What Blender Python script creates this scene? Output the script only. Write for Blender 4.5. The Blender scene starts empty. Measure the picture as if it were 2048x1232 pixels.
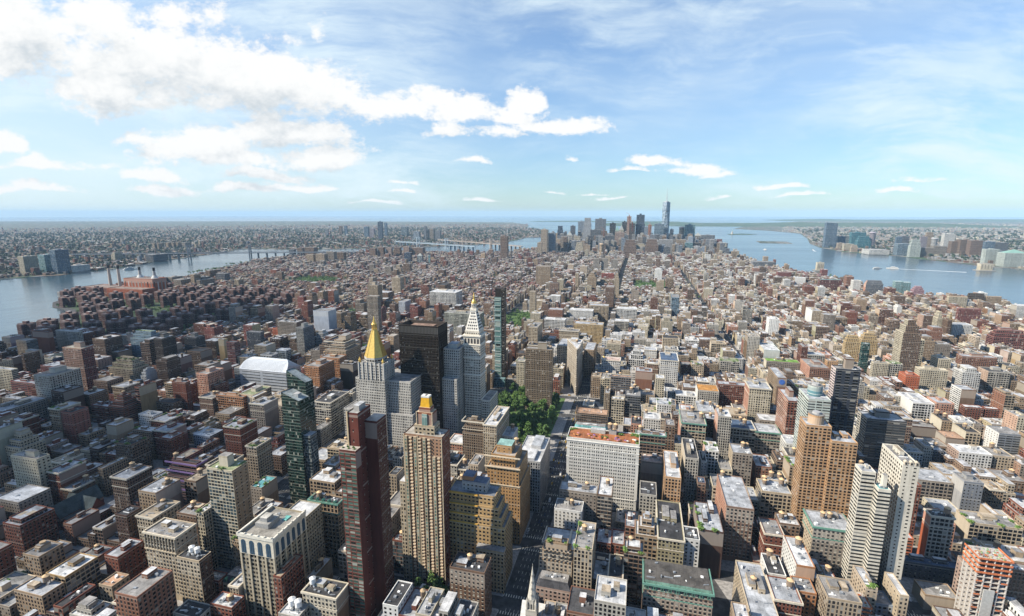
import bpy, math, random
import numpy as np
from mathutils import Vector
S = bpy.context.scene
C = S.collection
R = math.radians
HAZE = 2.1e-5
YAW, PITCH, FPX, CAMZ, CAMY = R(14.45), R(10.80), 990.0, 320.0, 15.0

# ---------------------------------------------------------------- camera, light, exposure
cd = bpy.data.cameras.new("camera"); cam = bpy.data.objects.new("camera", cd); C.objects.link(cam)
cam.location = (0, CAMY, CAMZ); cam.rotation_euler = (math.pi/2 - PITCH, 0, YAW)
cd.sensor_width = 36.0; cd.lens = FPX/2048*36.0; cd.clip_start = 1.0; cd.clip_end = 200000.0
S.camera = cam
SUN_EL = R(39.0)
SUN_H = Vector((-0.885, -0.465, 0)).normalized()
SUN = Vector((SUN_H.x*math.cos(SUN_EL), SUN_H.y*math.cos(SUN_EL), math.sin(SUN_EL)))
sl = bpy.data.lights.new("sun", 'SUN'); so = bpy.data.objects.new("sun", sl); C.objects.link(so)
sl.energy = 5.0; sl.angle = R(0.5); sl.color = (1.0, 0.91, 0.77)
so.rotation_euler = SUN.to_track_quat('Z', 'Y').to_euler(); so.location = (-800, -400, 900)
S.view_settings.view_transform = 'Standard'; S.view_settings.look = 'None'
S.view_settings.exposure = 0.80; S.view_settings.gamma = 1.0
S.render.engine = 'CYCLES'
S.cycles.use_denoising = True
try: S.cycles.denoiser = 'OPENIMAGEDENOISE'
except Exception: pass
S.cycles.max_bounces = 4; S.cycles.diffuse_bounces = 1; S.cycles.glossy_bounces = 2
S.cycles.transmission_bounces = 2; S.cycles.volume_bounces = 1; S.cycles.caustics_reflective = False
S.cycles.use_adaptive_sampling = True; S.cycles.adaptive_threshold = 0.01

class NT:
    """small node-tree writer"""
    def __init__(s, t): s.t = t; s.n = t.nodes; s.l = t.links
    def new(s, ty, **kw):
        n = s.n.new(ty)
        for k, v in kw.items(): setattr(n, k, v)
        return n
    def set(s, sock, v):
        if hasattr(v, 'is_linked') or isinstance(v, bpy.types.NodeSocket): s.l.new(v, sock)
        else: sock.default_value = v
    def m(s, op, a, b=0.0, c=0.0):
        n = s.new('ShaderNodeMath', operation=op)
        for i, v in enumerate((a, b, c)): s.set(n.inputs[i], v)
        return n.outputs[0]
    def vm(s, op, a, b=(0, 0, 0), c=(0, 0, 0)):
        n = s.new('ShaderNodeVectorMath', operation=op)
        s.set(n.inputs[0], a)
        if len(n.inputs) > 1: s.set(n.inputs[1], b)
        if len(n.inputs) > 2 and op == 'MULTIPLY_ADD': s.set(n.inputs[2], c)
        return n.outputs['Value'] if op in ('LENGTH', 'DOT_PRODUCT') else n.outputs['Vector']
    def mix(s, f, a, b, blend='MIX'):
        n = s.new('ShaderNodeMix', data_type='RGBA', blend_type=blend)
        s.set(n.inputs[0], f); s.set(n.inputs[6], a); s.set(n.inputs[7], b)
        return n.outputs[2]
    def ramp(s, v, a, b, c=0.0, d=1.0):
        n = s.new('ShaderNodeMapRange', interpolation_type='SMOOTHSTEP')
        for i, q in enumerate((v, a, b, c, d)): s.set(n.inputs[i], q)
        return n.outputs[0]
    def noise(s, vec, scale, detail=2.0, rough=0.5):
        n = s.new('ShaderNodeTexNoise'); s.set(n.inputs['Vector'], vec)
        n.inputs['Scale'].default_value = scale; n.inputs['Detail'].default_value = detail; n.inputs['Roughness'].default_value = rough
        return n.outputs[0]
    def attr(s, name):
        n = s.new('ShaderNodeAttribute', attribute_name=name); return n
def c4(c): return (c[0], c[1], c[2], 1.0)

# ---------------------------------------------------------------- sky: physical sky with clouds by direction
W = bpy.data.worlds.new("World"); S.world = W; W.use_nodes = True
t = NT(W.node_tree); t.n.clear()
sky = t.new('ShaderNodeTexSky', sky_type='NISHITA'); sky.sun_disc = False
sky.sun_elevation = SUN_EL; sky.sun_rotation = math.atan2(SUN_H.x, SUN_H.y)
sky.altitude = 300; sky.air_density = 1.0; sky.dust_density = 0.5; sky.ozone_density = 1.3
BLOBS = [(-0.7708, 0.2392, 0.1136, 0.0657, 1.0, 0), (-0.6525, 0.2744, 0.1598, 0.0818, 1.1, 0.75), (-0.5615, 0.2481, 0.1796, 0.0869, 1.1, 0.7), (-0.439, 0.2436, 0.123, 0.0742, 1.0, 0.75), (-0.3459, 0.2214, 0.095, 0.0705, 1.0, 0.7), (-0.8203, 0.2832, 0.0845, 0.0603, 0.8, 0), (-0.8954, 0.335, 0.2043, 0.0922, 0.75, 0), (-0.7798, 0.3605, 0.1201, 0.0502, 0.7, 0), (-0.6135, 0.3605, 0.0832, 0.0419, 0.6, 0), (-0.944, 0.2744, 0.0846, 0.052, 0.6, 0), (-0.4088, 0.3221, 0.0559, 0.0188, 0.45, 0), (-0.3613, 0.335, 0.0241, 0.0255, 0.4, 0), (-0.6803, 0.2079, 0.0667, 0.0197, 0.6, 0), (-0.5946, 0.2079, 0.0667, 0.0233, 0.6, 0), (-0.4437, 0.1899, 0.0861, 0.0198, 0.5, 0), (-0.2429, 0.1899, 0.0813, 0.0404, 0.9, 0.5), (-0.1563, 0.2079, 0.0572, 0.0313, 0.8, 0.5), (-0.0947, 0.1899, 0.0813, 0.0449, 0.9, 0.5), (0.0248, 0.2034, 0.0525, 0.0358, 0.9, 0.6), (0.0058, 0.1763, 0.0671, 0.0361, 0.8, 0.6), (0.0732, 0.1562, 0.1155, 0.0256, 0.9, 0.5), (-0.1195, 0.1507, 0.0578, 0.0201, 0.7, 0.5), (-0.0231, 0.1488, 0.0771, 0.0183, 0.7, 0.5), (-0.7324, 0.1442, 0.0434, 0.0257, 0.8, 0.5), (-0.564, 0.1396, 0.1062, 0.0412, 0.95, 0.6), (-0.4854, 0.1534, 0.1059, 0.0365, 0.95, 0.6), (-0.4091, 0.1442, 0.1061, 0.0366, 0.95, 0.6), (-0.6048, 0.1211, 0.126, 0.0448, 0.98, 0.6), (-0.3927, 0.1071, 0.1069, 0.0326, 0.8799999999999999, 0.6), (-0.529, 0.1043, 0.1167, 0.0302, 0.8799999999999999, 0.6), (-0.9877, 0.1211, 0.0436, 0.0324, 0.98, 0.6), (-0.9111, 0.0883, 0.1171, 0.0177, 0.8799999999999999, 0.4), (-0.6987, 0.0722, 0.0783, 0.0204, 1.03, 0.4), (-0.9478, 0.0475, 0.118, 0.0155, 0.78, 0.4), (-0.6924, 0.0456, 0.0885, 0.0155, 0.78, 0.4), (-0.4932, 0.0722, 0.0881, 0.0179, 0.9299999999999999, 0.4), (-0.5351, 0.0456, 0.0787, 0.0129, 0.78, 0.4), (-0.4066, 0.0532, 0.108, 0.0116, 0.6799999999999999, 0.4), (-0.0769, 0.0977, 0.0331, 0.0112, 0.8, 0.3), (-0.2148, 0.0599, 0.0314, 0.0076, 0.7, 0.3), (-0.2125, 0.0436, 0.0276, 0.0057, 0.6, 0.3), (-0.261, 0.0186, 0.0494, 0.0048, 0.6, 0.3), (0.1225, 0.1043, 0.0253, 0.0093, 0.6, 0.3), (0.2834, 0.0977, 0.0682, 0.0168, 0.95, 0.4), (0.3572, 0.0855, 0.0683, 0.015, 0.85, 0.4), (0.4065, 0.0789, 0.044, 0.0094, 0.7, 0.4), (0.2306, 0.0789, 0.0489, 0.0076, 0.5, 0.3), (0.5265, 0.0522, 0.0472, 0.0086, 0.8, 0.3), (0.4099, 0.036, 0.0236, 0.0067, 0.6, 0.3), (0.558, 0.0331, 0.0592, 0.0058, 0.5, 0.3), (0.7589, 0.0417, 0.0433, 0.0077, 0.75, 0.3), (0.8294, 0.0627, 0.0549, 0.0095, 0.5, 0.3), (0.0699, 0.0408, 0.0236, 0.0048, 0.6, 0.3), (0.2132, 0.0283, 0.0592, 0.0058, 0.5, 0.3), (0.1635, 0.0379, 0.0394, 0.0038, 0.4, 0.3), (-0.0434, 0.0283, 0.0395, 0.0039, 0.4, 0.3)]
def cloud_field():
    g = bpy.data.node_groups.new("cloud_field", 'ShaderNodeTree')
    g.interface.new_socket("P", in_out='INPUT', socket_type='NodeSocketVector')
    g.interface.new_socket("D", in_out='OUTPUT', socket_type='NodeSocketFloat')
    q = NT(g); gi = q.new('NodeGroupInput'); go = q.new('NodeGroupOutput')
    P = gi.outputs[0]
    wn = q.new('ShaderNodeTexNoise'); q.l.new(P, wn.inputs['Vector']); wn.inputs['Scale'].default_value = 7.0; wn.inputs['Detail'].default_value = 2.0
    wv = q.vm('SUBTRACT', wn.outputs['Color'], (0.5, 0.5, 0.5))
    Pw = q.vm('MULTIPLY_ADD', wv, (0.12, 0.05, 0.0), P)
    sx = q.new('ShaderNodeSeparateXYZ'); q.l.new(Pw, sx.inputs[0]); V = sx.outputs[1]
    tot = None
    for (u0, v0, a, b, amp, fl) in BLOBS:
        e = q.vm('LENGTH', q.vm('MULTIPLY_ADD', Pw, (1/a, 1/b, 0), (-u0/a, -v0/b, 0)))
        d = q.m('MULTIPLY_ADD', e, -amp, amp)
        if fl: d = q.m('MINIMUM', d, q.m('MULTIPLY_ADD', V, 1.1/b, -(v0 - fl*b)*1.1/b))
        tot = d if tot is None else q.m('MAXIMUM', tot, d)
    st = q.vm('MULTIPLY', P, (1.0, 1.5, 1.0))
    f1 = q.noise(st, 9.0, 7.0, 0.56); f2 = q.noise(st, 46.0, 7.0, 0.68)
    n = q.m('MULTIPLY_ADD', f1, 1.75, -0.90); n = q.m('MULTIPLY_ADD', f2, 1.15, q.m('SUBTRACT', n, 0.57))
    tot = q.m('MAXIMUM', tot, -1.0)
    q.l.new(q.m('ADD', tot, n), go.inputs[0])
    return g
tc = t.new('ShaderNodeTexCoord'); dr = tc.outputs['Generated']
fw = (-math.sin(YAW), math.cos(YAW), 0); rt = (math.cos(YAW), math.sin(YAW), 0)
dd = t.m('MAXIMUM', t.vm('DOT_PRODUCT', dr, fw), 0.02)
sp = t.new('ShaderNodeSeparateXYZ'); t.l.new(dr, sp.inputs[0])
U = t.m('DIVIDE', t.vm('DOT_PRODUCT', dr, rt), dd); V = t.m('DIVIDE', sp.outputs[2], dd)
cb = t.new('ShaderNodeCombineXYZ'); t.l.new(U, cb.inputs[0]); t.l.new(V, cb.inputs[1]); P = cb.outputs[0]
gr = cloud_field()
def fld(p):
    n = t.new('ShaderNodeGroup'); n.node_tree = gr; t.l.new(p, n.inputs[0]); return n.outputs[0]
D0 = fld(P); D1 = fld(t.vm('ADD', P, (-0.012, 0.030, 0)))
alpha = t.ramp(D0, -0.07, 0.38); front = t.m('GREATER_THAN', t.vm('DOT_PRODUCT', dr, fw), 0.03)
up = t.ramp(sp.outputs[2], -0.002, 0.03)
alpha = t.m('MULTIPLY', t.m('MULTIPLY', alpha, front), up)
D2 = fld(t.vm('ADD', P, (-0.03, 0.085, 0)))
lit = t.ramp(t.m('MULTIPLY_ADD', D2, 0.42, t.m('SUBTRACT', t.m('MULTIPLY', D1, 0.6), t.m('MULTIPLY', D0, 0.42))), 0.95, -0.08)
ccol = t.mix(lit, (0.52, 0.58, 0.63, 1), (0.88, 0.885, 0.88, 1))
# thin high streaks and milky veil
rot = t.new('ShaderNodeMapping', vector_type='POINT'); t.l.new(P, rot.inputs[0])
rot.inputs['Rotation'].default_value = (0, 0, R(14)); rot.inputs['Scale'].default_value = (1.0, 4.0, 1.0)
wz = t.new('ShaderNodeTexNoise'); t.l.new(P, wz.inputs['Vector']); wz.inputs['Scale'].default_value = 2.2; wz.inputs['Detail'].default_value = 3.0
rp = t.vm('MULTIPLY_ADD', t.vm('SUBTRACT', wz.outputs['Color'], (.5, .5, .5)), (.35, .55, 0), rot.outputs[0])
ci = t.m('MULTIPLY', t.ramp(t.noise(rp, 2.6, 10.0, 0.64), 0.40, 0.66), t.ramp(t.noise(P, 1.9, 3.0, 0.5), 0.30, 0.60))
fine = t.m('MULTIPLY_ADD', t.noise(rp, 14.0, 6.0, 0.7), 0.6, 0.70)
ci = t.m('MULTIPLY', t.m('MULTIPLY', t.m('MULTIPLY', ci, fine), 0.85), front)
veil = t.m('MULTIPLY', t.ramp(t.noise(rp, 0.9, 4.0, 0.6), 0.30, 0.70), 0.34)
lefty = t.m('MULTIPLY', t.ramp(U, 0.45, -1.0, 0.0, 0.66), t.ramp(V, 0.62, 0.02, 0.30, 1.0))
base = t.m('MULTIPLY', t.m('MAXIMUM', lefty, veil), front)
ci = t.m('SUBTRACT', t.m('ADD', t.m('MULTIPLY', ci, up), base), t.m('MULTIPLY', t.m('MULTIPLY', ci, up), base))
bs = t.new('ShaderNodeBackground'); t.l.new(t.mix(1.0, sky.outputs[0], t.mix(t.ramp(sp.outputs[2], 0.0, 0.34), (0.56, 0.72, 0.86, 1), (0.84, 0.99, 1.12, 1)), 'MULTIPLY'), bs.inputs[0]); bs.inputs[1].default_value = 0.096
bi = t.new('ShaderNodeBackground'); bi.inputs[0].default_value = (0.78, 0.91, 0.97, 1); bi.inputs[1].default_value = 0.62
bc = t.new('ShaderNodeBackground'); t.l.new(ccol, bc.inputs[0]); bc.inputs[1].default_value = 0.66
x1 = t.new('ShaderNodeMixShader'); t.l.new(ci, x1.inputs[0]); t.l.new(bs.outputs[0], x1.inputs[1]); t.l.new(bi.outputs[0], x1.inputs[2])
x2 = t.new('ShaderNodeMixShader'); t.l.new(alpha, x2.inputs[0]); t.l.new(x1.outputs[0], x2.inputs[1]); t.l.new(bc.outputs[0], x2.inputs[2])
wo = t.new('ShaderNodeOutputWorld'); t.l.new(x2.outputs[0], wo.inputs[0])

# ---------------------------------------------------------------- materials
def new_mat(name):
    m = bpy.data.materials.new(name); m.use_nodes = True
    q = NT(m.node_tree); q.n.clear()
    b = q.new('ShaderNodeBsdfPrincipled'); o = q.new('ShaderNodeOutputMaterial'); q.l.new(b.outputs[0], o.inputs[0])
    return m, q, b
def facade_mat():
    m, q, b = new_mat("facade")
    uv = q.new('ShaderNodeUVMap', uv_map="UVMap").outputs[0]
    s = q.new('ShaderNodeSeparateXYZ'); q.l.new(uv, s.inputs[0]); u, v = s.outputs[0], s.outputs[1]
    wc, fa, fb = q.attr("wc"), q.attr("fa"), q.attr("fb")
    a = q.new('ShaderNodeSeparateColor'); q.l.new(fa.outputs['Color'], a.inputs[0])
    bay, flo, wf, hf = a.outputs[0], a.outputs[1], a.outputs[2], fa.outputs['Alpha']
    cu = q.m('DIVIDE', u, bay); cv = q.m('DIVIDE', q.m('SUBTRACT', v, 1.7), flo)
    def h1(w, k):
        n = q.new('ShaderNodeTexWhiteNoise', noise_dimensions='2D'); cc = q.new('ShaderNodeCombineXYZ'); q.l.new(q.m('FLOOR', w), cc.inputs[0]); q.l.new(q.m('MULTIPLY_ADD', wc.outputs['Alpha'], 91.0, k), cc.inputs[1]); q.l.new(cc.outputs[0], n.inputs[0]); return n.outputs[0]
    wf2 = q.m('MULTIPLY', wf, q.m('MULTIPLY_ADD', h1(cu, 1.0), 0.26, 0.37)); hf2 = q.m('MULTIPLY', hf, q.m('MULTIPLY_ADD', h1(cv, 5.0), 0.18, 0.41))
    mu = q.m('COMPARE', q.m('FRACT', cu), 0.5, wf2)
    mv = q.m('COMPARE', q.m('FRACT', cv), 0.5, hf2)
    sill = q.m('MULTIPLY', mu, q.m('COMPARE', q.m('FRACT', cv), q.m('ADD', hf2, 0.55), 0.045))
    top = q.m('GREATER_THAN', v, 1.7)
    mu = q.m('MULTIPLY', mu, top); win = q.m('MULTIPLY', mu, mv)
    cell = q.new('ShaderNodeCombineXYZ')
    q.l.new(q.m('FLOOR', cu), cell.inputs[0]); q.l.new(q.m('FLOOR', cv), cell.inputs[1]); q.l.new(q.m('MULTIPLY', wc.outputs['Alpha'], 371.0), cell.inputs[2])
    wn = q.new('ShaderNodeTexWhiteNoise', noise_dimensions='3D'); q.l.new(cell.outputs[0], wn.inputs[0]); r = wn.outputs[0]
    gl = q.mix(q.m('MULTIPLY', r, 0.75), (0, 0, 0, 1), fb.outputs['Color'], 'MIX')
    gl = q.mix(q.m('MULTIPLY', q.m('GREATER_THAN', r, 0.92), 0.5), gl, (0.42, 0.40, 0.35, 1))
    geo = q.new('ShaderNodeNewGeometry').outputs['Position']
    n1 = q.noise(geo, 0.05, 3.0); n2 = q.noise(q.vm('MULTIPLY', geo, (1.0, 1.0, 0.12)), 0.55, 3.0, 0.6)
    n3 = q.noise(geo, 2.3, 2.0, 0.6)
    k = q.m('ADD', q.m('MULTIPLY', n1, 0.34), q.m('MULTIPLY_ADD', n2, 0.46, q.m('MULTIPLY_ADD', n3, 0.36, 0.02)))
    kc = q.new('ShaderNodeCombineXYZ')
    for i in range(3): q.l.new(k, kc.inputs[i])
    wall = q.mix(1.0, wc.outputs['Color'], kc.outputs[0], 'MULTIPLY')
    sp = q.m('MULTIPLY', q.m('MULTIPLY', mu, q.m('SUBTRACT', 1.0, mv)), fb.outputs['Alpha'])
    wall = q.mix(sp, wall, q.mix(0.5, fb.outputs['Color'], wc.outputs['Color']))
    wall = q.mix(q.m('MULTIPLY', q.m('MULTIPLY', sill, top), 0.45), wall, (0.40, 0.37, 0.31, 1))
    # string course every fifth storey, lighter than the wall
    band = q.m('MULTIPLY', q.m('LESS_THAN', q.m('FRACT', q.m('DIVIDE', cv, 5.0)), 0.05), top)
    wall = q.mix(q.m('MULTIPLY', band, 0.25), wall, (0.62, 0.58, 0.5, 1))
    q.l.new(q.mix(win, wall, gl), b.inputs['Base Color'])
    q.l.new(q.m('MULTIPLY_ADD', win, -0.72, 0.90), b.inputs['Roughness'])
    q.l.new(q.m('MULTIPLY_ADD', win, 0.35, 0.18), b.inputs['Specular IOR Level'])
    return m
def roof_mat():
    m, q, b = new_mat("roofing")
    wc = q.attr("wc"); geo = q.new('ShaderNodeNewGeometry').outputs['Position']
    n1 = q.noise(geo, 0.11, 4.0, 0.6); n2 = q.noise(geo, 0.9, 3.0, 0.7)
    vo = q.new('ShaderNodeTexVoronoi'); q.l.new(geo, vo.inputs['Vector']); vo.inputs['Scale'].default_value = 0.16
    vs = q.new('ShaderNodeSeparateColor'); q.l.new(vo.outputs['Color'], vs.inputs[0])
    k = q.m('ADD', q.m('MULTIPLY', q.ramp(n1, 0.3, 0.7), 0.40), q.m('MULTIPLY_ADD', vs.outputs[0], 0.28, 0.33))
    k = q.m('MULTIPLY', k, q.ramp(n2, 0.30, 0.46, 0.50, 1.0))
    sg = q.new('ShaderNodeSeparateXYZ'); q.l.new(geo, sg.inputs[0])
    seam = q.m('MAXIMUM', q.m('LESS_THAN', q.m('FRACT', q.m('MULTIPLY', sg.outputs[0], 0.29)), 0.07), q.m('LESS_THAN', q.m('FRACT', q.m('MULTIPLY', sg.outputs[1], 0.105)), 0.035))
    k = q.m('MULTIPLY', k, q.m('MULTIPLY_ADD', seam, -0.30, 1.0))
    kc = q.new('ShaderNodeCombineXYZ')
    for i in range(3): q.l.new(k, kc.inputs[i])
    q.l.new(q.mix(1.0, wc.outputs['Color'], kc.outputs[0], 'MULTIPLY'), b.inputs['Base Color'])
    b.inputs['Roughness'].default_value = 0.85; b.inputs['Specular IOR Level'].default_value = 0.2
    return m
def plain_mat():
    m, q, b = new_mat("painted_masonry")
    wc = q.attr("wc"); geo = q.new('ShaderNodeNewGeometry').outputs['Position']
    k = q.m('MULTIPLY_ADD', q.noise(geo, 0.6, 3.0), 0.6, 0.48)
    kc = q.new('ShaderNodeCombineXYZ')
    for i in range(3): q.l.new(k, kc.inputs[i])
    q.l.new(q.mix(1.0, wc.outputs['Color'], kc.outputs[0], 'MULTIPLY'), b.inputs['Base Color'])
    b.inputs['Roughness'].default_value = 0.8; b.inputs['Specular IOR Level'].default_value = 0.25
    return m
def solid(name, col, rough=0.7, metal=0.0, var=0.25, scale=0.5, spec=0.4):
    m, q, b = new_mat(name)
    geo = q.new('ShaderNodeNewGeometry').outputs['Position']
    f = q.ramp(q.noise(geo, scale, 4.0, 0.6), 0.3, 0.7)
    q.l.new(q.mix(f, c4([c*(1-var) for c in col]), c4([min(1, c*(1+var)) for c in col])), b.inputs['Base Color'])
    b.inputs['Roughness'].default_value = rough; b.inputs['Metallic'].default_value = metal; b.inputs['Specular IOR Level'].default_value = spec
    return m
FAC, ROOF, PLAIN = facade_mat(), roof_mat(), plain_mat()
GOLD = solid("gilded_metal", (0.66, 0.44, 0.12), 0.42, 0.6, 0.12, 0.4)
STEEL = solid("grey_steel", (0.30, 0.32, 0.34), 0.5, 0.4)
TANKW = solid("weathered_wood", (0.20, 0.15, 0.11), 0.85)
TANKT = solid("tan_tank_roof", (0.52, 0.36, 0.20), 0.8)
WHITEP = solid("white_paint", (0.74, 0.74, 0.72), 0.6, 0, 0.12)
ORNET = solid("orange_netting", (0.48, 0.15, 0.06), 0.8, 0, 0.4, 0.8)
CONC = solid("raw_concrete", (0.40, 0.38, 0.35), 0.9)
DISC = solid("blue_disc_paint", (0.05, 0.13, 0.40), 0.5)
def leaf_mat(name, c1, c2):
    m, q, b = new_mat(name)
    oi = q.new('ShaderNodeObjectInfo').outputs['Random']; g = q.new('ShaderNodeNewGeometry')
    f = q.m('ADD', q.m('MULTIPLY', g.outputs['Random Per Island'], 0.6), q.m('MULTIPLY', oi, 0.4))
    q.l.new(q.mix(f, c4(c1), c4(c2)), b.inputs['Base Color']); b.inputs['Roughness'].default_value = 0.7
    return m
LEAF = leaf_mat("leaves", (0.028, 0.068, 0.014), (0.11, 0.20, 0.04))
LEAF2 = leaf_mat("bright_leaves", (0.05, 0.11, 0.02), (0.16, 0.26, 0.05))
LEAF3 = leaf_mat("far_leaves", (0.016, 0.036, 0.016), (0.042, 0.066, 0.028))
BARK = solid("bark", (0.10, 0.075, 0.05), 0.9)
def glass_mat():
    m, q, b = new_mat("window_glass")
    oi = q.new('ShaderNodeObjectInfo').outputs['Random']
    c = q.mix(oi, (0.006, 0.008, 0.01, 1), (0.05, 0.055, 0.06, 1)); c = q.mix(q.m('MULTIPLY', q.m('GREATER_THAN', oi, 0.85), 0.6), c, (0.38, 0.36, 0.31, 1))
    q.l.new(c, b.inputs['Base Color']); b.inputs['Roughness'].default_value = 0.15; b.inputs['Specular IOR Level'].default_value = 0.6
    return m
GLASS = glass_mat()

# ---------------------------------------------------------------- colours (albedo) and facade styles
COL = dict(tan2=(.40,.29,.19), tan=(.43,.34,.24), tan3=(.46,.35,.24), goldtan=(.46,.31,.15), redbrick=(.23,.085,.055), pinktan=(.47,.34,.28),
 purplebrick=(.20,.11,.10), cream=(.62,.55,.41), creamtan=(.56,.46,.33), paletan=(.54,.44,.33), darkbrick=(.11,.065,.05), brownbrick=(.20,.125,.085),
 brown=(.24,.16,.11), mauvewhite=(.58,.55,.57), greycream=(.50,.47,.41), grey=(.33,.33,.33), white=(.82,.81,.77), bluewhite=(.62,.67,.74), taupe=(.34,.29,.24),
 redpink=(.36,.145,.105), pinkbrick=(.50,.29,.20), rosebrick=(.28,.10,.085), darkbrown=(.10,.075,.06), charcoal=(.085,.085,.09), blueglass=(.24,.34,.42),
 darkslate=(.13,.14,.16), slate=(.24,.26,.29), navy=(.05,.08,.16), salmon=(.56,.30,.21), orangebrick=(.44,.21,.10), yellowtan=(.60,.44,.23),
 orangered=(.52,.15,.07), greencream=(.46,.47,.40), limestone=(.62,.60,.55), brownstone=(.27,.20,.14), lightgrey=(.46,.46,.46), brownrib=(.25,.19,.13),
 olive=(.42,.37,.23), rosebrown=(.26,.17,.125), orange=(.57,.35,.19), brick=(.30,.15,.10), bluegrey=(.33,.39,.46), ivory=(.78,.73,.62), darkglass=(.05,.06,.08),
 pinkwhite=(.68,.56,.54), whitegreen=(.60,.67,.62), greenglass=(.05,.12,.11), teal=(.30,.50,.52), teal2=(.05,.24,.30), mauve=(.50,.30,.34), redstone=(.38,.11,.085),
 silvertan=(.44,.40,.35), navyglass=(.06,.10,.17), silver2=(.50,.52,.54), black=(.012,.014,.018), tealglass=(.22,.40,.44), slateglass=(.16,.23,.31), mauvegrey=(.36,.32,.36))
ROOFC = dict(silver=(.46,.48,.51), white=(.66,.67,.68), grey=(.33,.32,.31), dark=(.075,.075,.08), tan=(.48,.40,.30), cream=(.62,.56,.44), green=(.30,.34,.20), teal=(.16,.45,.48),
 rust=(.52,.33,.22), pink=(.58,.44,.38), navy=(.10,.15,.24), red=(.38,.13,.08), mansard=(.10,.10,.11), greymans=(.15,.27,.22), tealroof=(.20,.46,.46), courtwhite=(.62,.62,.62),
 rustdeck=(.60,.30,.09), lawn=(.22,.42,.08), brick=(.38,.20,.13))
GD = (.022,.027,.034)
STY = dict(P=((3.3,3.5,.54,.60),GD,.0), G=((3.9,3.9,.76,.68),GD,.0), R=((7.5,3.2,.93,.46),(.05,.065,.075),.0), V=((2.7,3.4,.54,.68),GD,.75),
 C=((1.7,3.7,.93,.84),(.09,.14,.16),.4), B=((50,50,0.0,0.0),GD,.0), S=((3.7,3.5,.38,.47),GD,.0), D=((5.2,3.2,.26,.38),GD,.0), W=((3.4,3.2,.80,.70),(.06,.10,.12),.15),
 O=((3.4,3.1,.58,.56),(.035,.024,.018),.80), X=((9.0,3.4,.60,.62),(.015,.022,.03),1.0), H=((1.9,3.6,.80,.55),(.02,.014,.010),.6), K=((2.5,3.7,.54,.56),GD,.25))
GLASSY = dict(blueglass=(.16,.24,.31), tealglass=(.16,.32,.36), slateglass=(.10,.17,.25), navyglass=(.035,.065,.12), teal2=(.02,.17,.22), greenglass=(.02,.07,.065), black=(.01,.011,.014), darkglass=(.02,.03,.045))
def style(code, col=None):
    a, g, sp = STY[code]
    if col in GLASSY and code in 'CRV': g = GLASSY[col]
    return (a, g, sp)
rnd = random.Random(7)

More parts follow.
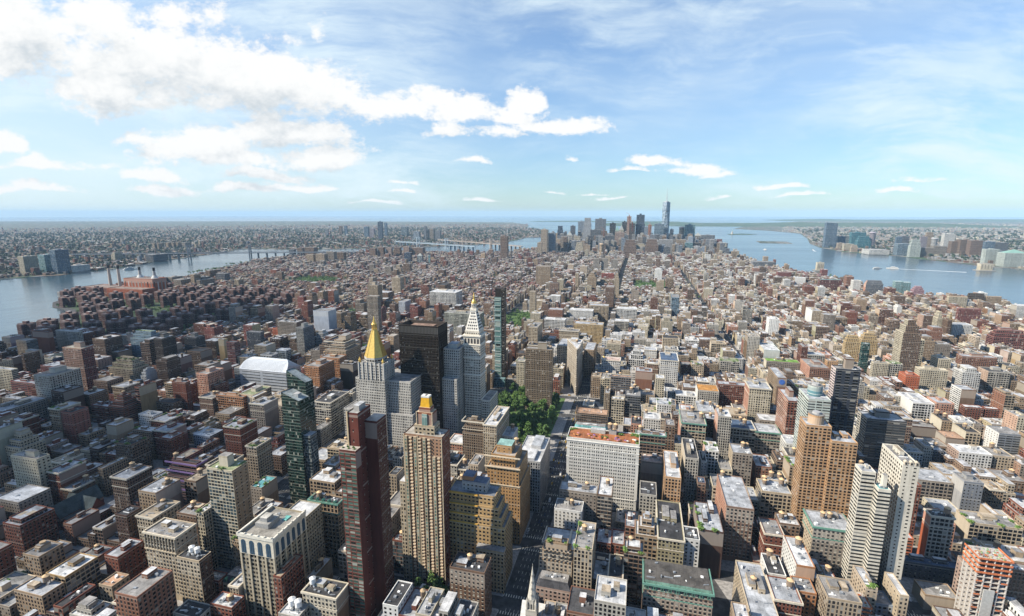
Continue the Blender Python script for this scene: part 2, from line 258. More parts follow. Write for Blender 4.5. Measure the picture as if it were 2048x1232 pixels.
# ---------------------------------------------------------------- mesh writer
class MB:
    def __init__(s): s.v = []; s.f = []; s.uv = []; s.wc = []; s.fa = []; s.fb = []; s.mi = []
    def face(s, pts, col, mi=2, uv=None, st=None, seed=0.0):
        i = len(s.v); n = len(pts); s.v += pts; s.f.append(range(i, i+n))
        s.uv += uv if uv else [(0.0, 0.0)]*n
        s.wc.append((col[0], col[1], col[2], seed)); s.mi.append(mi)
        if st: s.fa.append(st[0]); s.fb.append((*st[1], st[2]))
        else: s.fa.append((50, 50, 0, 0)); s.fb.append((0, 0, 0, 0))
    def walls(s, poly, z0, z1, col, st, vt=None, mi=0, seed=0.0, cols=None, sts=None):
        vt = z1 if vt is None else vt; n = len(poly)
        for i in range(n):
            a, b = poly[i], poly[(i+1) % n]; L = math.hypot(b[0]-a[0], b[1]-a[1])
            if L < 1e-6: continue
            sti = sts[i] if sts else st; ci = cols[i] if cols else col
            k = max(1, round(L/sti[0][0])); w = k*sti[0][0]
            s.face([(a[0],a[1],z0),(b[0],b[1],z0),(b[0],b[1],z1),(a[0],a[1],z1)], ci, mi, [(0,vt-z0),(w,vt-z0),(w,vt-z1),(0,vt-z1)], sti, seed)
    def cap(s, poly, z, col, mi=1): s.face([(p[0],p[1],z) for p in poly], col, mi)
    def box(s, x0, x1, y0, y1, z0, z1, col, st=None, mi=0, top=None, tmi=1, seed=0.0):
        p = [(x0,y0),(x1,y0),(x1,y1),(x0,y1)]
        s.walls(p, z0, z1, col, st or style('B'), mi=mi, seed=seed); s.cap(p, z1, top or col, tmi)
    def plainbox(s, x0, x1, y0, y1, z0, z1, col):
        s.box(x0, x1, y0, y1, z0, z1, col, None, 2, col, 2)
    def loft(s, p0, z0, p1, z1, col, mi=2):
        n = len(p0)
        for i in range(n):
            a, b, c, d = p0[i], p0[(i+1)%n], p1[(i+1)%n], p1[i]
            pts = [(a[0],a[1],z0),(b[0],b[1],z0),(c[0],c[1],z1),(d[0],d[1],z1)]
            if math.hypot(c[0]-d[0], c[1]-d[1]) < 1e-6: pts = pts[:3]
            s.face(pts, col, mi)
    def cyl(s, cx, cy, r0, r1, z0, z1, col, n=12, mi=2, cap=True, capmi=None):
        p0 = ngon(cx, cy, r0, n); p1 = ngon(cx, cy, r1, n)
        s.loft(p0, z0, p1, z1, col, mi)
        if cap and r1 > 1e-3: s.cap(p1, z1, col, mi if capmi is None else capmi)
    def bar(s, a, b, r, col, mi=2):
        a, b = Vector(a), Vector(b); d = (b-a).normalized(); u = d.orthogonal().normalized()*r; w = d.cross(u)
        q = [u, w, -u, -w]
        for i in range(4): s.face([tuple(a+q[i]), tuple(a+q[(i+1)%4]), tuple(b+q[(i+1)%4]), tuple(b+q[i])], col, mi)
        s.face([tuple(b+x) for x in q], col, mi); s.face([tuple(a+x) for x in reversed(q)], col, mi)
    def build(s, name, parent=None, org=(0, 0, 0), mats=None, link=True, loc=None):
        me = bpy.data.meshes.new(name)
        v = np.array(s.v, dtype=np.float64) - np.array(org)
        me.from_pydata(v.tolist(), [], [list(f) for f in s.f])
        uvl = me.uv_layers.new(name="UVMap"); uvl.data.foreach_set('uv', np.array(s.uv, dtype=np.float32).ravel())
        for nm, d in (("wc", s.wc), ("fa", s.fa), ("fb", s.fb)):
            at = me.attributes.new(nm, 'FLOAT_COLOR', 'FACE'); at.data.foreach_set('color', np.array(d, dtype=np.float32).ravel())
        ms = mats or [FAC, ROOF, PLAIN]
        for m in ms: me.materials.append(m)
        if len(ms) > 1: me.polygons.foreach_set('material_index', np.array(s.mi, dtype=np.int32))
        me.update()
        o = bpy.data.objects.new(name, me)
        if loc: o.location = loc
        if link: C.objects.link(o)
        if parent: o.parent = parent
        return o
def ngon(cx, cy, r, n, ph=0.0): return [(cx+r*math.cos(ph+2*math.pi*i/n), cy+r*math.sin(ph+2*math.pi*i/n)) for i in range(n)]
def rect(x0, x1, y0, y1): return [(x0,y0),(x1,y0),(x1,y1),(x0,y1)]
def inset(p, d):
    cx = sum(q[0] for q in p)/len(p); cy = sum(q[1] for q in p)/len(p)
    return [(q[0]-math.copysign(d, q[0]-cx), q[1]-math.copysign(d, q[1]-cy)) for q in p]
def tag(o, label, cat, group=None, kind=None):
    o['label'] = label; o['category'] = cat
    if group: o['group'] = group
    if kind: o['kind'] = kind
    return o
def thing(name, label, cat, loc, group=None):
    o = bpy.data.objects.new(name, None); o.location = loc; C.objects.link(o); o.empty_display_size = 1.0
    return tag(o, label, cat, group)
def copy_tree(o, parent=None):
    c = o.copy(); C.objects.link(c)
    if parent: c.parent = parent
    for ch in o.children: copy_tree(ch, c)
    return c
def project(X, Y, Z):
    x, y, z = X, Y-CAMY, Z-CAMZ
    r = x*math.cos(YAW)+y*math.sin(YAW); d = -x*math.sin(YAW)+y*math.cos(YAW)
    q = d*math.cos(PITCH)-z*math.sin(PITCH); u = z*math.cos(PITCH)+d*math.sin(PITCH)
    if q < 1: return None
    return 1024+FPX*r/q, 616-FPX*u/q

# shared pieces
def unit_box(name, col, mats):
    m = MB(); m.plainbox(-.5, .5, -.5, .5, 0, 1, col); return m.build(name, mats=mats, link=False).data
def tank_meshes():
    m = MB(); m.cyl(0, 0, 2.3, 2.25, 2.6, 6.8, (1,1,1), 14)
    for sx in (-1.4, 1.4):
        for sy in (-1.4, 1.4): m.plainbox(sx-.18, sx+.18, sy-.18, sy+.18, 0, 2.6, (1,1,1))
    m.plainbox(-2.2, 2.2, -2.2, 2.2, 2.3, 2.6, (1,1,1)) if False else None
    k = MB(); k.cyl(0, 0, 2.55, 0.12, 6.8, 8.3, (1,1,1), 14)
    return m, k
_a, _b = tank_meshes()
TANK_B = _a.build("water_tank", mats=[TANKW], link=False).data; TANK_R = _b.build("tank_roof", mats=[TANKT], link=False).data
TANK_BW = _a.build("water_tank", mats=[WHITEP], link=False).data; TANK_RW = _b.build("tank_roof", mats=[WHITEP], link=False).data
UNIT_G = unit_box("roof_unit", (1,1,1), [STEEL]); UNIT_W = unit_box("roof_unit", (1,1,1), [WHITEP])
def child(name, data, parent, loc, scale=(1,1,1), rz=0.0):
    o = bpy.data.objects.new(name, data); o.location = loc; o.scale = scale; o.rotation_euler = (0, 0, rz); C.objects.link(o); o.parent = parent; return o
def add_tank(root, x, y, z, white=False, s=1.0):
    a = child("water_tank", TANK_BW if white else TANK_B, root, (x, y, z), (s, s, s)); child("tank_roof", TANK_RW if white else TANK_R, a, (0, 0, 0))
def leaf_cloud(mb, cx, cy, cz, rx, rz, n, size, rg):
    for _ in range(n):
        a = rg.uniform(0, 6.283); ph = math.acos(rg.uniform(-1, 1)); r = rg.uniform(.62, 1.0)
        x = cx+rx*r*math.sin(ph)*math.cos(a); y = cy+rx*r*math.sin(ph)*math.sin(a); z = cz+rz*r*math.cos(ph)
        nv = Vector((rg.gauss(0,1), rg.gauss(0,1), rg.gauss(0.5,1))).normalized(); u = nv.orthogonal().normalized(); w = nv.cross(u)
        s = size*rg.uniform(.6, 1.3); p = Vector((x, y, z))
        mb.face([tuple(p+u*s), tuple(p+w*s*.7), tuple(p-u*s), tuple(p-w*s*.7)], (1,1,1), 0)
def crown_mesh(seed, h=1.0, leaves=34, clumps=15, size=.95):
    rg = random.Random(seed); m = MB()
    for _ in range(clumps):
        a = rg.uniform(0, 6.283); r = rg.uniform(0, 4.6); z = rg.uniform(6.5, 14.5); r *= 1.0-abs(z-9.5)/11
        leaf_cloud(m, r*math.cos(a), r*math.sin(a), z, rg.uniform(1.8, 3.0), rg.uniform(1.3, 2.2), leaves, size, rg)
    return m
def trunk_mesh(seed):
    rg = random.Random(seed); m = MB(); m.cyl(0, 0, .45, .25, 0, 7.5, (1,1,1), 7)
    for _ in range(5):
        a = rg.uniform(0, 6.28); m.bar((0, 0, rg.uniform(4, 7)), (3*math.cos(a), 3*math.sin(a), rg.uniform(8, 11)), .13, (1,1,1))
    return m
CROWNS = [crown_mesh(s).build("crown", mats=[LEAF], link=False).data for s in range(4)]
CROWNS_B = [crown_mesh(s+9).build("crown", mats=[LEAF2], link=False).data for s in range(2)]
TRUNKS = [trunk_mesh(s).build("trunk", mats=[BARK], link=False).data for s in range(2)]
def tree(x, y, s, label, group, bright=False, z=0.0):
    r = thing("tree", label, "tree", (x, y, z), group); r.rotation_euler = (0, 0, rnd.uniform(0, 6.28)); r.scale = (s, s, s*rnd.uniform(.9, 1.15))
    child("trunk", rnd.choice(TRUNKS), r, (0, 0, 0)); child("crown", rnd.choice(CROWNS_B if bright else CROWNS), r, (0, 0, 0))
SHRUB = None
def shrub_data():
    global SHRUB
    if SHRUB is None:
        rg = random.Random(3); m = MB()
        for i in range(6): leaf_cloud(m, rg.uniform(-.4,.4), rg.uniform(-.4,.4), .5, .45, .4, 16, .22, rg)
        SHRUB = m.build("roof_planting", mats=[LEAF2], link=False).data
    return SHRUB
# ---------------------------------------------------------------- terrain, water, streets
def struct(name, mb, mats): o = mb.build(name, mats=mats); o['kind'] = 'structure'; return o
def water_mat():
    m, q, b = new_mat("water_surface")
    geo = q.new('ShaderNodeNewGeometry').outputs['Position']
    n = q.noise(q.vm('MULTIPLY', geo, (1.0, 0.35, 1.0)), 0.012, 6.0, 0.62)
    st = q.noise(q.vm('MULTIPLY', geo, (0.2, 1.0, 1.0)), 0.0016, 4.0, 0.6)
    b.inputs['Base Color'].default_value = (0.030, 0.055, 0.070, 1); q.l.new(q.m('MULTIPLY_ADD', st, 0.22, 0.08), b.inputs['Roughness'])
    b.inputs['Specular IOR Level'].default_value = 0.75
    bp = q.new('ShaderNodeBump'); bp.inputs['Strength'].default_value = 0.5; bp.inputs['Distance'].default_value = 6.0
    q.l.new(n, bp.inputs['Height']); q.l.new(bp.outputs[0], b.inputs['Normal'])
    return m
def land_mat(name, stops, sc1, sc2):
    m, q, b = new_mat(name)
    geo = q.new('ShaderNodeNewGeometry').outputs['Position']
    n1 = q.noise(geo, sc1, 6.0, 0.65); vo = q.new('ShaderNodeTexVoronoi'); q.l.new(geo, vo.inputs['Vector']); vo.inputs['Scale'].default_value = sc2
    vs = q.new('ShaderNodeSeparateColor'); q.l.new(vo.outputs['Color'], vs.inputs[0])
    c = q.mix(q.ramp(n1, .38, .62), c4(stops[0]), c4(stops[1]))
    c = q.mix(q.m('MULTIPLY', q.m('GREATER_THAN', vs.outputs[0], .72), .9), c, c4(stops[2])); c = q.mix(q.m('MULTIPLY', q.m('LESS_THAN', vs.outputs[1], .22), .9), c, c4(stops[3]))
    q.l.new(c, b.inputs['Base Color']); b.inputs['Roughness'].default_value = 0.95; b.inputs['Specular IOR Level'].default_value = 0.1
    return m
ASPH = solid("asphalt", (0.060, 0.060, 0.062), 0.9, 0, 0.35, 0.15, 0.2)
URB = land_mat("far_urban_ground", [(.085,.09,.075), (.045,.08,.04), (.22,.21,.20), (.13,.10,.085)], 0.0022, 0.020)
HILLM = land_mat("wooded_hill", [(.045,.075,.035), (.07,.10,.05), (.10,.12,.08), (.05,.08,.04)], 0.0015, 0.006)
def land(name, pts, z, mat, bottom=-4.0):
    m = MB(); a = sum(pts[i][0]*pts[(i+1)%len(pts)][1]-pts[(i+1)%len(pts)][0]*pts[i][1] for i in range(len(pts)))
    if a < 0: pts = pts[::-1]
    m.loft(pts, bottom, pts, z, (1,1,1), 0); m.cap(pts, z, (1,1,1), 0)
    return struct(name, m, [mat])
m = MB(); m.cap(rect(-52000, 52000, -3000, 60000), -2.0, (1,1,1), 0); struct("water", m, [water_mat()])
EAST = [(-1241,420),(-1330,640),(-1441,763),(-1515,843),(-1645,986),(-1719,1090),(-1785,1184),(-1889,1236),(-1979,1260),(-2080,1327),(-2117,1384),(-2165,1484),(-2170,1560),(-2180,1720),(-2190,1897),(-2240,2161),(-2428,2593),(-2561,2870),(-2532,3081),(-2440,3473),(-2100,3700),(-1700,3760),(-1250,3850),(-1000,4100),(-860,4600),(-700,5100),(-450,5450)]
WEST = [(-100,5480),(330,5350),(560,5200),(698,4833),(720,4179),(745,3575),(800,3202),(880,2953),(950,2745),(985,2454),(1070,2302),(1163,2254),(1235,2202),(1290,2100),(1300,1900),(1380,1500),(1500,900),(1560,300)]
MANH = EAST + WEST + [(1560,-300),(-1241,-300)]
land("ground", MANH, 0.0, ASPH)
BK = [(-3062,1000),(-3061,1739),(-3036,1849),(-2959,1936),(-3006,2041),(-3001,2254),(-3116,2501),(-3217,2727),(-3263,3009),(-3357,3331),(-3440,3600),(-3560,3760),(-3450,3900),(-3150,3880),(-2998,3915),(-2700,4020),(-2300,4280),(-1950,4620),(-1650,5000),(-1480,5500),(-1480,6100),(-1500,6600),(-1150,7000),(-1250,7600),(-1500,8200),(-1700,9500),(-2600,11500),(-3100,14000),(-4600,18000),(-12000,19000),(-26000,15000),(-30000,6000),(-24000,400)]
land("terrain", BK, 0.0, URB)
NJ = [(2300,2900),(2180,3174),(2165,3467),(2160,3640),(2060,3660),(2050,3900),(1960,4200),(1942,4465),(1800,4600),(1690,4880),(1673,5385),(1788,6081),(2111,7301),(2517,9109),(2350,10500),(1900,11500),(2600,14000),(9000,30000),(30000,30000),(34000,2000)]
land("terrain", NJ, 0.0, URB)
land("terrain", [(1290,6050),(1600,6000),(1640,6420),(1330,6480)], 0.0, URB)
LIB = [(1330,8330),(1640,8442),(1800,8700),(1560,8800),(1330,8600)]; land("terrain", LIB, 0.5, HILLM)
land("terrain", [(-900,6300),(-420,6650),(-330,7200),(-800,7500),(-1150,7150)], 0.5, HILLM)
def ridge(name, x0, x1, y, h, dep, seed):
    m = MB(); rg = random.Random(seed); n = 60; rows = []
    ph = [rg.uniform(0, 6.28) for _ in range(5)]
    for j, (f, dy) in enumerate(((0, 0), (.6, .25), (1, .5), (.6, .75), (0, 1))):
        rows.append([(x0+(x1-x0)*i/n, y+dep*dy, -3+h*f*math.sin(math.pi*min(1, max(0, i/n)))**.4*(.7+.18*math.sin(3.1*i/n*3+ph[0])+.12*math.sin(17*i/n+ph[1])+.06*math.sin(41*i/n+ph[2]))) for i in range(n+1)])
    for j in range(4):
        for i in range(n): m.face([rows[j][i], rows[j][i+1], rows[j+1][i+1], rows[j+1][i]], (1,1,1), 0)
    struct(name, m, [HILLM])
ridge("hills", -1200, 9000, 13500, 105, 5000, 1); ridge("hills", 6000, 24000, 24000, 120, 5000, 4); ridge("hills", -4500, 1500, 19500, 40, 2500, 6)
AVE = [(-1165,15),(-922,15),(-706,15),(-551,11),(-395,20),(-240,12),(-88,15),(225,15),(499,15),(773,15),(1047,15),(1321,15),(1560,12)]
AVE_S = [(-2580,10),(-2330,10),(-2120,10),(-1935,10),(-1770,10),(-1570,10),(-1370,12)] + AVE[1:]
CENTRES = [a for a, _ in AVE]
def street_y(k): return 40 + 80.5*k
def inside(p, poly):
    x, y = p; r = False; j = len(poly)-1
    for i in range(len(poly)):
        a, b = poly[i], poly[j]
        if (a[1] > y) != (b[1] > y) and x < (b[0]-a[0])*(y-a[1])/(b[1]-a[1])+a[0]: r = not r
        j = i
    return r
def bway_x(y): # the diagonal avenue
    if y < 860: return 225 - (y+20)*0.352
    if y < 1330: return -85 - (y-860)*0.52
    return None
PARKS = [(-228, -112, 612, 842), (-405, -292, 1335, 1580), (-940, -840, 1340, 1490), (-1640, -1400, 1975, 2190), (-20, 135, 2180, 2420), (-690, -560, 1010, 1085), (-128, -101, 535, 611)]
PAVE = solid("concrete_pavement", (0.26, 0.25, 0.24), 0.9, 0, 0.3, 0.4)
PAINT = solid("road_paint", (0.62, 0.60, 0.52), 0.8)
GRASS = solid("park_lawn", (0.06, 0.11, 0.03), 0.95, 0, 0.4, 0.2)
pv = MB(); mk = MB()
for k in range(0, 21):
    y0, y1 = street_y(k)+7.0, street_y(k+1)-7.0
    for (a, wa), (b, wb) in zip(AVE, AVE[1:]):
        x0, x1 = a+wa-4, b-wb+4
        pr = project((x0+x1)/2, y0, 0)
        if not pr or pr[0] < -500 or pr[0] > 2500: continue
        xm = bway_x((y0+y1)/2)
        if xm is not None and x0 < xm < x1:
            q0, q1 = bway_x(y0), bway_x(y1)
            if q1-14 > x0+3: pv.loft([(x0,y0),(q0-13,y0),(q1-13,y1),(x0,y1)], 0, [(x0,y0),(q0-13,y0),(q1-13,y1),(x0,y1)], .15, (1,1,1), 0); pv.cap([(x0,y0),(q0-13,y0),(q1-13,y1),(x0,y1)], .15, (1,1,1), 0)
            if q0+14 < x1-3: p = [(q0+13,y0),(x1,y0),(x1,y1),(q1+13,y1)]; pv.loft(p, 0, p, .15, (1,1,1), 0); pv.cap(p, .15, (1,1,1), 0)
        else:
            p = rect(x0, x1, y0, y1); pv.loft(p, 0, p, .15, (1,1,1), 0); pv.cap(p, .15, (1,1,1), 0)
struct("pavement", pv, [PAVE])
for (a, wa) in AVE[3:9]:
    for lane in (-5.2, -1.7, 1.7, 5.2):
        for i in range(0, 130):
            y = 300+i*9.0
            if project(a, y, 0) and abs(((y-40) % 80.5)-0) > 10: mk.cap(rect(a+lane-.12, a+lane+.12, y, y+3.6), .005, (1,1,1), 0)
    for k in range(3, 16):
        for sgn in (-9.5, 9.5):
            for j in range(-5, 6): mk.cap(rect(a+j*2.2-.35, a+j*2.2+.35, street_y(k)+sgn-1.5, street_y(k)+sgn+1.5), .005, (1,1,1), 0)
struct("road_markings", mk, [PAINT])
gm = MB()
for (x0, x1, y0, y1) in PARKS: gm.cap(rect(x0+3, x1-3, y0+3, y1-3), .17, (1,1,1), 0)
struct("lawn", gm, [GRASS])
em = MB(); em.cap([(-1180,880),(-1180,1545),(-2140,1545),(-2080,1400),(-2030,1335),(-1945,1272),(-1850,1245),(-1750,1195),(-1690,1100),(-1615,1000),(-1530,885)][::-1], .06, (1,1,1), 0); struct("lawn", em, [solid("estate_lawn", (0.030, 0.052, 0.020), 0.95, 0, 0.5, 0.06)])

# ---------------------------------------------------------------- generic building
FOOT = []      # occupied footprints x0,x1,y0,y1
SIGHT = []     # (x0,x1,y0,Z,zvis): facades that must stay visible from the deck
def claim(x0, x1, y0, y1, Z=0, vis=0.5):
    FOOT.append((x0, x1, y0, y1))
    if Z: SIGHT.append((x0, x1, y0, Z, Z*(1-vis)))
def shell(root, o, poly, z0, Z, col, sty, roofc, sides=None, seed=0.0, par=0.9, name='wall', cols=None):
    """walls with a thick parapet, and a roof deck inside it"""
    m = MB(); m.walls(poly, z0, Z, col, sty, seed=seed, sts=sides, cols=cols)
    ip = inset(poly, .45); c2 = [min(1, c*1.08) for c in col]
    for i in range(len(poly)):
        j = (i+1) % len(poly)
        m.face([(*poly[i],Z),(*poly[j],Z),(*ip[j],Z),(*ip[i],Z)], c2, 2)
        m.face([(*ip[j],Z-par),(*ip[i],Z-par),(*ip[i],Z),(*ip[j],Z)], col, 2)
    m.build(name, root, o)
    r = MB(); r.cap(ip, Z-par, roofc, 1); r.build("roof", root, o)
def windows(root, o, x0, x1, y0, y1, Z, zb, sc, faces='NW', cap=90):
    """real window panes with sills; the upper rows are parts of their own, the rest one part"""
    bay, flo, wf, hf = STY[sc][0]; key = (sc,)
    m = MB(); w, h = bay*wf, flo*hf
    m.plainbox(-w/2, w/2, -.10, .02, -h/2, h/2, (1,1,1)); m.mi[:] = [0]*len(m.mi)
    n0 = len(m.mi); m.plainbox(-w/2-.15, w/2+.15, -.28, .02, -h/2-.22, -h/2-.01, (1,1,1)); m.mi[n0:] = [1]*(len(m.mi)-n0)
    data = m.build("window", mats=[GLASS, SILL], link=False).data
    cells = []
    for f in faces:
        L = (x1-x0) if f == 'N' else (y1-y0); k = max(1, round(L/bay)); 
        for j in range(int((Z-zb-1.7)/flo)):
            z = Z-1.7-(j+.5)*flo
            for i in range(k):
                u = (i+.5)*L/k
                if f == 'N': cells.append((j, x0+u, y0, z, 0.0))
                elif f == 'W': cells.append((j, x1, y0+u, z, math.pi/2))
                else: cells.append((j, x0, y1-u, z, -math.pi/2))
    cells.sort(key=lambda c: c[0])
    for (j, x, y, z, rz) in cells[:cap]: child("window", data, root, (x-o[0], y-o[1], z), (1,1,1), rz)
    if len(cells) > cap:
        q = MB()
        for (j, x, y, z, rz) in cells[cap:]:
            c, s = math.cos(rz), math.sin(rz)
            for p, f in ((m.v[i*4:i*4+4], i) for i in range(len(m.mi))):
                q.face([(x+a*c-b*s, y+a*s+b*c, z+e) for a, b, e in p], (1,1,1), m.mi[f])
        w = q.build("window", root, o, [GLASS, SILL]); w['kind'] = 'stuff'
SILL = solid("stone_sill", (0.50, 0.46, 0.38), 0.85)
REALWIN = {}
def roof_clutter(root, x0, x1, y0, y1, z, n, seed):
    g = random.Random(seed)
    for _ in range(n):
        s = (g.uniform(.5, 2.6), g.uniform(.5, 2.2), g.uniform(.5, 1.9)) if g.random() < .8 else (g.uniform(3, 7), g.uniform(.4, .7), g.uniform(.4, .8))
        if x1-x0 < 7 or y1-y0 < 7: return
        child("roof_unit", g.choice((UNIT_G, UNIT_G, UNIT_W)), root, (g.uniform(x0+3, x1-3), g.uniform(y0+3, y1-3), z), s, g.choice((0, 0, .3)))
def building(kind, label, cat, x0, x1, y0, y1, Z, col, st, roof='grey', ft='.', side='.', left=True, group=None, clutter=None, vis=0.5):
    cx, cy = (x0+x1)/2, (y0+y1)/2; o = (cx, cy, 0)
    root = thing(kind, label, cat, o, group); claim(x0, x1, y0, y1, Z, vis)
    desc = label if group is None else ''
    c = COL[col]; rc = ROOFC[roof]; seed = rnd.random(); sN = style(st, col); pl = rect(x0, x1, y0, y1)
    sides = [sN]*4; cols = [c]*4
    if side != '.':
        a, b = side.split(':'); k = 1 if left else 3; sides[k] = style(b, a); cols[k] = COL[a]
    dist = math.hypot(cx, cy)
    z1 = Z; w, d = x1-x0, y1-y0
    real = label in REALWIN
    if real:
        sc, faces, cap = REALWIN[label]
        for f in faces: sides['NWSE'.index(f) if f in 'N' else {'W':1,'E':3}[f]] = style('B')
    if 's' in ft:   # set-back upper storeys
        zt = Z*(.80 if Z > 60 else .74); ins = min(w, d)*.14
        shell(root, o, pl, 0, zt, c, sN, rc, sides, seed, cols=cols)
        shell(root, o, inset(pl, ins), zt-.9, Z-(Z-zt)*.45, c, sN, rc, sides, seed, name='setback', cols=cols)
        shell(root, o, inset(pl, ins*2), Z-(Z-zt)*.45-.9, Z, c, sN, rc, sides, seed, name='setback', cols=cols)
        inner = inset(pl, ins*2)
    elif roof in ('mansard', 'greymans', 'tealroof'):
        h = 5.5; m = MB(); m.walls(pl, 0, Z-h, c, sN, seed=seed, sts=sides, cols=cols); m.build('wall', root, o)
        if roof == 'greymans':   # steep skirt on the street face with a flat deck behind
            p1 = [(x0+1,y0+3.5),(x1-1,y0+3.5),(x1-1,y1-.5),(x0+1,y1-.5)]
        else: p1 = inset(pl, 2.6)
        m = MB(); m.loft(pl, Z-h, p1, Z, rc, 1); m.cap(p1, Z, ROOFC['grey'] if roof != 'greymans' else (.12,.11,.10), 1); m.build('roof', root, o); inner = p1
    else:
        shell(root, o, pl, 0, Z, c, sN, rc, sides, seed, cols=cols); inner = pl
    ix0, ix1 = min(p[0] for p in inner), max(p[0] for p in inner); iy0, iy1 = min(p[1] for p in inner), max(p[1] for p in inner)
    zr = Z-.9 if roof not in ('mansard', 'greymans', 'tealroof') else Z
    if real: windows(root, o, x0, x1, y0, y1, Z, 4, sc, faces, cap)
    if 'C' in ft:
        cc = COL['greymans'] if 0 else ([.62,.56,.45] if 'green' not in desc else [.14,.30,.24]); m = MB(); e = .8
        for (a, b2, c2, d2) in ((x0-e, x1+e, y0-e, y0), (x1, x1+e, y0, y1), (x0-e, x0, y0, y1)): m.plainbox(a, b2, c2, d2, Z-1.5, Z+.12, cc)
        m.build('cornice', root, o)
        m = MB(); e = .35; zc = Z-11
        if Z > 30:
            for (a, b2, c2, d2) in ((x0-e, x1+e, y0-e, y0), (x1, x1+e, y0, y1), (x0-e, x0, y0, y1)): m.plainbox(a, b2, c2, d2, zc, zc+.7, cc)
            m.build('string_course', root, o)
    if 'D' in ft:
        g = MB(); n = max(3, int(w/5)); dc = (.10,.26,.19) if 'green' in desc else (.55,.48,.38)
        for i in range(n):
            x = x0+(i+.5)*w/n; b = -.5 if roof in ('mansard','greymans') else .2; zz = Z-(4.6 if b < 0 else 1.2)
            g = MB(); g.plainbox(x-1.1, x+1.1, y0-.3, y0+2.2, zz, zz+2.6, dc); g.face([(x-.7,y0-.33,zz+.4),(x+.7,y0-.33,zz+.4),(x+.7,y0-.33,zz+2.1),(x-.7,y0-.33,zz+2.1)], (.02,.025,.03))
            g.loft(rect(x-1.35,x+1.35,y0-.5,y0+2.2), zz+2.6, [(x,y0-.5),(x,y0-.5),(x,y0+2.2),(x,y0+2.2)], zz+3.7, dc); g.build('dormer', root, o)
    g = random.Random(int(abs(cx*7+cy*13)))
    nb = ft.count('B')
    for i in range(nb):
        bw, bd, bh = g.uniform(.18,.30)*w, g.uniform(.22,.38)*d, g.uniform(2.6, 4.6)
        bx = ix0+1.2+bw/2+(ix1-ix0-2.4-bw)*((i+.5)/max(1, nb) if nb > 1 else g.uniform(.2,.8)); by = g.uniform(iy0+.35*(iy1-iy0), max(iy0+.36*(iy1-iy0), iy1-bd/2-1))
        m = MB(); m.box(bx-bw/2, bx+bw/2, by-bd/2, by+bd/2, zr, zr+bh, [q*.95 for q in c], style('D'), 0, ROOFC[g.choice(('silver','grey','white','tan'))], seed=seed); m.build('bulkhead', root, o)
    if 'K' in ft:
        bw, bd, bh = .34*w, .40*d, max(5, min(12, Z*.10)); bx, by = cx+g.uniform(-.12,.12)*w, cy+.05*d
        kc = COL['brownbrick'] if 'brown roof box' in desc else (COL['charcoal'] if 'black roof box' in desc else c)
        m = MB(); m.box(bx-bw/2, bx+bw/2, by-bd/2, by+bd/2, zr, zr+bh, kc, style('B'), 0, ROOFC['grey'], seed=seed); m.build('tank_house', root, o)
        if 'round tank' in desc: m = MB(); m.cyl(bx, by, bw*.36, bw*.36, zr+bh, zr+bh+1.6, (.5,.36,.22), 14); m.build('water_tank', root, o)
    if 'P' in ft:
        ins = min(w, d)*.16; q = inset(inner, ins); shell(root, o, q, zr, zr+4.6, c, style('G'), ROOFC['white'] if 'white' in roof else rc, None, seed, name='penthouse')
    if 'O' in ft:
        big = Z > 80; r = min(w, d)*(.34 if big else .12); bx, by = (cx, cy) if big else (x0+r+1, y0+r+1)
        if 'gold dome' in desc:
            m = MB(); m.cyl(bx, by, 2.6, 2.6, zr, zr+4, COL['white']); m.build('cupola', root, o)
            m = MB(); [m.loft(ngon(bx,by,2.6*math.cos(a*.26),12), zr+4+3*math.sin(a*.26), ngon(bx,by,max(.05,2.6*math.cos((a+1)*.26)),12), zr+4+3*math.sin((a+1)*.26), (1,1,1), 0) for a in range(6)]; m.build('dome', root, o, [GOLD])
        else:
            m = MB(); hh = 9 if 'drum' in desc else 12; p = ngon(bx, by, r, 22); m.walls(p, zr, zr+hh, c, style('B') if 'drum' in desc else style('C', 'tealglass'), seed=seed); m.cap(p, zr+hh, ROOFC['grey'], 1); m.build('roof_drum', root, o)
            m = MB(); m.cyl(bx, by, r*.55, r*.5, zr+hh, zr+hh+2.2, (.4,.4,.4), 14); m.build('cooling_fan', root, o)
    nt = ft.count('T') + (1 if 'T2' in ft else 0)
    for i in range(nt):
        if 'T2' in ft: tx, ty = cx-.12*w+i*5.4, cy+.1*d
        else: tx, ty = g.uniform(ix0+3, max(ix0+3.1, ix1-3)), g.uniform(iy0+.4*(iy1-iy0), max(iy0+.41*(iy1-iy0), iy1-3))
        add_tank(root, tx-cx, ty-cy, zr, 'W' in ft, g.uniform(.85, 1.15))
    if 'G' in ft:
        for i in range(min(14, max(5, int(w*d/90)))):
            s = g.uniform(1.8, 4.2); e = g.choice(((ix0+1.5, None), (ix1-1.5, None), (None, iy0+1.5)))
            child("roof_planting", shrub_data(), root, ((e[0] if e[0] is not None else g.uniform(ix0+1, ix1-1))-cx, (e[1] if e[1] is not None else g.uniform(iy0+1, iy1-1))-cy, zr), (s, s, s*.6))
    if 'purple' in desc:
        for zz in (Z-1.3, Z-11, Z-21.5, Z-32):
            m = MB(); m.plainbox(x0-.5, x1+.5, y0-.5, y0-.02, zz, zz+1.7, (.26,.17,.36)); m.plainbox(x1+.02, x1+.5, y0, y1, zz, zz+1.7, (.26,.17,.36)); m.build('spandrel_band', root, o)
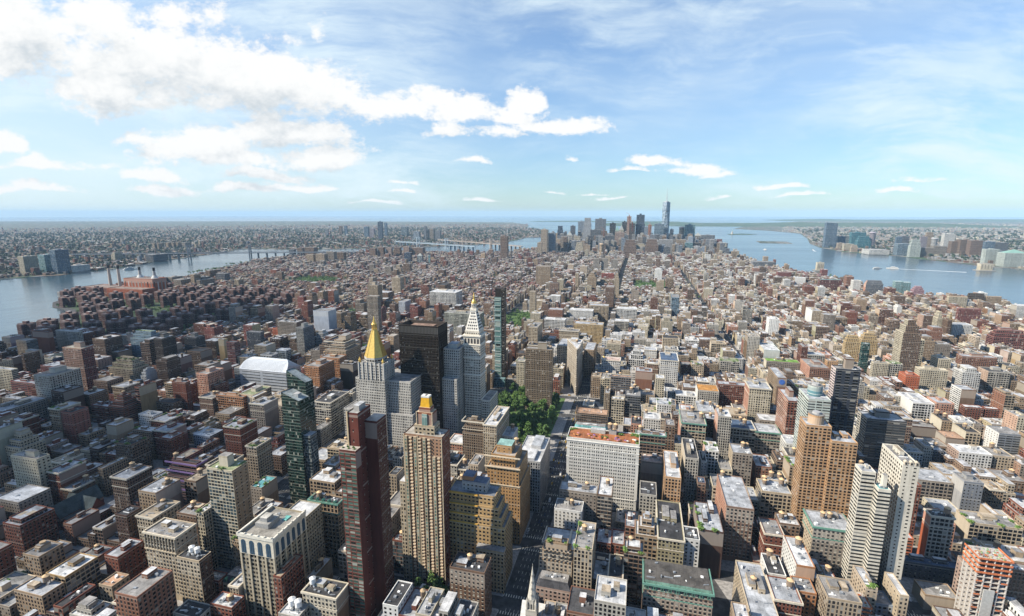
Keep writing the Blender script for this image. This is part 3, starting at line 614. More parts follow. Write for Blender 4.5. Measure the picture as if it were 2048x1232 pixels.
    if 'L' in ft:
        m = MB(); p = [(cx+a, Z-7+b) for a, b in ngon(0, 0, 4.2, 28)]
        m.face([(a, y0-.5, b) for a, b in p], (1,1,1), 0)
        for q in range(28): a, b = p[q], p[(q+1)%28]; m.face([(a[0],y0-.02,a[1]),(b[0],y0-.02,b[1]),(b[0],y0-.5,b[1]),(a[0],y0-.5,a[1])], (1,1,1), 0)
        m.build('round_sign', root, o, [DISC])
    if 'X' in ft:
        m = MB(); e = 1.3
        for zz in np.arange(3, Z+3, 3.6):
            for (a, b2, c2, d2) in ((x0-e, x1+e, y0-e, y0-e+.35), (x0-e, x0-e+.35, y0-e+.35, y1)): m.plainbox(a, b2, c2, d2, zz, zz+.25, (.32,.22,.14))
        for x in np.arange(x0-e, x1+e, 3.0): m.plainbox(x, x+.16, y0-e-.17, y0-e-.01, 0, Z+3, (.36,.34,.32))
        m.build('scaffold', root, o)
    if ft == 'c' or 'c' in ft and 'columns' in desc:
        n = 10; zc = Z-14
        for i in range(n+1):
            x = x0+.9+(w-1.8)*i/n; m = MB(); m.cyl(x, y0-.35, .62, .52, zc, Z-2.2, (.56,.47,.34), 10); m.build('column', root, o)
        m = MB(); m.face([(x0+.8,y0-.03,zc),(x1-.8,y0-.03,zc),(x1-.8,y0-.03,Z-2.6),(x0+.8,y0-.03,Z-2.6)], (.035,.032,.03)); m.plainbox(x0-.3, x1, y0-1.0, y0-.04, zc-1.2, zc-.02, (.56,.47,.34)); m.build('loggia', root, o)  # dark sheet behind the columns paints the shade of the recess
    if roof == 'courtwhite':
        m = MB(); m.box(cx-.2*w, cx+.25*w, y0+2, cy-.1*d, zr, zr+3, (.45,.46,.48), None, 2, ROOFC['white']); m.box(cx-.1*w, cx+.3*w, cy, y1-3, zr, zr+4, (.5,.5,.5), None, 2, ROOFC['silver']); m.build('penthouse', root, o)
    if clutter is None: clutter = 11 if dist < 460 else (6 if dist < 800 else (2 if dist < 1300 else 0))
    if clutter: roof_clutter(root, ix0-cx, ix1-cx, iy0-cy, iy1-cy, zr, clutter, int(cx*3+cy))
    return root
# ---------------------------------------------------------------- landmarks
def tier(root, o, poly, z0, z1, col, st, roofc=(.35,.34,.33), name='wall', sides=None): shell(root, o, poly, z0, z1, COL[col] if isinstance(col, str) else col, style(st, col if isinstance(col, str) else None), roofc, sides, rnd.random(), .9, name)
def pyramid_tower():
    x0, x1, y0, y1 = -363, -311, 570, 622; o = ((x0+x1)/2, (y0+y1)/2, 0); cx, cy = -337, 590
    r = thing("pyramid_tower", "limestone tower crowned by a tall gilded pyramid roof and lantern", "tower", o)
    claim(-386, -280, 568, 640, 126, .85)
    tier(r, o, rect(-384, -281, 579, 636), 0, 58, 'limestone', 'K', name='podium')
    tier(r, o, rect(-366, -285, 584, 630), 57, 102, 'limestone', 'K', name='wing')
    tier(r, o, rect(-356, -318, 576, 604), 0, 126, 'limestone', 'K', name='shaft')
    lc = COL['limestone']
    for i in range(7):   # buttress pinnacles round the shaft top
        for (px_, py_) in ((-355+i*6.1, 575.6), (-317.8, 577+i*4.4)):
            m = MB(); m.plainbox(px_-.6, px_+.6, py_-.5, py_+.4, 104, 127.5, lc); m.build('pier', r, o)
    m = MB(); m.walls(ngon(cx, cy, 15.0, 8, math.pi/8), 125, 133, lc, style('G')); m.cap(ngon(cx, cy, 15.0, 8, math.pi/8), 133, lc, 2); m.build('drum', r, o)
    m = MB(); p = ngon(cx, cy, 14.6, 8, math.pi/8); q = ngon(cx, cy, 3.2, 8, math.pi/8); m.loft(p, 133, q, 169, (1,1,1), 0); m.build('pyramid_roof', r, o, [GOLD])
    m = MB()
    for i in range(8): a, b = p[i], q[i]; m.bar((*a, 133), (*b, 169), .35, (1,1,1), 0)
    m.build('roof_rib', r, o, [GOLD])
    m = MB(); m.cyl(cx, cy, 4.0, 4.0, 169, 170, (1,1,1), 8, 0)
    for a, b in ngon(cx, cy, 2.9, 8): m.cyl(a, b, .5, .5, 170, 176, (1,1,1), 6, 0)
    m.cyl(cx, cy, 1.7, 1.7, 170, 176, (1,1,1), 8, 0); m.cyl(cx, cy, 3.6, 2.2, 176, 178, (1,1,1), 8, 0); m.cyl(cx, cy, 2.0, .2, 178, 187, (1,1,1), 8, 0); m.build('lantern', r, o, [GOLD])
    for (a, b) in ((-354, 578), (-320, 578), (-320, 602), (-354, 602)):
        m = MB(); m.cyl(a, b, 1.6, 1.6, 125, 129, (1,1,1), 8, 0); m.cyl(a, b, 1.9, .1, 129, 133.5, (1,1,1), 8, 0); m.build('corner_lantern', r, o, [GOLD])
def black_tower():
    x0, x1, y0, y1, Z = -315, -258, 617, 650, 171; o = ((x0+x1)/2, (y0+y1)/2, 0)
    r = thing("black_tower", "black-brown slab office tower with fine horizontal window bands", "tower", o); claim(x0, x1, y0, y1, Z, .9)
    c = (.030, .022, .017); m = MB(); m.walls(rect(x0, x1, y0, y1), 0, Z-11, c, style('H')); m.build('wall', r, o)
    m = MB(); e = .25
    n = 27
    for i in range(n+1):
        x = x0+(x1-x0)*i/n; m.plainbox(x-.22, x+.22, y0-e-.3, y0-.02, 0, Z, (.055,.040,.028))
    for i in range(16): y = y0+(y1-y0)*i/15; m.plainbox(x1+.02, x1+.5, y-.22, y+.22, 0, Z, (.05,.036,.026))
    m.build('mullion', r, o)
    m = MB(); m.walls(rect(x0, x1, y0, y1), Z-11, Z, (.016,.013,.011), style('B')); ip = inset(rect(x0, x1, y0, y1), 1.2)
    for i in range(4):
        j = (i+1) % 4; p = rect(x0, x1, y0, y1); m.face([(*p[i],Z),(*p[j],Z),(*ip[j],Z),(*ip[i],Z)], (.06,.05,.04), 2); m.face([(*ip[j],Z-7),(*ip[i],Z-7),(*ip[i],Z),(*ip[j],Z)], (.07,.055,.045), 2)
    m.build('crown_screen', r, o)
    m = MB(); m.cap(ip, Z-7, (.28,.19,.13), 1); m.build('roof', r, o)
    m = MB(); m.box(x0+12, x1-12, y0+8, y1-8, Z-7, Z-2.5, (.18,.13,.1), None, 2, (.3,.2,.15)); m.build('bulkhead', r, o)
def clock_tower():
    # shaft, loggia, pyramid, gilded cupola
    x0, x1, y0, y1 = -233, -209, 648, 672; o = (-221, 660, 0); w = (.84, .78, .66)
    r = thing("clock_tower", "tall white stone clock tower with steep pyramid top and gilded cupola", "tower", o); claim(x0, x1, y0, y1, 165, .9)
    m = MB(); st = style('K'); m.walls(rect(x0, x1, y0, y1), 0, 140, w, st); m.build('shaft', r, o)
    for zz in (140, 121, 96):
        m = MB()
        for (a, b, c, d) in ((x0-.9, x1+.9, y0-.9, y0-.02), (x1+.02, x1+.9, y0, y1), (x0-.9, x0-.02, y0, y1)): m.plainbox(a, b, c, d, zz, zz+1.3, w)
        m.build('cornice', r, o)
    m = MB(); m.walls(rect(x0, x1, y0, y1), 140, 152, w, style('B')); m.build('loggia', r, o)
    for i in range(5):
        for (a, ry) in ((x0+2.9+i*4.55, 0), (y0+2.9+i*4.55, 1)):
            m = MB()
            pts = [(-1.35, 142), (1.35, 142), (1.35, 148)] + [(1.35*math.cos(t_*.524), 148+1.35*math.sin(t_*.524)) for t_ in range(1, 6)] + [(-1.35, 148)]
            m.face([(a+p, y0-.04, z) for p, z in pts] if not ry else [(x1+.04, a+p, z) for p, z in pts], (.05, .05, .055)); m.build('arch_opening', r, o)
    m = MB(); m.box(x0-1.2, x1+1.2, y0-1.2, y1+1.2, 152, 154, w, None, 2, w, 2); m.build('cornice', r, o)
    m = MB(); m.walls(inset(rect(x0, x1, y0, y1), 1.5), 154, 160, w, style('K')); m.cap(inset(rect(x0, x1, y0, y1), 1.5), 160, w, 2); m.build('attic', r, o)
    pw = (.80, .76, .68); p = inset(rect(x0, x1, y0, y1), 2.0); q = inset(rect(x0, x1, y0, y1), 8.2); m = MB(); m.loft(p, 160, q, 187, pw, 2); m.build('pyramid_roof', r, o)
    for k in range(6):
        z = 162+k*4.2; f = (z-160)/27*6.2+2.0; n = 5-k//2
        for i in range(n):
            a = x0+f+1.6+(24-2*f-3.2)*(i+.5)/n; b = y0+f+1.6+(24-2*f-3.2)*(i+.5)/n
            m = MB(); m.plainbox(a-.55, a+.55, y0+f-.25, y0+f+1.6, z, z+2.0, (.05,.05,.05)); m.build('dormer', r, o)
            m = MB(); m.plainbox(x1-f-1.6, x1-f+.25, b-.55, b+.55, z, z+2.0, (.05,.05,.05)); m.build('dormer', r, o)
    m = MB(); m.box(-225.6, -216.4, 655.4, 664.6, 187, 190, w, None, 2, w, 2)
    for a, b in ngon(-221, 660, 3.6, 8): m.cyl(a, b, .45, .45, 190, 196, w, 6)
    m.cyl(-221, 660, 2.4, 2.4, 190, 196, w, 8); m.cyl(-221, 660, 4.3, 4.3, 196, 197, w, 8); m.build('lantern', r, o)
    m = MB()
    for a in range(6): m.loft(ngon(-221,660,3.7*math.cos(a*.24),12), 197+6*math.sin(a*.24), ngon(-221,660,3.7*math.cos((a+1)*.24),12), 197+6*math.sin((a+1)*.24), (1,1,1), 0)
    m.cyl(-221, 660, 1.2, 1.0, 203, 207, (1,1,1), 8, 0); m.cyl(-221, 660, 1.3, .08, 207, 213, (1,1,1), 8, 0); m.build('cupola', r, o, [GOLD])
    for (ax, ) in ((0,), (1,)):
        m = MB(); n = 30; p = ngon(0, 0, 4.0, n)
        f = (lambda a, b, e: (-221+a, y0-e, 112+b)) if ax == 0 else (lambda a, b, e: (x1+e, 660+a, 112+b))
        m.face([f(a, b, .5) for a, b in p], (.50,.47,.40)); q = ngon(0, 0, 3.0, n); m.face([f(a, b, .56) for a, b in q], (.66,.63,.56))
        for i in range(n): a, b = p[i], p[(i+1)%n]; m.face([f(*a, .02), f(*b, .02), f(*b, .5), f(*a, .5)], (.5,.47,.4))
        for i in range(12): a = i*math.pi/6; m.bar(f(2.3*math.sin(a), 2.3*math.cos(a), .62), f(2.8*math.sin(a), 2.8*math.cos(a), .62), .09, (.05,.05,.06))
        cl = m.build('clock_face', r, o)
        for (a, L, th) in ((-.75, 2.4, .12), (.95, 1.7, .16)): m = MB(); m.bar(f(0, 0, .66), f(L*math.sin(a), L*math.cos(a), .66), th, (.03,.03,.035)); m.build('clock_hand', cl, o)
    tier(r, o, rect(-209+.05, -196, 650, 690), 0, 60, w, 'K', name='annex')
def flatiron():
    P = [(-99.5, 860), (-97.4, 862), (-96.5, 926), (-126, 926), (-101.2, 861.2)]; o = (-104, 895, 0); Z = 87; c = (.56, .48, .38)
    r = thing("wedge_tower", "thin wedge-shaped pale stone tower standing at the plaza junction", "tower", o); claim(-127, -96, 859, 927, Z, .95)
    shell(r, o, P, 0, Z, c, style('P'), ROOFC['white'], None, .3)
    for (zz, e, h) in ((Z-2.2, 1.4, 2.0), (Z-17, .5, 1.0), (16, .5, 1.0)):
        q = [(a+(a+107)/max(1, abs(a+107))*e*.7, b+(b-895)/max(1, abs(b-895))*e) for a, b in P]
        m = MB(); m.loft(q, zz, q, zz+h, (.60,.54,.45)); m.face([(*p, zz+h) for p in q], (.6,.54,.45)) if zz < Z-3 else None
        if zz < Z-3: m.build('string_course', r, o)
        else:
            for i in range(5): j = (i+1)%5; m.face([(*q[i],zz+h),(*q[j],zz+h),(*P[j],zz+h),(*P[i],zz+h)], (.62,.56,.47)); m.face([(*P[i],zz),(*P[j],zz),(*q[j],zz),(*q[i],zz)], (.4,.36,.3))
            m.build('cornice', r, o)
    m = MB(); m.box(-117, -104, 908, 922, Z-.9, Z+3.5, c, None, 2, ROOFC['white']); m.build('bulkhead', r, o); add_tank(r, -104+104, 0, Z-.9)
def slender_glass():
    x0, x1, y0, y1, Z = -254, -236, 872, 888, 186; o = ((x0+x1)/2, (y0+y1)/2, 0)
    r = thing("slender_tower", "slender green glass and bronze residential tower beside the clock tower", "tower", o); claim(x0, x1, y0, y1, Z, .9)
    xm = x1-5.5
    m = MB(); m.walls(rect(xm, x1, y0+.6, y1), 0, Z, (.028,.022,.02), ((1.7,3.5,.7,.5),(.02,.02,.02),.5)); m.cap(rect(xm, x1, y0+.6, y1), Z, (.08,.07,.06)); m.build('bronze_core', r, o)
    m = MB(); st = ((17.5, 10.5, .93, .62), (.15,.27,.25), .0); m.walls(rect(x0, xm-.05, y0, y1-1), 0, Z-16, (.20,.32,.31), st); m.cap(rect(x0, xm-.05, y0, y1-1), Z-16, (.3,.3,.3)); m.build('glass_wall', r, o)
    for i in range(17):
        m = MB(); z = 10+i*9.6; m.plainbox(x0-1.0, xm-1.5, y0-1.1, y0-.05, z, z+.5, (.58,.66,.62)); m.build('balcony', r, o)
    m = MB(); m.box(x0+1, xm-.06, y0+1, y1-2, Z-16, Z, (.02,.018,.016), None, 2, (.07,.06,.06)); m.build('penthouse', r, o)
    tier(r, o, rect(x0-6, x1+3, y0-6.2, y0-1.2), 0, 18, 'tealglass', 'C', name='podium')
def redbrown():
    o = (-192, 322, 0); c = (.165, .052, .038); d = (.12, .037, .028)
    r = thing("redbrown_tower", "very tall dark red-brown brick tower with a blank shaded wall and green window strips", "tower", o); claim(-205.5, -182.5, 306, 338, 178, .97)
    bst = style('B'); gst = ((4.6, 3.0, .84, .56), (.085, .19, .155), .0)
    m = MB(); m.walls(rect(-201.5, -192.6, 314.1, 331.8), 0, 178, c, bst, sts=[((9,8,.14,.2),GD,0), ((6.0, 5.6, .16, .2), GD, 0.0), bst, bst], cols=[c, c, c, (.5,.4,.27)]); m.cap(rect(-201, -193.1, 314.6, 331.3), 177.2, (.5,.5,.48)); m.build('wall', r, o)
    m = MB(); m.plainbox(-201.8, -200.7, 313.5, 314.05, 90, 178.5, (.56,.44,.28)); m.build('corner_strip', r, o)
    m = MB(); m.walls(rect(-192.55, -182.8, 323, 337.2), 0, 169, d, bst, sts=[bst, ((2.4,3.0,.5,.5), GD, .6), bst, bst]); m.cap(rect(-192.55, -182.8, 323, 337.2), 169, (.52,.47,.42)); m.build('wall', r, o)
    m = MB(); m.walls(rect(-205, -191.7, 307, 314.0), 0, 152, c, bst, sts=[gst, bst, bst, gst]); m.cap(rect(-205, -191.7, 307, 314.0), 152, (.62,.56,.48)); m.build('wing', r, o)
    m = MB(); m.box(-199, -194.5, 319.4, 328.3, 177.2, 181.5, (.42,.40,.37), None, 2, ROOFC['white']); m.build('bulkhead', r, o)
    for i in range(5): child('roof_planting', shrub_data(), r, (-203.2+i*2.3-o[0], 309.7+(i%2)*2.2-o[1], 152), (1.5, 1.5, .9))
def belvedere():
    o = (-167, 376, 0); c = (.30, .105, .06); tr = (.56, .46, .32)
    r = thing("gold_top_tower", "tan and red brick apartment tower with green bays and a golden hipped crown", "tower", o); claim(-190, -148, 362, 392, 140, .97)
    bst = style('B'); sst = style('S')
    m = MB(); m.walls(rect(-184, -150, 367, 384), 0, 140, (.34,.13,.075), bst, sts=[((3.0,3.1,.40,.50),GD,.0), sst, bst, sst], cols=[(.42,.25,.16),(.25,.085,.055),c,c]); ip = rect(-183.5,-150.5,367.5,383.5); m.build('wall', r, o)
    m = MB(); m.cap(ip, 139.4, (.5,.46,.4), 1); m.build('roof', r, o)
    for i in range(8):      # projecting glazed bays in cream frames
        x = -182.2+i*4.15; h = 138 if i not in (6, 7) else 122
        if i % 2 == 0:
            m = MB(); m.box(x-1.25, x+1.25, 365.9, 366.98, 0, h, tr, ((2.5, 3.1, .72, .62), (.20,.34,.29), .0), 0, tr, 2); m.build('bay_window', r, o)
        else:
            m = MB()
            for z in np.arange(6, h, 3.1): m.plainbox(x-1.15, x+1.15, 365.7, 366.98, z, z+1.05, (.60,.49,.35))
            m.build('balcony', r, o)
    for x in (-184.2, -171.7, -150.3): m = MB(); m.plainbox(x-.35, x+.35, 366.2, 366.97, 0, 139, tr); m.build('pilaster', r, o)
    m = MB(); m.walls(rect(-189.5, -184.5, 366, 380), 0, 96, tr, style('K')); m.cap(rect(-189.5, -184.5, 366, 380), 96, ROOFC['white']); m.build('wing', r, o)
    p = rect(-176, -158, 370.5, 382); m = MB(); m.walls(p, 139.4, 147, tr, style('P')); m.cap(p, 147, tr, 2); m.build('crown_base', r, o)
    p = rect(-174, -160, 371.5, 381); m = MB(); m.walls(p, 147, 158, c, bst); m.cap(p, 158, tr, 2); m.build('crown_wall', r, o)
    m = MB(); m.box(-169, -164.4, 370.6, 371.45, 143, 157, (.3,.45,.42), ((2.3,11,.8,.9),(.28,.45,.42),.0), 0, tr, 2); m.build('crown_window', r, o)
    for x in (-174.3, -160.4): m = MB(); m.plainbox(x, x+.7, 370.9, 371.48, 147, 158.5, tr); m.build('pilaster', r, o)
    p = rect(-172, -162, 372.3, 380.2); m = MB(); m.walls(p, 158, 162, c, bst); m.cap(p, 162, tr, 2); m.build('crown_wall', r, o)
    m = MB(); m.loft(inset(p, -.8), 162, inset(p, 1.6), 170, (1,1,1), 0); m.build('gold_roof', r, o, [GOLDP])
    q = inset(p, 1.4); m = MB(); m.loft(q, 170, q, 171.5, (.75,.74,.7)); m.cap(q, 171.5, (.75,.74,.7), 2); m.build('crown_cap', r, o)
    m = MB(); m.box(-167.8, -166.0, 375, 378, 171.5, 171.6, (.05,.05,.05), None, 2, (.04,.04,.04)); m.build('flue', r, o)
    roof_clutter(r, 8, 16, -6, 6, 139.4, 5, 4)
GOLDP = solid("gold_paint", (0.60, 0.33, 0.02), 0.5, 0.1, 0.12)
def yellow_stepped():
    o = (-130, 388, 0); r = thing("stepped_tower", "golden yellow brick tower stepping down in terraces beside the avenue", "tower", o); claim(-152, -98, 378, 408, 85, .9)
    y = (.54, .36, .17); g = style('G'); P = style('P'); ys = ((3.4, 3.6, .55, .45), GD, 0)
    shell(r, o, rect(-151, -100, 379, 405), 0, 58, y, ys, (.3,.3,.32), None, .2)
    shell(r, o, rect(-151, -103, 379.4, 403), 57, 66, y, ys, (.25,.28,.33), None, .3, name='setback')
    shell(r, o, rect(-151, -106, 379.8, 401), 65, 75, y, ys, (.25,.28,.33), None, .4, name='setback')
    shell(r, o, rect(-151, -109, 380.2, 399), 74, 85, y, ys, (.25,.28,.33), None, .5, name='setback')
    for zz in (58, 66, 75, 85):
        m = MB(); m.plainbox(-151.4, -124, 378.4, 378.95 if zz == 58 else 379.2, zz-1.0, zz+.15, (.66,.38,.08)); m.build('cornice', r, o)
    m = MB(); m.walls(rect(-140, -118, 385, 396), 84, 93, (.52,.52,.52), style('S')); m.cap(rect(-140, -118, 385, 396), 93, (.16,.20,.28)); m.build('penthouse', r, o)
    m = MB(); m.box(-140, -130, 386, 397, 93, 97, (.4,.22,.12), None, 2, (.16,.20,.28)); m.build('bulkhead', r, o)
    m = MB(); m.box(-124, -99, 372, 378.9, 0, 40, (.50,.38,.24), style('P'), 0, ROOFC['grey']); m.build('wing', r, o)
def tan_stepped():
    o = (-118, 460, 0); r = thing("stepped_tower", "orange-tan brick tower with piled setbacks behind the golden yellow stepped one", "tower", o); claim(-137, -100, 437, 486, 80, .9)
    c = (.52, .31, .14); st = ((3.0, 3.5, .46, .5), GD, 0)
    shell(r, o, rect(-136, -101, 438, 484), 0, 62, c, st, (.35,.34,.33))
    shell(r, o, rect(-134, -102.5, 439, 478), 61, 80, c, st, (.4,.36,.32), name='setback')
    shell(r, o, rect(-131, -107, 442, 472), 79, 91, c, st, (.4,.36,.32), name='setback')
    m = MB(); m.box(-127, -112, 448, 462, 90, 98, c, style('D'), 0, (.3,.5,.46)); m.build('tank_house', r, o); add_tank(r, 6, 8, 90)
    for zz in (62, 80, 91): m = MB(); m.plainbox(-136.5, -101, 437.3, 437.95 if zz == 62 else 438.5, zz-.8, zz+.2, (.62,.52,.38)); m.build('cornice', r, o)
def green_glass():
    o = (-356, 446, 0); r = thing("glass_tower", "dark green reflective glass tower with slanting sliced tops", "tower", o); claim(-372, -332, 436, 465, 130, .95)
    st = ((1.7, 3.4, .94, .80), (.020, .055, .045), .5); c = (.055, .10, .085)
    def slab(x0, x1, y0, y1, zl, zr, nm):
        m = MB(); p = rect(x0, x1, y0, y1); z = [zl, zr, zr-1, zl-1]
        for i in range(4):
            j = (i+1) % 4; L = math.hypot(p[j][0]-p[i][0], p[j][1]-p[i][1]); k = round(L/1.7)*1.7
            m.face([(*p[i],0),(*p[j],0),(*p[j],z[j]),(*p[i],z[i])], c, 0, [(0,150),(k,150),(k,150-z[j]),(0,150-z[i])], st, .37)
        m.face([(*p[i], z[i]-.6) for i in range(4)], (.45,.5,.5), 1); m.build(nm, r, o)
    slab(-362, -341, 437, 455, 134, 126, 'wall'); slab(-368, -345, 455.1, 468, 152, 140, 'wall')
    m = MB(); m.box(-352, -346, 443, 449, 126, 131, (.4,.42,.42), None, 2, (.6,.6,.6)); m.build('bulkhead', r, o)
    m = MB(); m.box(-340.9, -333, 440, 452, 0, 86, (.16,.19,.2), ((1.6,3.5,.9,.8),(.07,.10,.11),.4), 0, (.4,.42,.45)); m.build('wing', r, o)
def curved_hall():
    x0, x1, y0, y1 = -704, -604, 736, 776; o = (-654, 756, 0); s = (.47, .51, .56)
    r = thing("curved_hall", "big silver building with a swooping metal roof and louvred wall", "hall", o); claim(x0, x1, y0, y1, 48, .8)
    m = MB(); st = ((40, 5.5, .96, .30), (.10,.12,.14), 0); m.walls(rect(x0, x1, y0, y1), 0, 40, s, st); m.build('wall', r, o)
    m = MB(); n = 12; pr = []
    for i in range(n+1):
        a = i/n; pr.append((y0-.6+a*40*.62, 40+17*math.sin(a*math.pi/2)))
    xs = (x0+14, x1-16)
    for i in range(n): m.face([(x0-.5+(xs[0]-x0)*(i/n)**2, pr[i][0], pr[i][1]), (x1+.5-16*(i/n)**2, pr[i][0], pr[i][1]), (x1+.5-16*((i+1)/n)**2, pr[i+1][0], pr[i+1][1]), (x0-.5+(xs[0]-x0)*((i+1)/n)**2, pr[i+1][0], pr[i+1][1])], (.58,.62,.67), 2)
    yb = pr[-1][0]; m.face([(xs[0],yb,57),(xs[1]+.5,yb,57),(x1,y1,41),(x0,y1,41)], (.4,.43,.46), 2)
    for xa, k in ((x0, 1), (x1, -1)):
        pts = [((x0-.5+(xs[0]-x0)*(i/n)**2) if k == 1 else (x1+.5-16*(i/n)**2), pr[i][0], pr[i][1]) for i in range(n+1)] + [(xa, y1, 41), (xa, y1, 40), (xa, y0, 40)]
        m.face(pts if k == -1 else pts[::-1], (.42,.46,.5), 2)
    m.build('curved_roof', r, o)
    for i in range(9):
        z = 42+i*1.6; m = MB(); a = math.asin(min(1, (z-40)/17))/(math.pi/2); yy = y0-.6+a*40*.62; m.plainbox(x0+4, x1-8, yy-.55, yy-.1, z, z+.2, (.36,.39,.43)); m.build('roof_seam', r, o)
    m = MB(); m.box(x0-14, x0-.1, y0+2, y1-6, 0, 40, (.30,.33,.36), style('R'), 0, (.5,.45,.38)); m.build('wing', r, o)
def arches():
    x0, x1, y0, y1, Z = -289, -259, 294, 331, 78; o = ((x0+x1)/2, (y0+y1)/2, 0); c = (.40,.345,.245); lt = (.66,.61,.50)
    r = thing("arched_loft", "tall cream corner loft crowned by giant blue arched windows and a pale parapet", "building", o); claim(x0, x1, y0, 356, Z, .97)
    st = ((3.75, 3.6, .74, .56), (.05,.05,.048), .35)
    shell(r, o, rect(x0, x1, y0, y1), 0, Z, c, st, (.40,.38,.34), None, .5, 1.4)
    for f, L, n in (('N', x1-x0, 4), ('W', y1-y0, 6)):
        for i in range(n*1+1):
            m = MB(); u = i*L/n
            if f == 'N': m.plainbox(x0+u-.8, x0+u+.8, y0-.75, y0-.02, 0, Z-16, (.47,.41,.30))
            else: m.plainbox(x1+.02, x1+.75, y0+u-.8+(.8 if i == 0 else 0), y0+u+.8, 0, Z-16, (.47,.41,.30))
            m.build('pilaster', r, o)
        m = MB()
        if f == 'N': m.plainbox(x0-.6, x1+.9, y0-.9, y0-.02, Z-15.9, Z-1.6, lt)
        else: m.plainbox(x1+.02, x1+.9, y0, y1+.4, Z-15.9, Z-1.6, lt)
        m.build('attic_wall', r, o)
        for i in range(n):
            u = (i+.5)*L/n; w = L/n*.30; pts = [(-w, Z-15.4), (w, Z-15.4), (w, Z-6)] + [(w*math.cos(t_*.393), Z-6+w*math.sin(t_*.393)) for t_ in range(1, 8)] + [(-w, Z-6)]
            m = MB(); m.face([(x0+u+a, y0-.95, z) for a, z in pts] if f == 'N' else [(x1+.95, y0+u+a, z) for a, z in pts], (.030,.075,.125))
            a_ = m.build('arched_window', r, o)
            m = MB(); b = lt
            for dx in (-w*.35, w*.35):
                if f == 'N': m.plainbox(x0+u+dx-.12, x0+u+dx+.12, y0-1.1, y0-.97, Z-15.4, Z-5, (.12,.15,.18))
                else: m.plainbox(x1+.97, x1+1.1, y0+u+dx-.12, y0+u+dx+.12, Z-15.4, Z-5, (.12,.15,.18))
            m.build('mullion', a_, o)
    m = MB(); e = 1.5
    m.plainbox(x0-e, x1+e, y0-e, y0-.02, Z-1.5, Z+1.2, (.70,.67,.58)); m.plainbox(x1+.02, x1+e, y0, y1+.4, Z-1.5, Z+1.2, (.70,.67,.58)); m.plainbox(x0-e, x0-.02, y0, y1, Z-1.5, Z+1.2, (.7,.67,.58)); m.build('cornice', r, o)
    for i in range(6): m = MB(); x = x0+i*6; m.plainbox(x-.5, x+.5, y0-1.6, y0-.5, Z+1.25, Z+2.2, (.7,.67,.58)); m.build('parapet_block', r, o)
    for i in range(1, 8): m = MB(); y = y0+i*5.2; m.plainbox(x1+.5, x1+1.6, y-.5, y+.5, Z+1.25, Z+2.2, (.7,.67,.58)); m.build('parapet_block', r, o)
    m = MB(); m.box(-284, -272, 305, 318, Z-1.4, Z+2.6, (.33,.33,.32), None, 2, (.42,.41,.38)); m.build('bulkhead', r, o)
    m = MB(); m.box(-281.5, -275, 307.5, 315, Z+2.6, Z+6, (.36,.36,.35), None, 2, (.55,.53,.48)); m.build('bulkhead', r, o)
    m = MB(); m.box(-270, -266, 318, 324, Z-1.4, Z-.6, (.2,.5,.48), None, 2, (.2,.55,.5)); m.build('skylight', r, o); roof_clutter(r, -10, 10, 4, 16, Z-1.4, 6, 9)
    shell(r, o, rect(-283, -261, y1+.45, 356), 0, 70, c, ((2.9,3.5,.42,.5),GD,.2), ROOFC['white'], None, .6, name='annex')
    shell(r, o, rect(x0-13, x0-.1, y0+3, y1-4), 0, 22, (.5,.42,.3), style('P'), ROOFC['silver'], None, .2, name='annex') if 0 else None
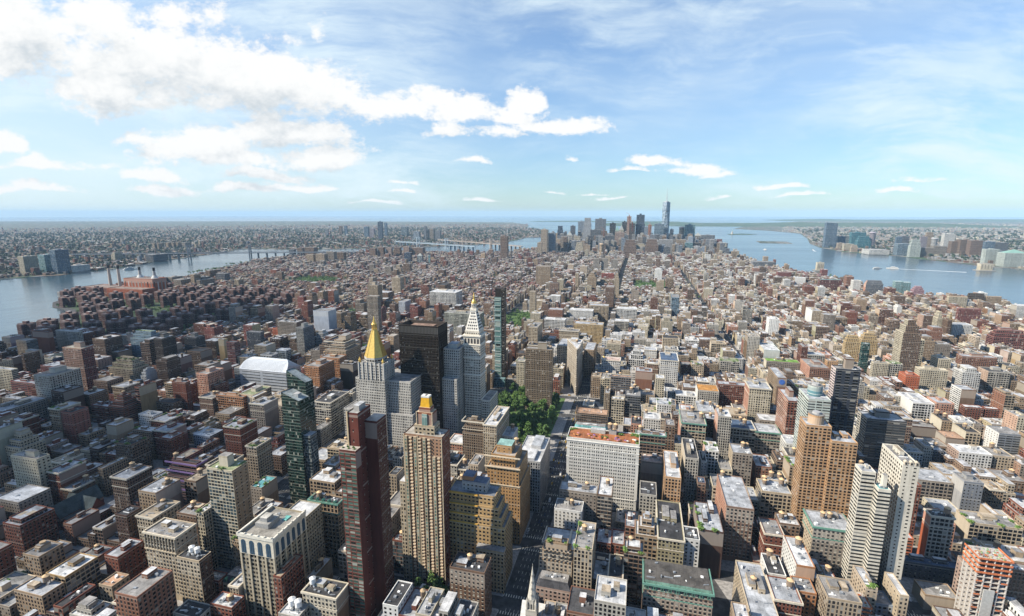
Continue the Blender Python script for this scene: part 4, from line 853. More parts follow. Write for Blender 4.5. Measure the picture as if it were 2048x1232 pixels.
def white_hotel():
    x0, x1, y0, y1, Z = -68, 9, 520, 548, 80; o = ((x0+x1)/2, (y0+y1)/2, 0); c = (.84,.82,.76)
    r = thing("white_hotel", "broad white twin-windowed block with a crowded garden terrace on its roof", "building", o); claim(x0, x1, y0, y1, Z, .97)
    shell(r, o, rect(x0, x1, y0, y1), 0, Z, c, style('S'), (.42,.16,.07), [style('B'), style('S'), style('S'), style('B')], .4, 1.1)
    # paired windows, each a pane with a sill
    m = MB(); m.plainbox(-.62, .62, -.09, .02, -.95, .95, (1,1,1)); m.mi[:] = [0]*len(m.mi); k0 = len(m.mi); m.plainbox(-.8, .8, -.25, .02, -1.2, -.96, (1,1,1)); m.mi[k0:] = [1]*(len(m.mi)-k0)
    d = m.build("window", mats=[GLASS, SILLW], link=False).data; cells = []
    for j in range(19):
        for i in range(15):
            for s in (-1.05, 1.05): cells.append((x0+2.7+(i+.5)*(77-5.4)/15+s, Z-6.2-j*3.85))
    for (x, z) in cells[:100]: child('window', d, r, (x-o[0], y0-o[1], z))
    q = MB()
    for (x, z) in cells[100:]:
        for f in range(len(m.mi)): q.face([(x+a, y0+b, z+e) for a, b, e in m.v[f*4:f*4+4]], (1,1,1), m.mi[f])
    w = q.build('window', r, o, [GLASS, SILLW]); w['kind'] = 'stuff'
    for zz, e in ((Z-3.4, .7), (Z-11.5, .4), (Z-23, .4), (14, .5)): m = MB(); m.plainbox(x0-e, x1+e, y0-e, y0-.02, zz, zz+.8, c); m.plainbox(x0-e, x0-.02, y0, y1, zz, zz+.8, c); m.build('string_course', r, o)
    zr = Z-1.1; g = random.Random(5)
    m = MB()
    for i in range(13): m.plainbox(x0+6+i*5.6, x0+6.15+i*5.6, y0+3, y0+3.15, zr, zr+3.4, (.66,.5,.3)); m.plainbox(x0+6+i*5.6, x0+6.15+i*5.6, y0+9, y0+9.15, zr, zr+3.4, (.66,.5,.3))
    m.build('pergola', r, o)
    for i in range(26):
        s = g.uniform(1.6, 3.6); side = g.random(); x, y = (g.uniform(x0+2, x1-2), y1-2-g.uniform(0, 5)) if side < .5 else ((x0+1.8, g.uniform(y0+2, y1-2)) if side < .65 else ((x1-1.8, g.uniform(y0+2, y1-2)) if side < .8 else (g.uniform(x0+2, x1-2), y0+g.uniform(9, 14))))
        child('roof_planting', shrub_data(), r, (x-o[0], y-o[1], zr), (s*1.3, s, s*.55))
    for i in range(24):
        x, y = g.uniform(x0+3, x1-3), g.uniform(y0+2, y0+13); um = MB(); um.cyl(0, 0, .05, .05, 0, 2.2, (.5,.5,.5), 5); um.cyl(0, 0, 1.5, .05, 2.1, 2.8, g.choice([(.55,.10,.07),(.62,.25,.08),(.25,.12,.3),(.7,.66,.6),(.5,.2,.25)]), 8)
        u = um.build('roof_parasol', mats=[FAC, ROOF, PLAIN]); u.location = (x, y, zr); tag(u, "small coloured parasol on the crowded garden terrace of the white block", "parasol", "parasols on the garden terrace")
    m = MB(); m.box(x0+24, x0+40, y1-9, y1-3, zr, zr+4.5, (.5,.48,.44), None, 2, (.55,.55,.55)); m.build('bulkhead', r, o)
    m = MB(); m.box(x0+44, x0+52, y1-8, y1-3, zr, zr+4, (.4,.38,.36), None, 2, (.3,.3,.3)); m.build('bulkhead', r, o)
    add_tank(r, x0+45-o[0], y1-5-o[1], zr+4, s=1.1); add_tank(r, x0+51-o[0], y1-5-o[1], zr+4, s=1.1)
SILLW = solid("white_sill", (.70,.68,.62), .8)
def north_building():
    o = (-246, 655, 0); r = thing("setback_tower", "pale limestone tower descending in stepped setbacks next to the black slab", "tower", o); claim(-257.5, -234, 634, 690, 137, .9)
    c = COL['limestone']; st = ((3.0,3.7,.44,.50), GD, .0)
    for (a, b, y0, y1, z0, z1) in ((-257.6, -234.5, 634, 660, 0, 137),): shell(r, o, rect(a, b, y0, y1), z0, z1, c, st, (.25,.32,.40), None, .2)
    for k, (b, y0, y1, z) in enumerate(((-234.4, 660.1, 672, 118), (-234.4, 672.1, 684, 100), (-234.4, 684.1, 698, 82))): shell(r, o, rect(-257, b, y0, y1), 0, z, c, st, (.4,.4,.42), None, .3, name='setback')
    m = MB(); m.box(-253, -240, 639, 655, 136, 142, c, None, 2, (.32,.40,.50)); m.build('bulkhead', r, o)
    shell(r, o, rect(-257.6, -236, 626, 633.9), 0, 96, c, st, (.4,.4,.42), None, .3, name='setback')
def spire_tower():
    o = (130, 4620, 0); r = thing("spire_skyscraper", "tallest tapering glass skyscraper with a needle spire, rising above the skyline", "skyscraper", o); cx, cy = 204, 4600
    h = 31; p = rect(cx-h, cx+h, cy-h, cy+h); z0, z1 = 56, 417; q = [(cx, cy-h), (cx+h, cy), (cx, cy+h), (cx-h, cy)]
    st = ((6, 8, .94, .9), (.34,.46,.58), .5); c = (.50,.60,.70)
    m = MB(); m.walls(p, 0, z0, c, style('C', 'slateglass')); m.build('base', r, o)
    m = MB()
    for i in range(4):
        a, b = p[i], p[(i+1)%4]; t_ = q[i]; t2 = q[(i+1)%4]
        m.face([(*a,z0),(*b,z0),(*t_,z1)], c, 0, [(0,400),(62,400),(31,0)], st, .2)
        m.face([(*b,z0),(*t2,z1),(*t_,z1)], c, 0, [(0,400),(31,0),(-31,0)], st, .3)
    m.cap(q, z1, (.3,.3,.32)); m.build('glass_wall', r, o)
    m = MB(); m.cyl(cx, cy, 19, 19, 417, 424, (.45,.47,.5), 20); m.build('antenna_ring', r, o)
    m = MB(); m.cyl(cx, cy, 3.5, 2.5, 424, 470, (.5,.52,.55), 8); m.cyl(cx, cy, 2.2, .5, 470, 541, (.55,.57,.6), 8); m.build('spire', r, o)
def power_station():
    o = (-2010, 1470, 0); r = thing("power_station", "red brick riverside power station with boiler halls and four tall stacks", "power station", o)
    b = (.40,.115,.055); b2 = (.36,.13,.085); st = ((12, 26, .30, .62), (.16,.10,.09), 0)
    def bx(nm, x0, x1, y0, y1, z, c, s): shell(r, o, rect(x0, x1, y0, y1), 0, z, c, s, (.30,.24,.21), None, .1, 1.5, nm); claim(x0-6, x1+6, y0-6, y1+6, z, .9)
    bx('boiler_hall', -2150, -1975, 1478, 1560, 34, b2, style('R')); bx('turbine_hall', -1974, -1800, 1446, 1500, 40, b, style('D')); bx('boiler_hall', -1955, -1812, 1500.1, 1560, 72, b, ((16,60,.35,.7),(.55,.5,.46),0))
    for (x, y, z0, hh, dk) in ((-2085, 1545, 34, 116, 0), (-2022, 1535, 34, 116, 0), (-1925, 1545, 72, 112, 1), (-1846, 1540, 72, 112, 1)):
        m = MB(); c = (.50,.42,.35) if not dk else (.44,.42,.40); m.cyl(x, y, 6.2, 4.4, z0-2, hh-13, c, 14); m.cyl(x, y, 4.5, 4.3, hh-13, hh, (.03,.03,.03), 14); m.build('stack', r, o)
        if dk: m = MB(); m.cyl(x, y, 13, 6.5, z0-2, z0+9, (.6,.6,.58), 12); m.build('stack_base', r, o)
    m = MB(); m.box(-2195, -2160, 1420, 1470, 0, 20, (.45,.43,.42), style('R'), 0, ROOFC['silver']); m.build('pump_house', r, o)
def bridge(name, label, A, B, tw, col, deckz=42, ht=98, stone=False, wid=24):
    A, B = Vector((*A, 0)), Vector((*B, 0)); d = B-A; L = d.length; e = d.normalized(); n = Vector((-e.y, e.x, 0)); o = tuple((A+B)/2)
    r = thing(name, label, "bridge", o)
    def P(s, w, z): return tuple(A+e*s+n*w+Vector((0, 0, z)))
    def slab(mb, s0, s1, w0, w1, z0, z1, c):
        q = [P(s0,w0,0)[:2], P(s1,w0,0)[:2], P(s1,w1,0)[:2], P(s0,w1,0)[:2]]; mb.walls(q, z0, z1, c, style('B'), mi=2); mb.cap(q, z1, c, 2)
    m = MB(); slab(m, 0, L, -wid/2, wid/2, deckz-4, deckz, col); m.build('deck', r, o)
    s1, s2 = tw
    for s in tw:
        m = MB()
        if stone:
            for w in (-wid/2-2, -1.5, wid/2-1): slab(m, s-5, s+5, w, w+3.5, -2, ht, col)
            slab(m, s-5, s+5, -wid/2-1.9, wid/2+2.4, ht-9, ht-.1, col); slab(m, s-5.5, s+5.5, -wid/2-2.5, wid/2+3, ht, ht+3, col)
        else:
            for w in (-wid/2-3.5, wid/2+.5): slab(m, s-4, s+4, w, w+3, -2, ht, col)
            for z in (deckz+8, deckz+28, ht-6): slab(m, s-2, s+2, -wid/2-.4, wid/2+.4, z, z+3.5, col)
            for w in (-1, 1): m.bar(P(s, w*wid/2, deckz+11), P(s, -w*wid/2, deckz+28), 1.0, col); m.bar(P(s, w*wid/2, deckz+31), P(s, -w*wid/2, ht-6), 1.0, col)
        m.build('tower', r, o)
    for w in (-wid/2-1, wid/2+1):
        m = MB(); pr = None; span = s2-s1
        for i in range(0, 61):
            s = max(0, s1-span*.45)+(min(L, s2+span*.45)-max(0, s1-span*.45))*i/60
            if s1 <= s <= s2: u = (s-(s1+s2)/2)/(span/2); z = deckz+4+(ht-deckz-4)*u*u
            elif s < s1: u = 1-(s1-s)/(span*.45); z = deckz+(ht-deckz)*max(0, u)**1.15
            else: u = 1-(s-s2)/(span*.45); z = deckz+(ht-deckz)*max(0, u)**1.15
            q = P(s, w, z)
            if pr: m.bar(pr, q, .8, col)
            if i % 2 == 0 and z > deckz+2: m.bar(q, P(s, w, deckz), .22, col)
            pr = q
        m.build('cable', r, o)
    m = MB()
    for i in range(0, int(L/14)):
        for w in (-wid/2, wid/2-.6): m.bar(P(i*14, w, deckz), P(i*14+7, w, deckz+6), .5, col); m.bar(P(i*14+7, w, deckz+6), P(i*14+14, w, deckz), .5, col)
    for w in (-wid/2, wid/2-.6): slab(m, 0, L, w, w+.6, deckz+6, deckz+6.8, col)
    m.build('stiffening_truss', r, o)
    for s in [x for x in range(30, int(L), 60) if x < s1-30 or x > s2+30]: m = MB(); slab(m, s-2, s+2, -wid/2+2, wid/2-2, -1, deckz-4.05, col); m.build('pier', r, o)
def church():
    o = (-70, 345, 0); r = thing("church_spire", "pale pointed stone church steeple beside the avenue at the bottom edge", "church", o); c = (.56,.53,.46)
    claim(-80, -60, 326, 350, 30, .9); x, y = -66, 332
    m = MB(); m.walls(rect(x-4.2, x+4.2, y-4.2, y+4.2), 0, 30, c, ((8.4, 12, .34, .6), GD, 0)); m.cap(rect(x-4.2, x+4.2, y-4.2, y+4.2), 30, c, 2); m.build('tower', r, o)
    m = MB(); m.walls(ngon(x, y, 3.6, 8, .39), 30, 38, c, ((2.7, 8, .45, .7), GD, 0)); m.cap(ngon(x, y, 3.6, 8, .39), 38, c, 2); m.build('belfry', r, o)
    for a, b in ((-3.4,-3.4),(3.4,-3.4),(3.4,3.4),(-3.4,3.4)): m = MB(); m.cyl(x+a, y+b, .9, .9, 30, 35, c, 6); m.cyl(x+a, y+b, 1.0, .05, 35, 40, c, 6); m.build('pinnacle', r, o)
    m = MB(); m.cyl(x, y, 3.5, .12, 38, 64, c, 8); m.bar((x, y, 64), (x, y, 66.3), .12, c); m.build('spire', r, o)
    for k in range(4):
        for a, b in ((0, -1), (1, 0)): f = 3.5*(1-(41+k*5-38)/26); m = MB(); m.plainbox(x+a*f*.9-.4, x+a*f*.9+.4, y+b*f*.9-.4, y+b*f*.9+.4, 41+k*5, 42.6+k*5, (.3,.28,.25)); m.build('lucarne', r, o)
    m = MB(); m.walls(rect(-76, -56, 337, 352), 0, 14, c, ((5, 12, .35, .6), GD, 0)); m.build('nave_wall', r, o)
    m = MB(); m.loft(rect(-76.5,-55.5,336.5,352.5), 14, [(-76.5,344.5),(-55.5,344.5),(-55.5,344.5),(-76.5,344.5)], 23, (.62,.62,.60), 2); m.build('nave_roof', r, o)
def gable_church():
    o = (-560, 360, 0); r = thing("brick_church", "red brick church with steep dark slate gables on the left", "church", o); c = (.22,.07,.05); sl = (.085,.11,.115); claim(-585, -535, 338, 392)
    def gab(x0, x1, y0, y1, h, hr, ax, nm):
        m = MB(); m.walls(rect(x0, x1, y0, y1), 0, h, c, ((6, 10, .3, .55), GD, 0))
        if ax == 'y':
            xm = (x0+x1)/2; m.face([(x0,y0,h),(x1,y0,h),(xm,y0,hr)], c); m.face([(x1,y1,h),(x0,y1,h),(xm,y1,hr)], c)
            for s in (1, -1):
                e = .8; xo = x1+e if s == 1 else x0-e; q = [(xo,y0-.6,h-.8),(xo,y1+.6,h-.8),(xm,y1+.6,hr+.3),(xm,y0-.6,hr+.3)]; m.face(q if s == 1 else q[::-1], sl, 1)
        else:
            ym = (y0+y1)/2; m.face([(x1,y0,h),(x1,y1,h),(x1,ym,hr)], c); m.face([(x0,y1,h),(x0,y0,h),(x0,ym,hr)], c)
            for s in (1, -1):
                e = .8; yo = y1+e if s == 1 else y0-e; q = [(x1+.6,yo,h-.8),(x0-.6,yo,h-.8),(x0-.6,ym,hr+.3),(x1+.6,ym,hr+.3)]; m.face(q if s == 1 else q[::-1], sl, 1)
        m.build(nm, r, o)
    gab(-578, -562, 342, 385, 14, 26, 'y', 'nave'); gab(-586, -548, 362, 376, 13, 23, 'x', 'transept'); gab(-561, -548, 342, 355, 9, 15, 'y', 'chapel')
    m = MB(); m.box(-547, -536, 345, 388, 0, 11, c, style('P'), 0, (.3,.32,.36)); m.build('parish_hall', r, o)
def frame_tower(label, x0, x1, y0, y1, Z, n, big):
    o = ((x0+x1)/2, (y0+y1)/2, 0); r = thing("construction_frame", label, "building site", o); claim(x0, x1, y0, y1, Z, .95); h = Z/n
    for i in range(n+1): m = MB(); z = i*h; m.plainbox(x0, x1, y0, y1, z-.3, z, (.50,.47,.43)); m.build('floor_slab', r, o)
    nx, ny = max(2, int((x1-x0)/5)), max(2, int((y1-y0)/5)); m = MB()
    for i in range(nx+1):
        for j in range(ny+1):
            if i in (0, nx) or j in (0, ny): x, y = x0+.5+(x1-x0-1)*i/nx, y0+.5+(y1-y0-1)*j/ny; m.plainbox(x-.35, x+.35, y-.35, y+.35, 0, Z-.31, (.60,.56,.52))
    m.build('columns', r, o)
    m = MB(); m.plainbox(x0+3, x1-3, y0+3, y1-3, 0, Z-.35, (.22,.10,.06) if not big else (.25,.11,.07)); m.build('core_wall', r, o)
    m = MB(); e = .5
    for k in range(n-3, n+1):
        z = k*h-.2
        for (a, b, c, d) in ((x0-e, x1+e, y0-e, y0-e+.15), (x0-e, x0-e+.15, y0-e+.16, y1+e), (x1+e-.15, x1+e, y0-e+.16, y1+e)): m.plainbox(a, b, c, d, z, z+1.5, (1,1,1))
    for a in m.mi: pass
    m.mi[:] = [0]*len(m.mi); m.build('safety_netting', r, o, [ORNET])
    m = MB()
    for k in range(0, n-3):
        for i in range(nx):
            if (i+k) % 3 == 0: x = x0+(x1-x0)*i/nx; m.plainbox(x+.6, x+(x1-x0)/nx-.6, y0-.12, y0-.01, k*h+.1, k*h+1.3, (1,1,1))
    m.mi[:] = [0]*len(m.mi)
    if m.f: m.build('safety_netting', r, o, [ORNET])
    if big: m = MB(); m.plainbox(x0+6, x1-8, y0-1.2, y0-.35, 0, Z*.62, (.47,.47,.45)); m.build('hoist_shroud', r, o)
    g = random.Random(int(x0)); m = MB()
    for _ in range(60): x, y = g.uniform(x0+1.5, x1-2.5), g.uniform(y0+1.5, y1-2.5); s = g.uniform(.4, 1.6); m.plainbox(x, x+s, y, y+g.uniform(.4, 1.8), Z, Z+g.uniform(.2, 1.2), g.choice([(.6,.58,.52),(.25,.4,.2),(.5,.16,.06),(.55,.45,.25),(.3,.3,.3)]))
    m.build('building_materials', r, o)['kind'] = 'stuff'
    for i in range(14): x, y = g.uniform(x0+1, x1-1), g.uniform(y0+1, y1-1); m = MB(); m.bar((x, y, Z), (x+g.uniform(-.3,.3), y, Z+g.uniform(1.5, 3.5)), .12, (.45,.16,.07)); m.build('rebar_post', r, o) if i < 14 else None
def statue():
    o = (1400, 8560, 0); r = thing("statue", "tiny pale green statue with raised arm on a pedestal in the harbour", "statue", o); c = (.30,.42,.38)
    m = MB(); m.cyl(1400, 8560, 22, 20, 0, 12, (.45,.42,.36), 8); m.cyl(1400, 8560, 11, 8, 12, 45, (.5,.46,.4), 4); m.build('pedestal', r, o)
    m = MB(); m.cyl(1400, 8560, 6, 4, 45, 72, c, 10); m.cyl(1400, 8560, 4, 2, 72, 77, c, 10); m.cyl(1400, 8560, 2.4, 2.2, 77, 83, c, 8); m.bar((1397,8560,72), (1393,8560,90), 1.2, c); m.build('figure', r, o)
    m = MB(); m.cyl(1393, 8560, 1.2, .2, 90, 93, (.7,.5,.1), 6); m.build('torch', r, o)
def boat(x, y, L, rz, label, wk):
    r = thing("ferry_boat", label, "boat", (x, y, -2)); r.rotation_euler = (0, 0, rz); w = L*.22
    p = [(-L/2,-w/2),(L*.28,-w/2),(L/2,0),(L*.28,w/2),(-L/2,w/2)]; m = MB(); m.loft(inset(p, w*.08), 0, p, L*.07, (.75,.75,.73)); m.cap(p, L*.07, (.6,.6,.58), 2); m.build('hull', r)
    m = MB(); m.box(-L*.4, L*.2, -w*.36, w*.36, L*.07, L*.15, (.78,.78,.76), style('R'), 0, (.75,.75,.75)); m.box(-L*.2, L*.1, -w*.28, w*.28, L*.15, L*.21, (.78,.78,.76), style('R'), 0, (.7,.7,.7)); m.build('cabin', r)
    if wk:
        m = MB(); m.face([(-L*.4,-w*.5,.12),(-L*.4,w*.5,.12),(-wk,w*1.0,.12),(-wk,-w*1.0,.12)][::-1], (.62,.66,.68)); k = m.build('wake', mats=[FAC, ROOF, PLAIN]); k.location = (x, y, -2); k.rotation_euler = (0, 0, rz); k['kind'] = 'stuff'
# ---------------------------------------------------------------- assemble
pyramid_tower(); black_tower(); clock_tower(); flatiron(); slender_glass(); redbrown(); belvedere(); yellow_stepped(); tan_stepped(); green_glass(); curved_hall()
arches(); white_hotel(); north_building(); spire_tower(); power_station(); church(); gable_church(); statue()
frame_tower("unfinished concrete tower wrapped in orange netting, right edge of the photo", 258, 279, 423, 439.5, 65, 17, True)
frame_tower("low unfinished concrete frame with messy orange formwork deck at the bottom edge", 164, 181, 395, 412, 28, 8, False)
bridge("suspension_bridge", "long grey steel suspension bridge over the East river, left", (-2040, 3295), (-3850, 2590), (744, 1158), (.20,.22,.24), 42, 100, False, 30)
bridge("suspension_bridge", "pale blue suspension bridge with latticed towers in the distance", (-1379, 4096), (-2431, 4662), (384, 811), (.36,.44,.50), 40, 98, False, 26)
bridge("suspension_bridge", "old stone-towered suspension bridge farther right in the distance", (-1000, 4240), (-2150, 5120), (460, 947), (.40,.34,.29), 40, 84, True, 22)
boat(1459, 3424, 62, R(160), "white ferry leaving a long foam wake, upper of the two on the river", 330)
boat(1372, 3400, 50, R(10), "white ferry with a thin wake heading right, lower of the two on the river", 0)
boat(1094, 4945, 46, R(120), "small white boat on the river beyond the far piers", 0); boat(1500, 5000, 40, R(80), "tiny white boat drawing a short wake near the harbour islands", 160)
boat(-2890, 2260, 70, R(70), "dark low barge moored near the power station side of the river", 0)
P_ = "cream loft topped by a row of tall columns under a heavy cornice"
REALWIN.update({P_: ('P', 'N', 90), "narrow cream fronted loft with two white tanks and a dark brown side wall": ('P', 'N', 70),
 "pale mauve loft with square grouped windows and planted upper terraces": ('G', 'W', 60), "cream loft with white lintels, cluttered dark roof and brown blank side wall": ('P', 'N', 70),
 "golden tan loft with a broad white roof and pale blinds in its windows": ('G', 'W', 50), "large taupe loft with two tan tanks, salmon lit side and green cornice": ('P', 'N', 100),
 "brown brick building with cluttered black roof at bottom centre": ('S', 'N', 60), "big rose brown loft with silver roof and one tan tank": ('P', 'N', 90),
 "white painted building with scattered windows and a tan tank": ('S', 'N', 60), "brown windowed loft with silver roof in front of the white hotel": ('G', 'N', 60),
 "long red-brown brick hotel with green mansard and white trim, bottom centre": ('P', 'N', 100), "tan brick apartment house with roof garden by the avenue": ('P', 'N', 80)})
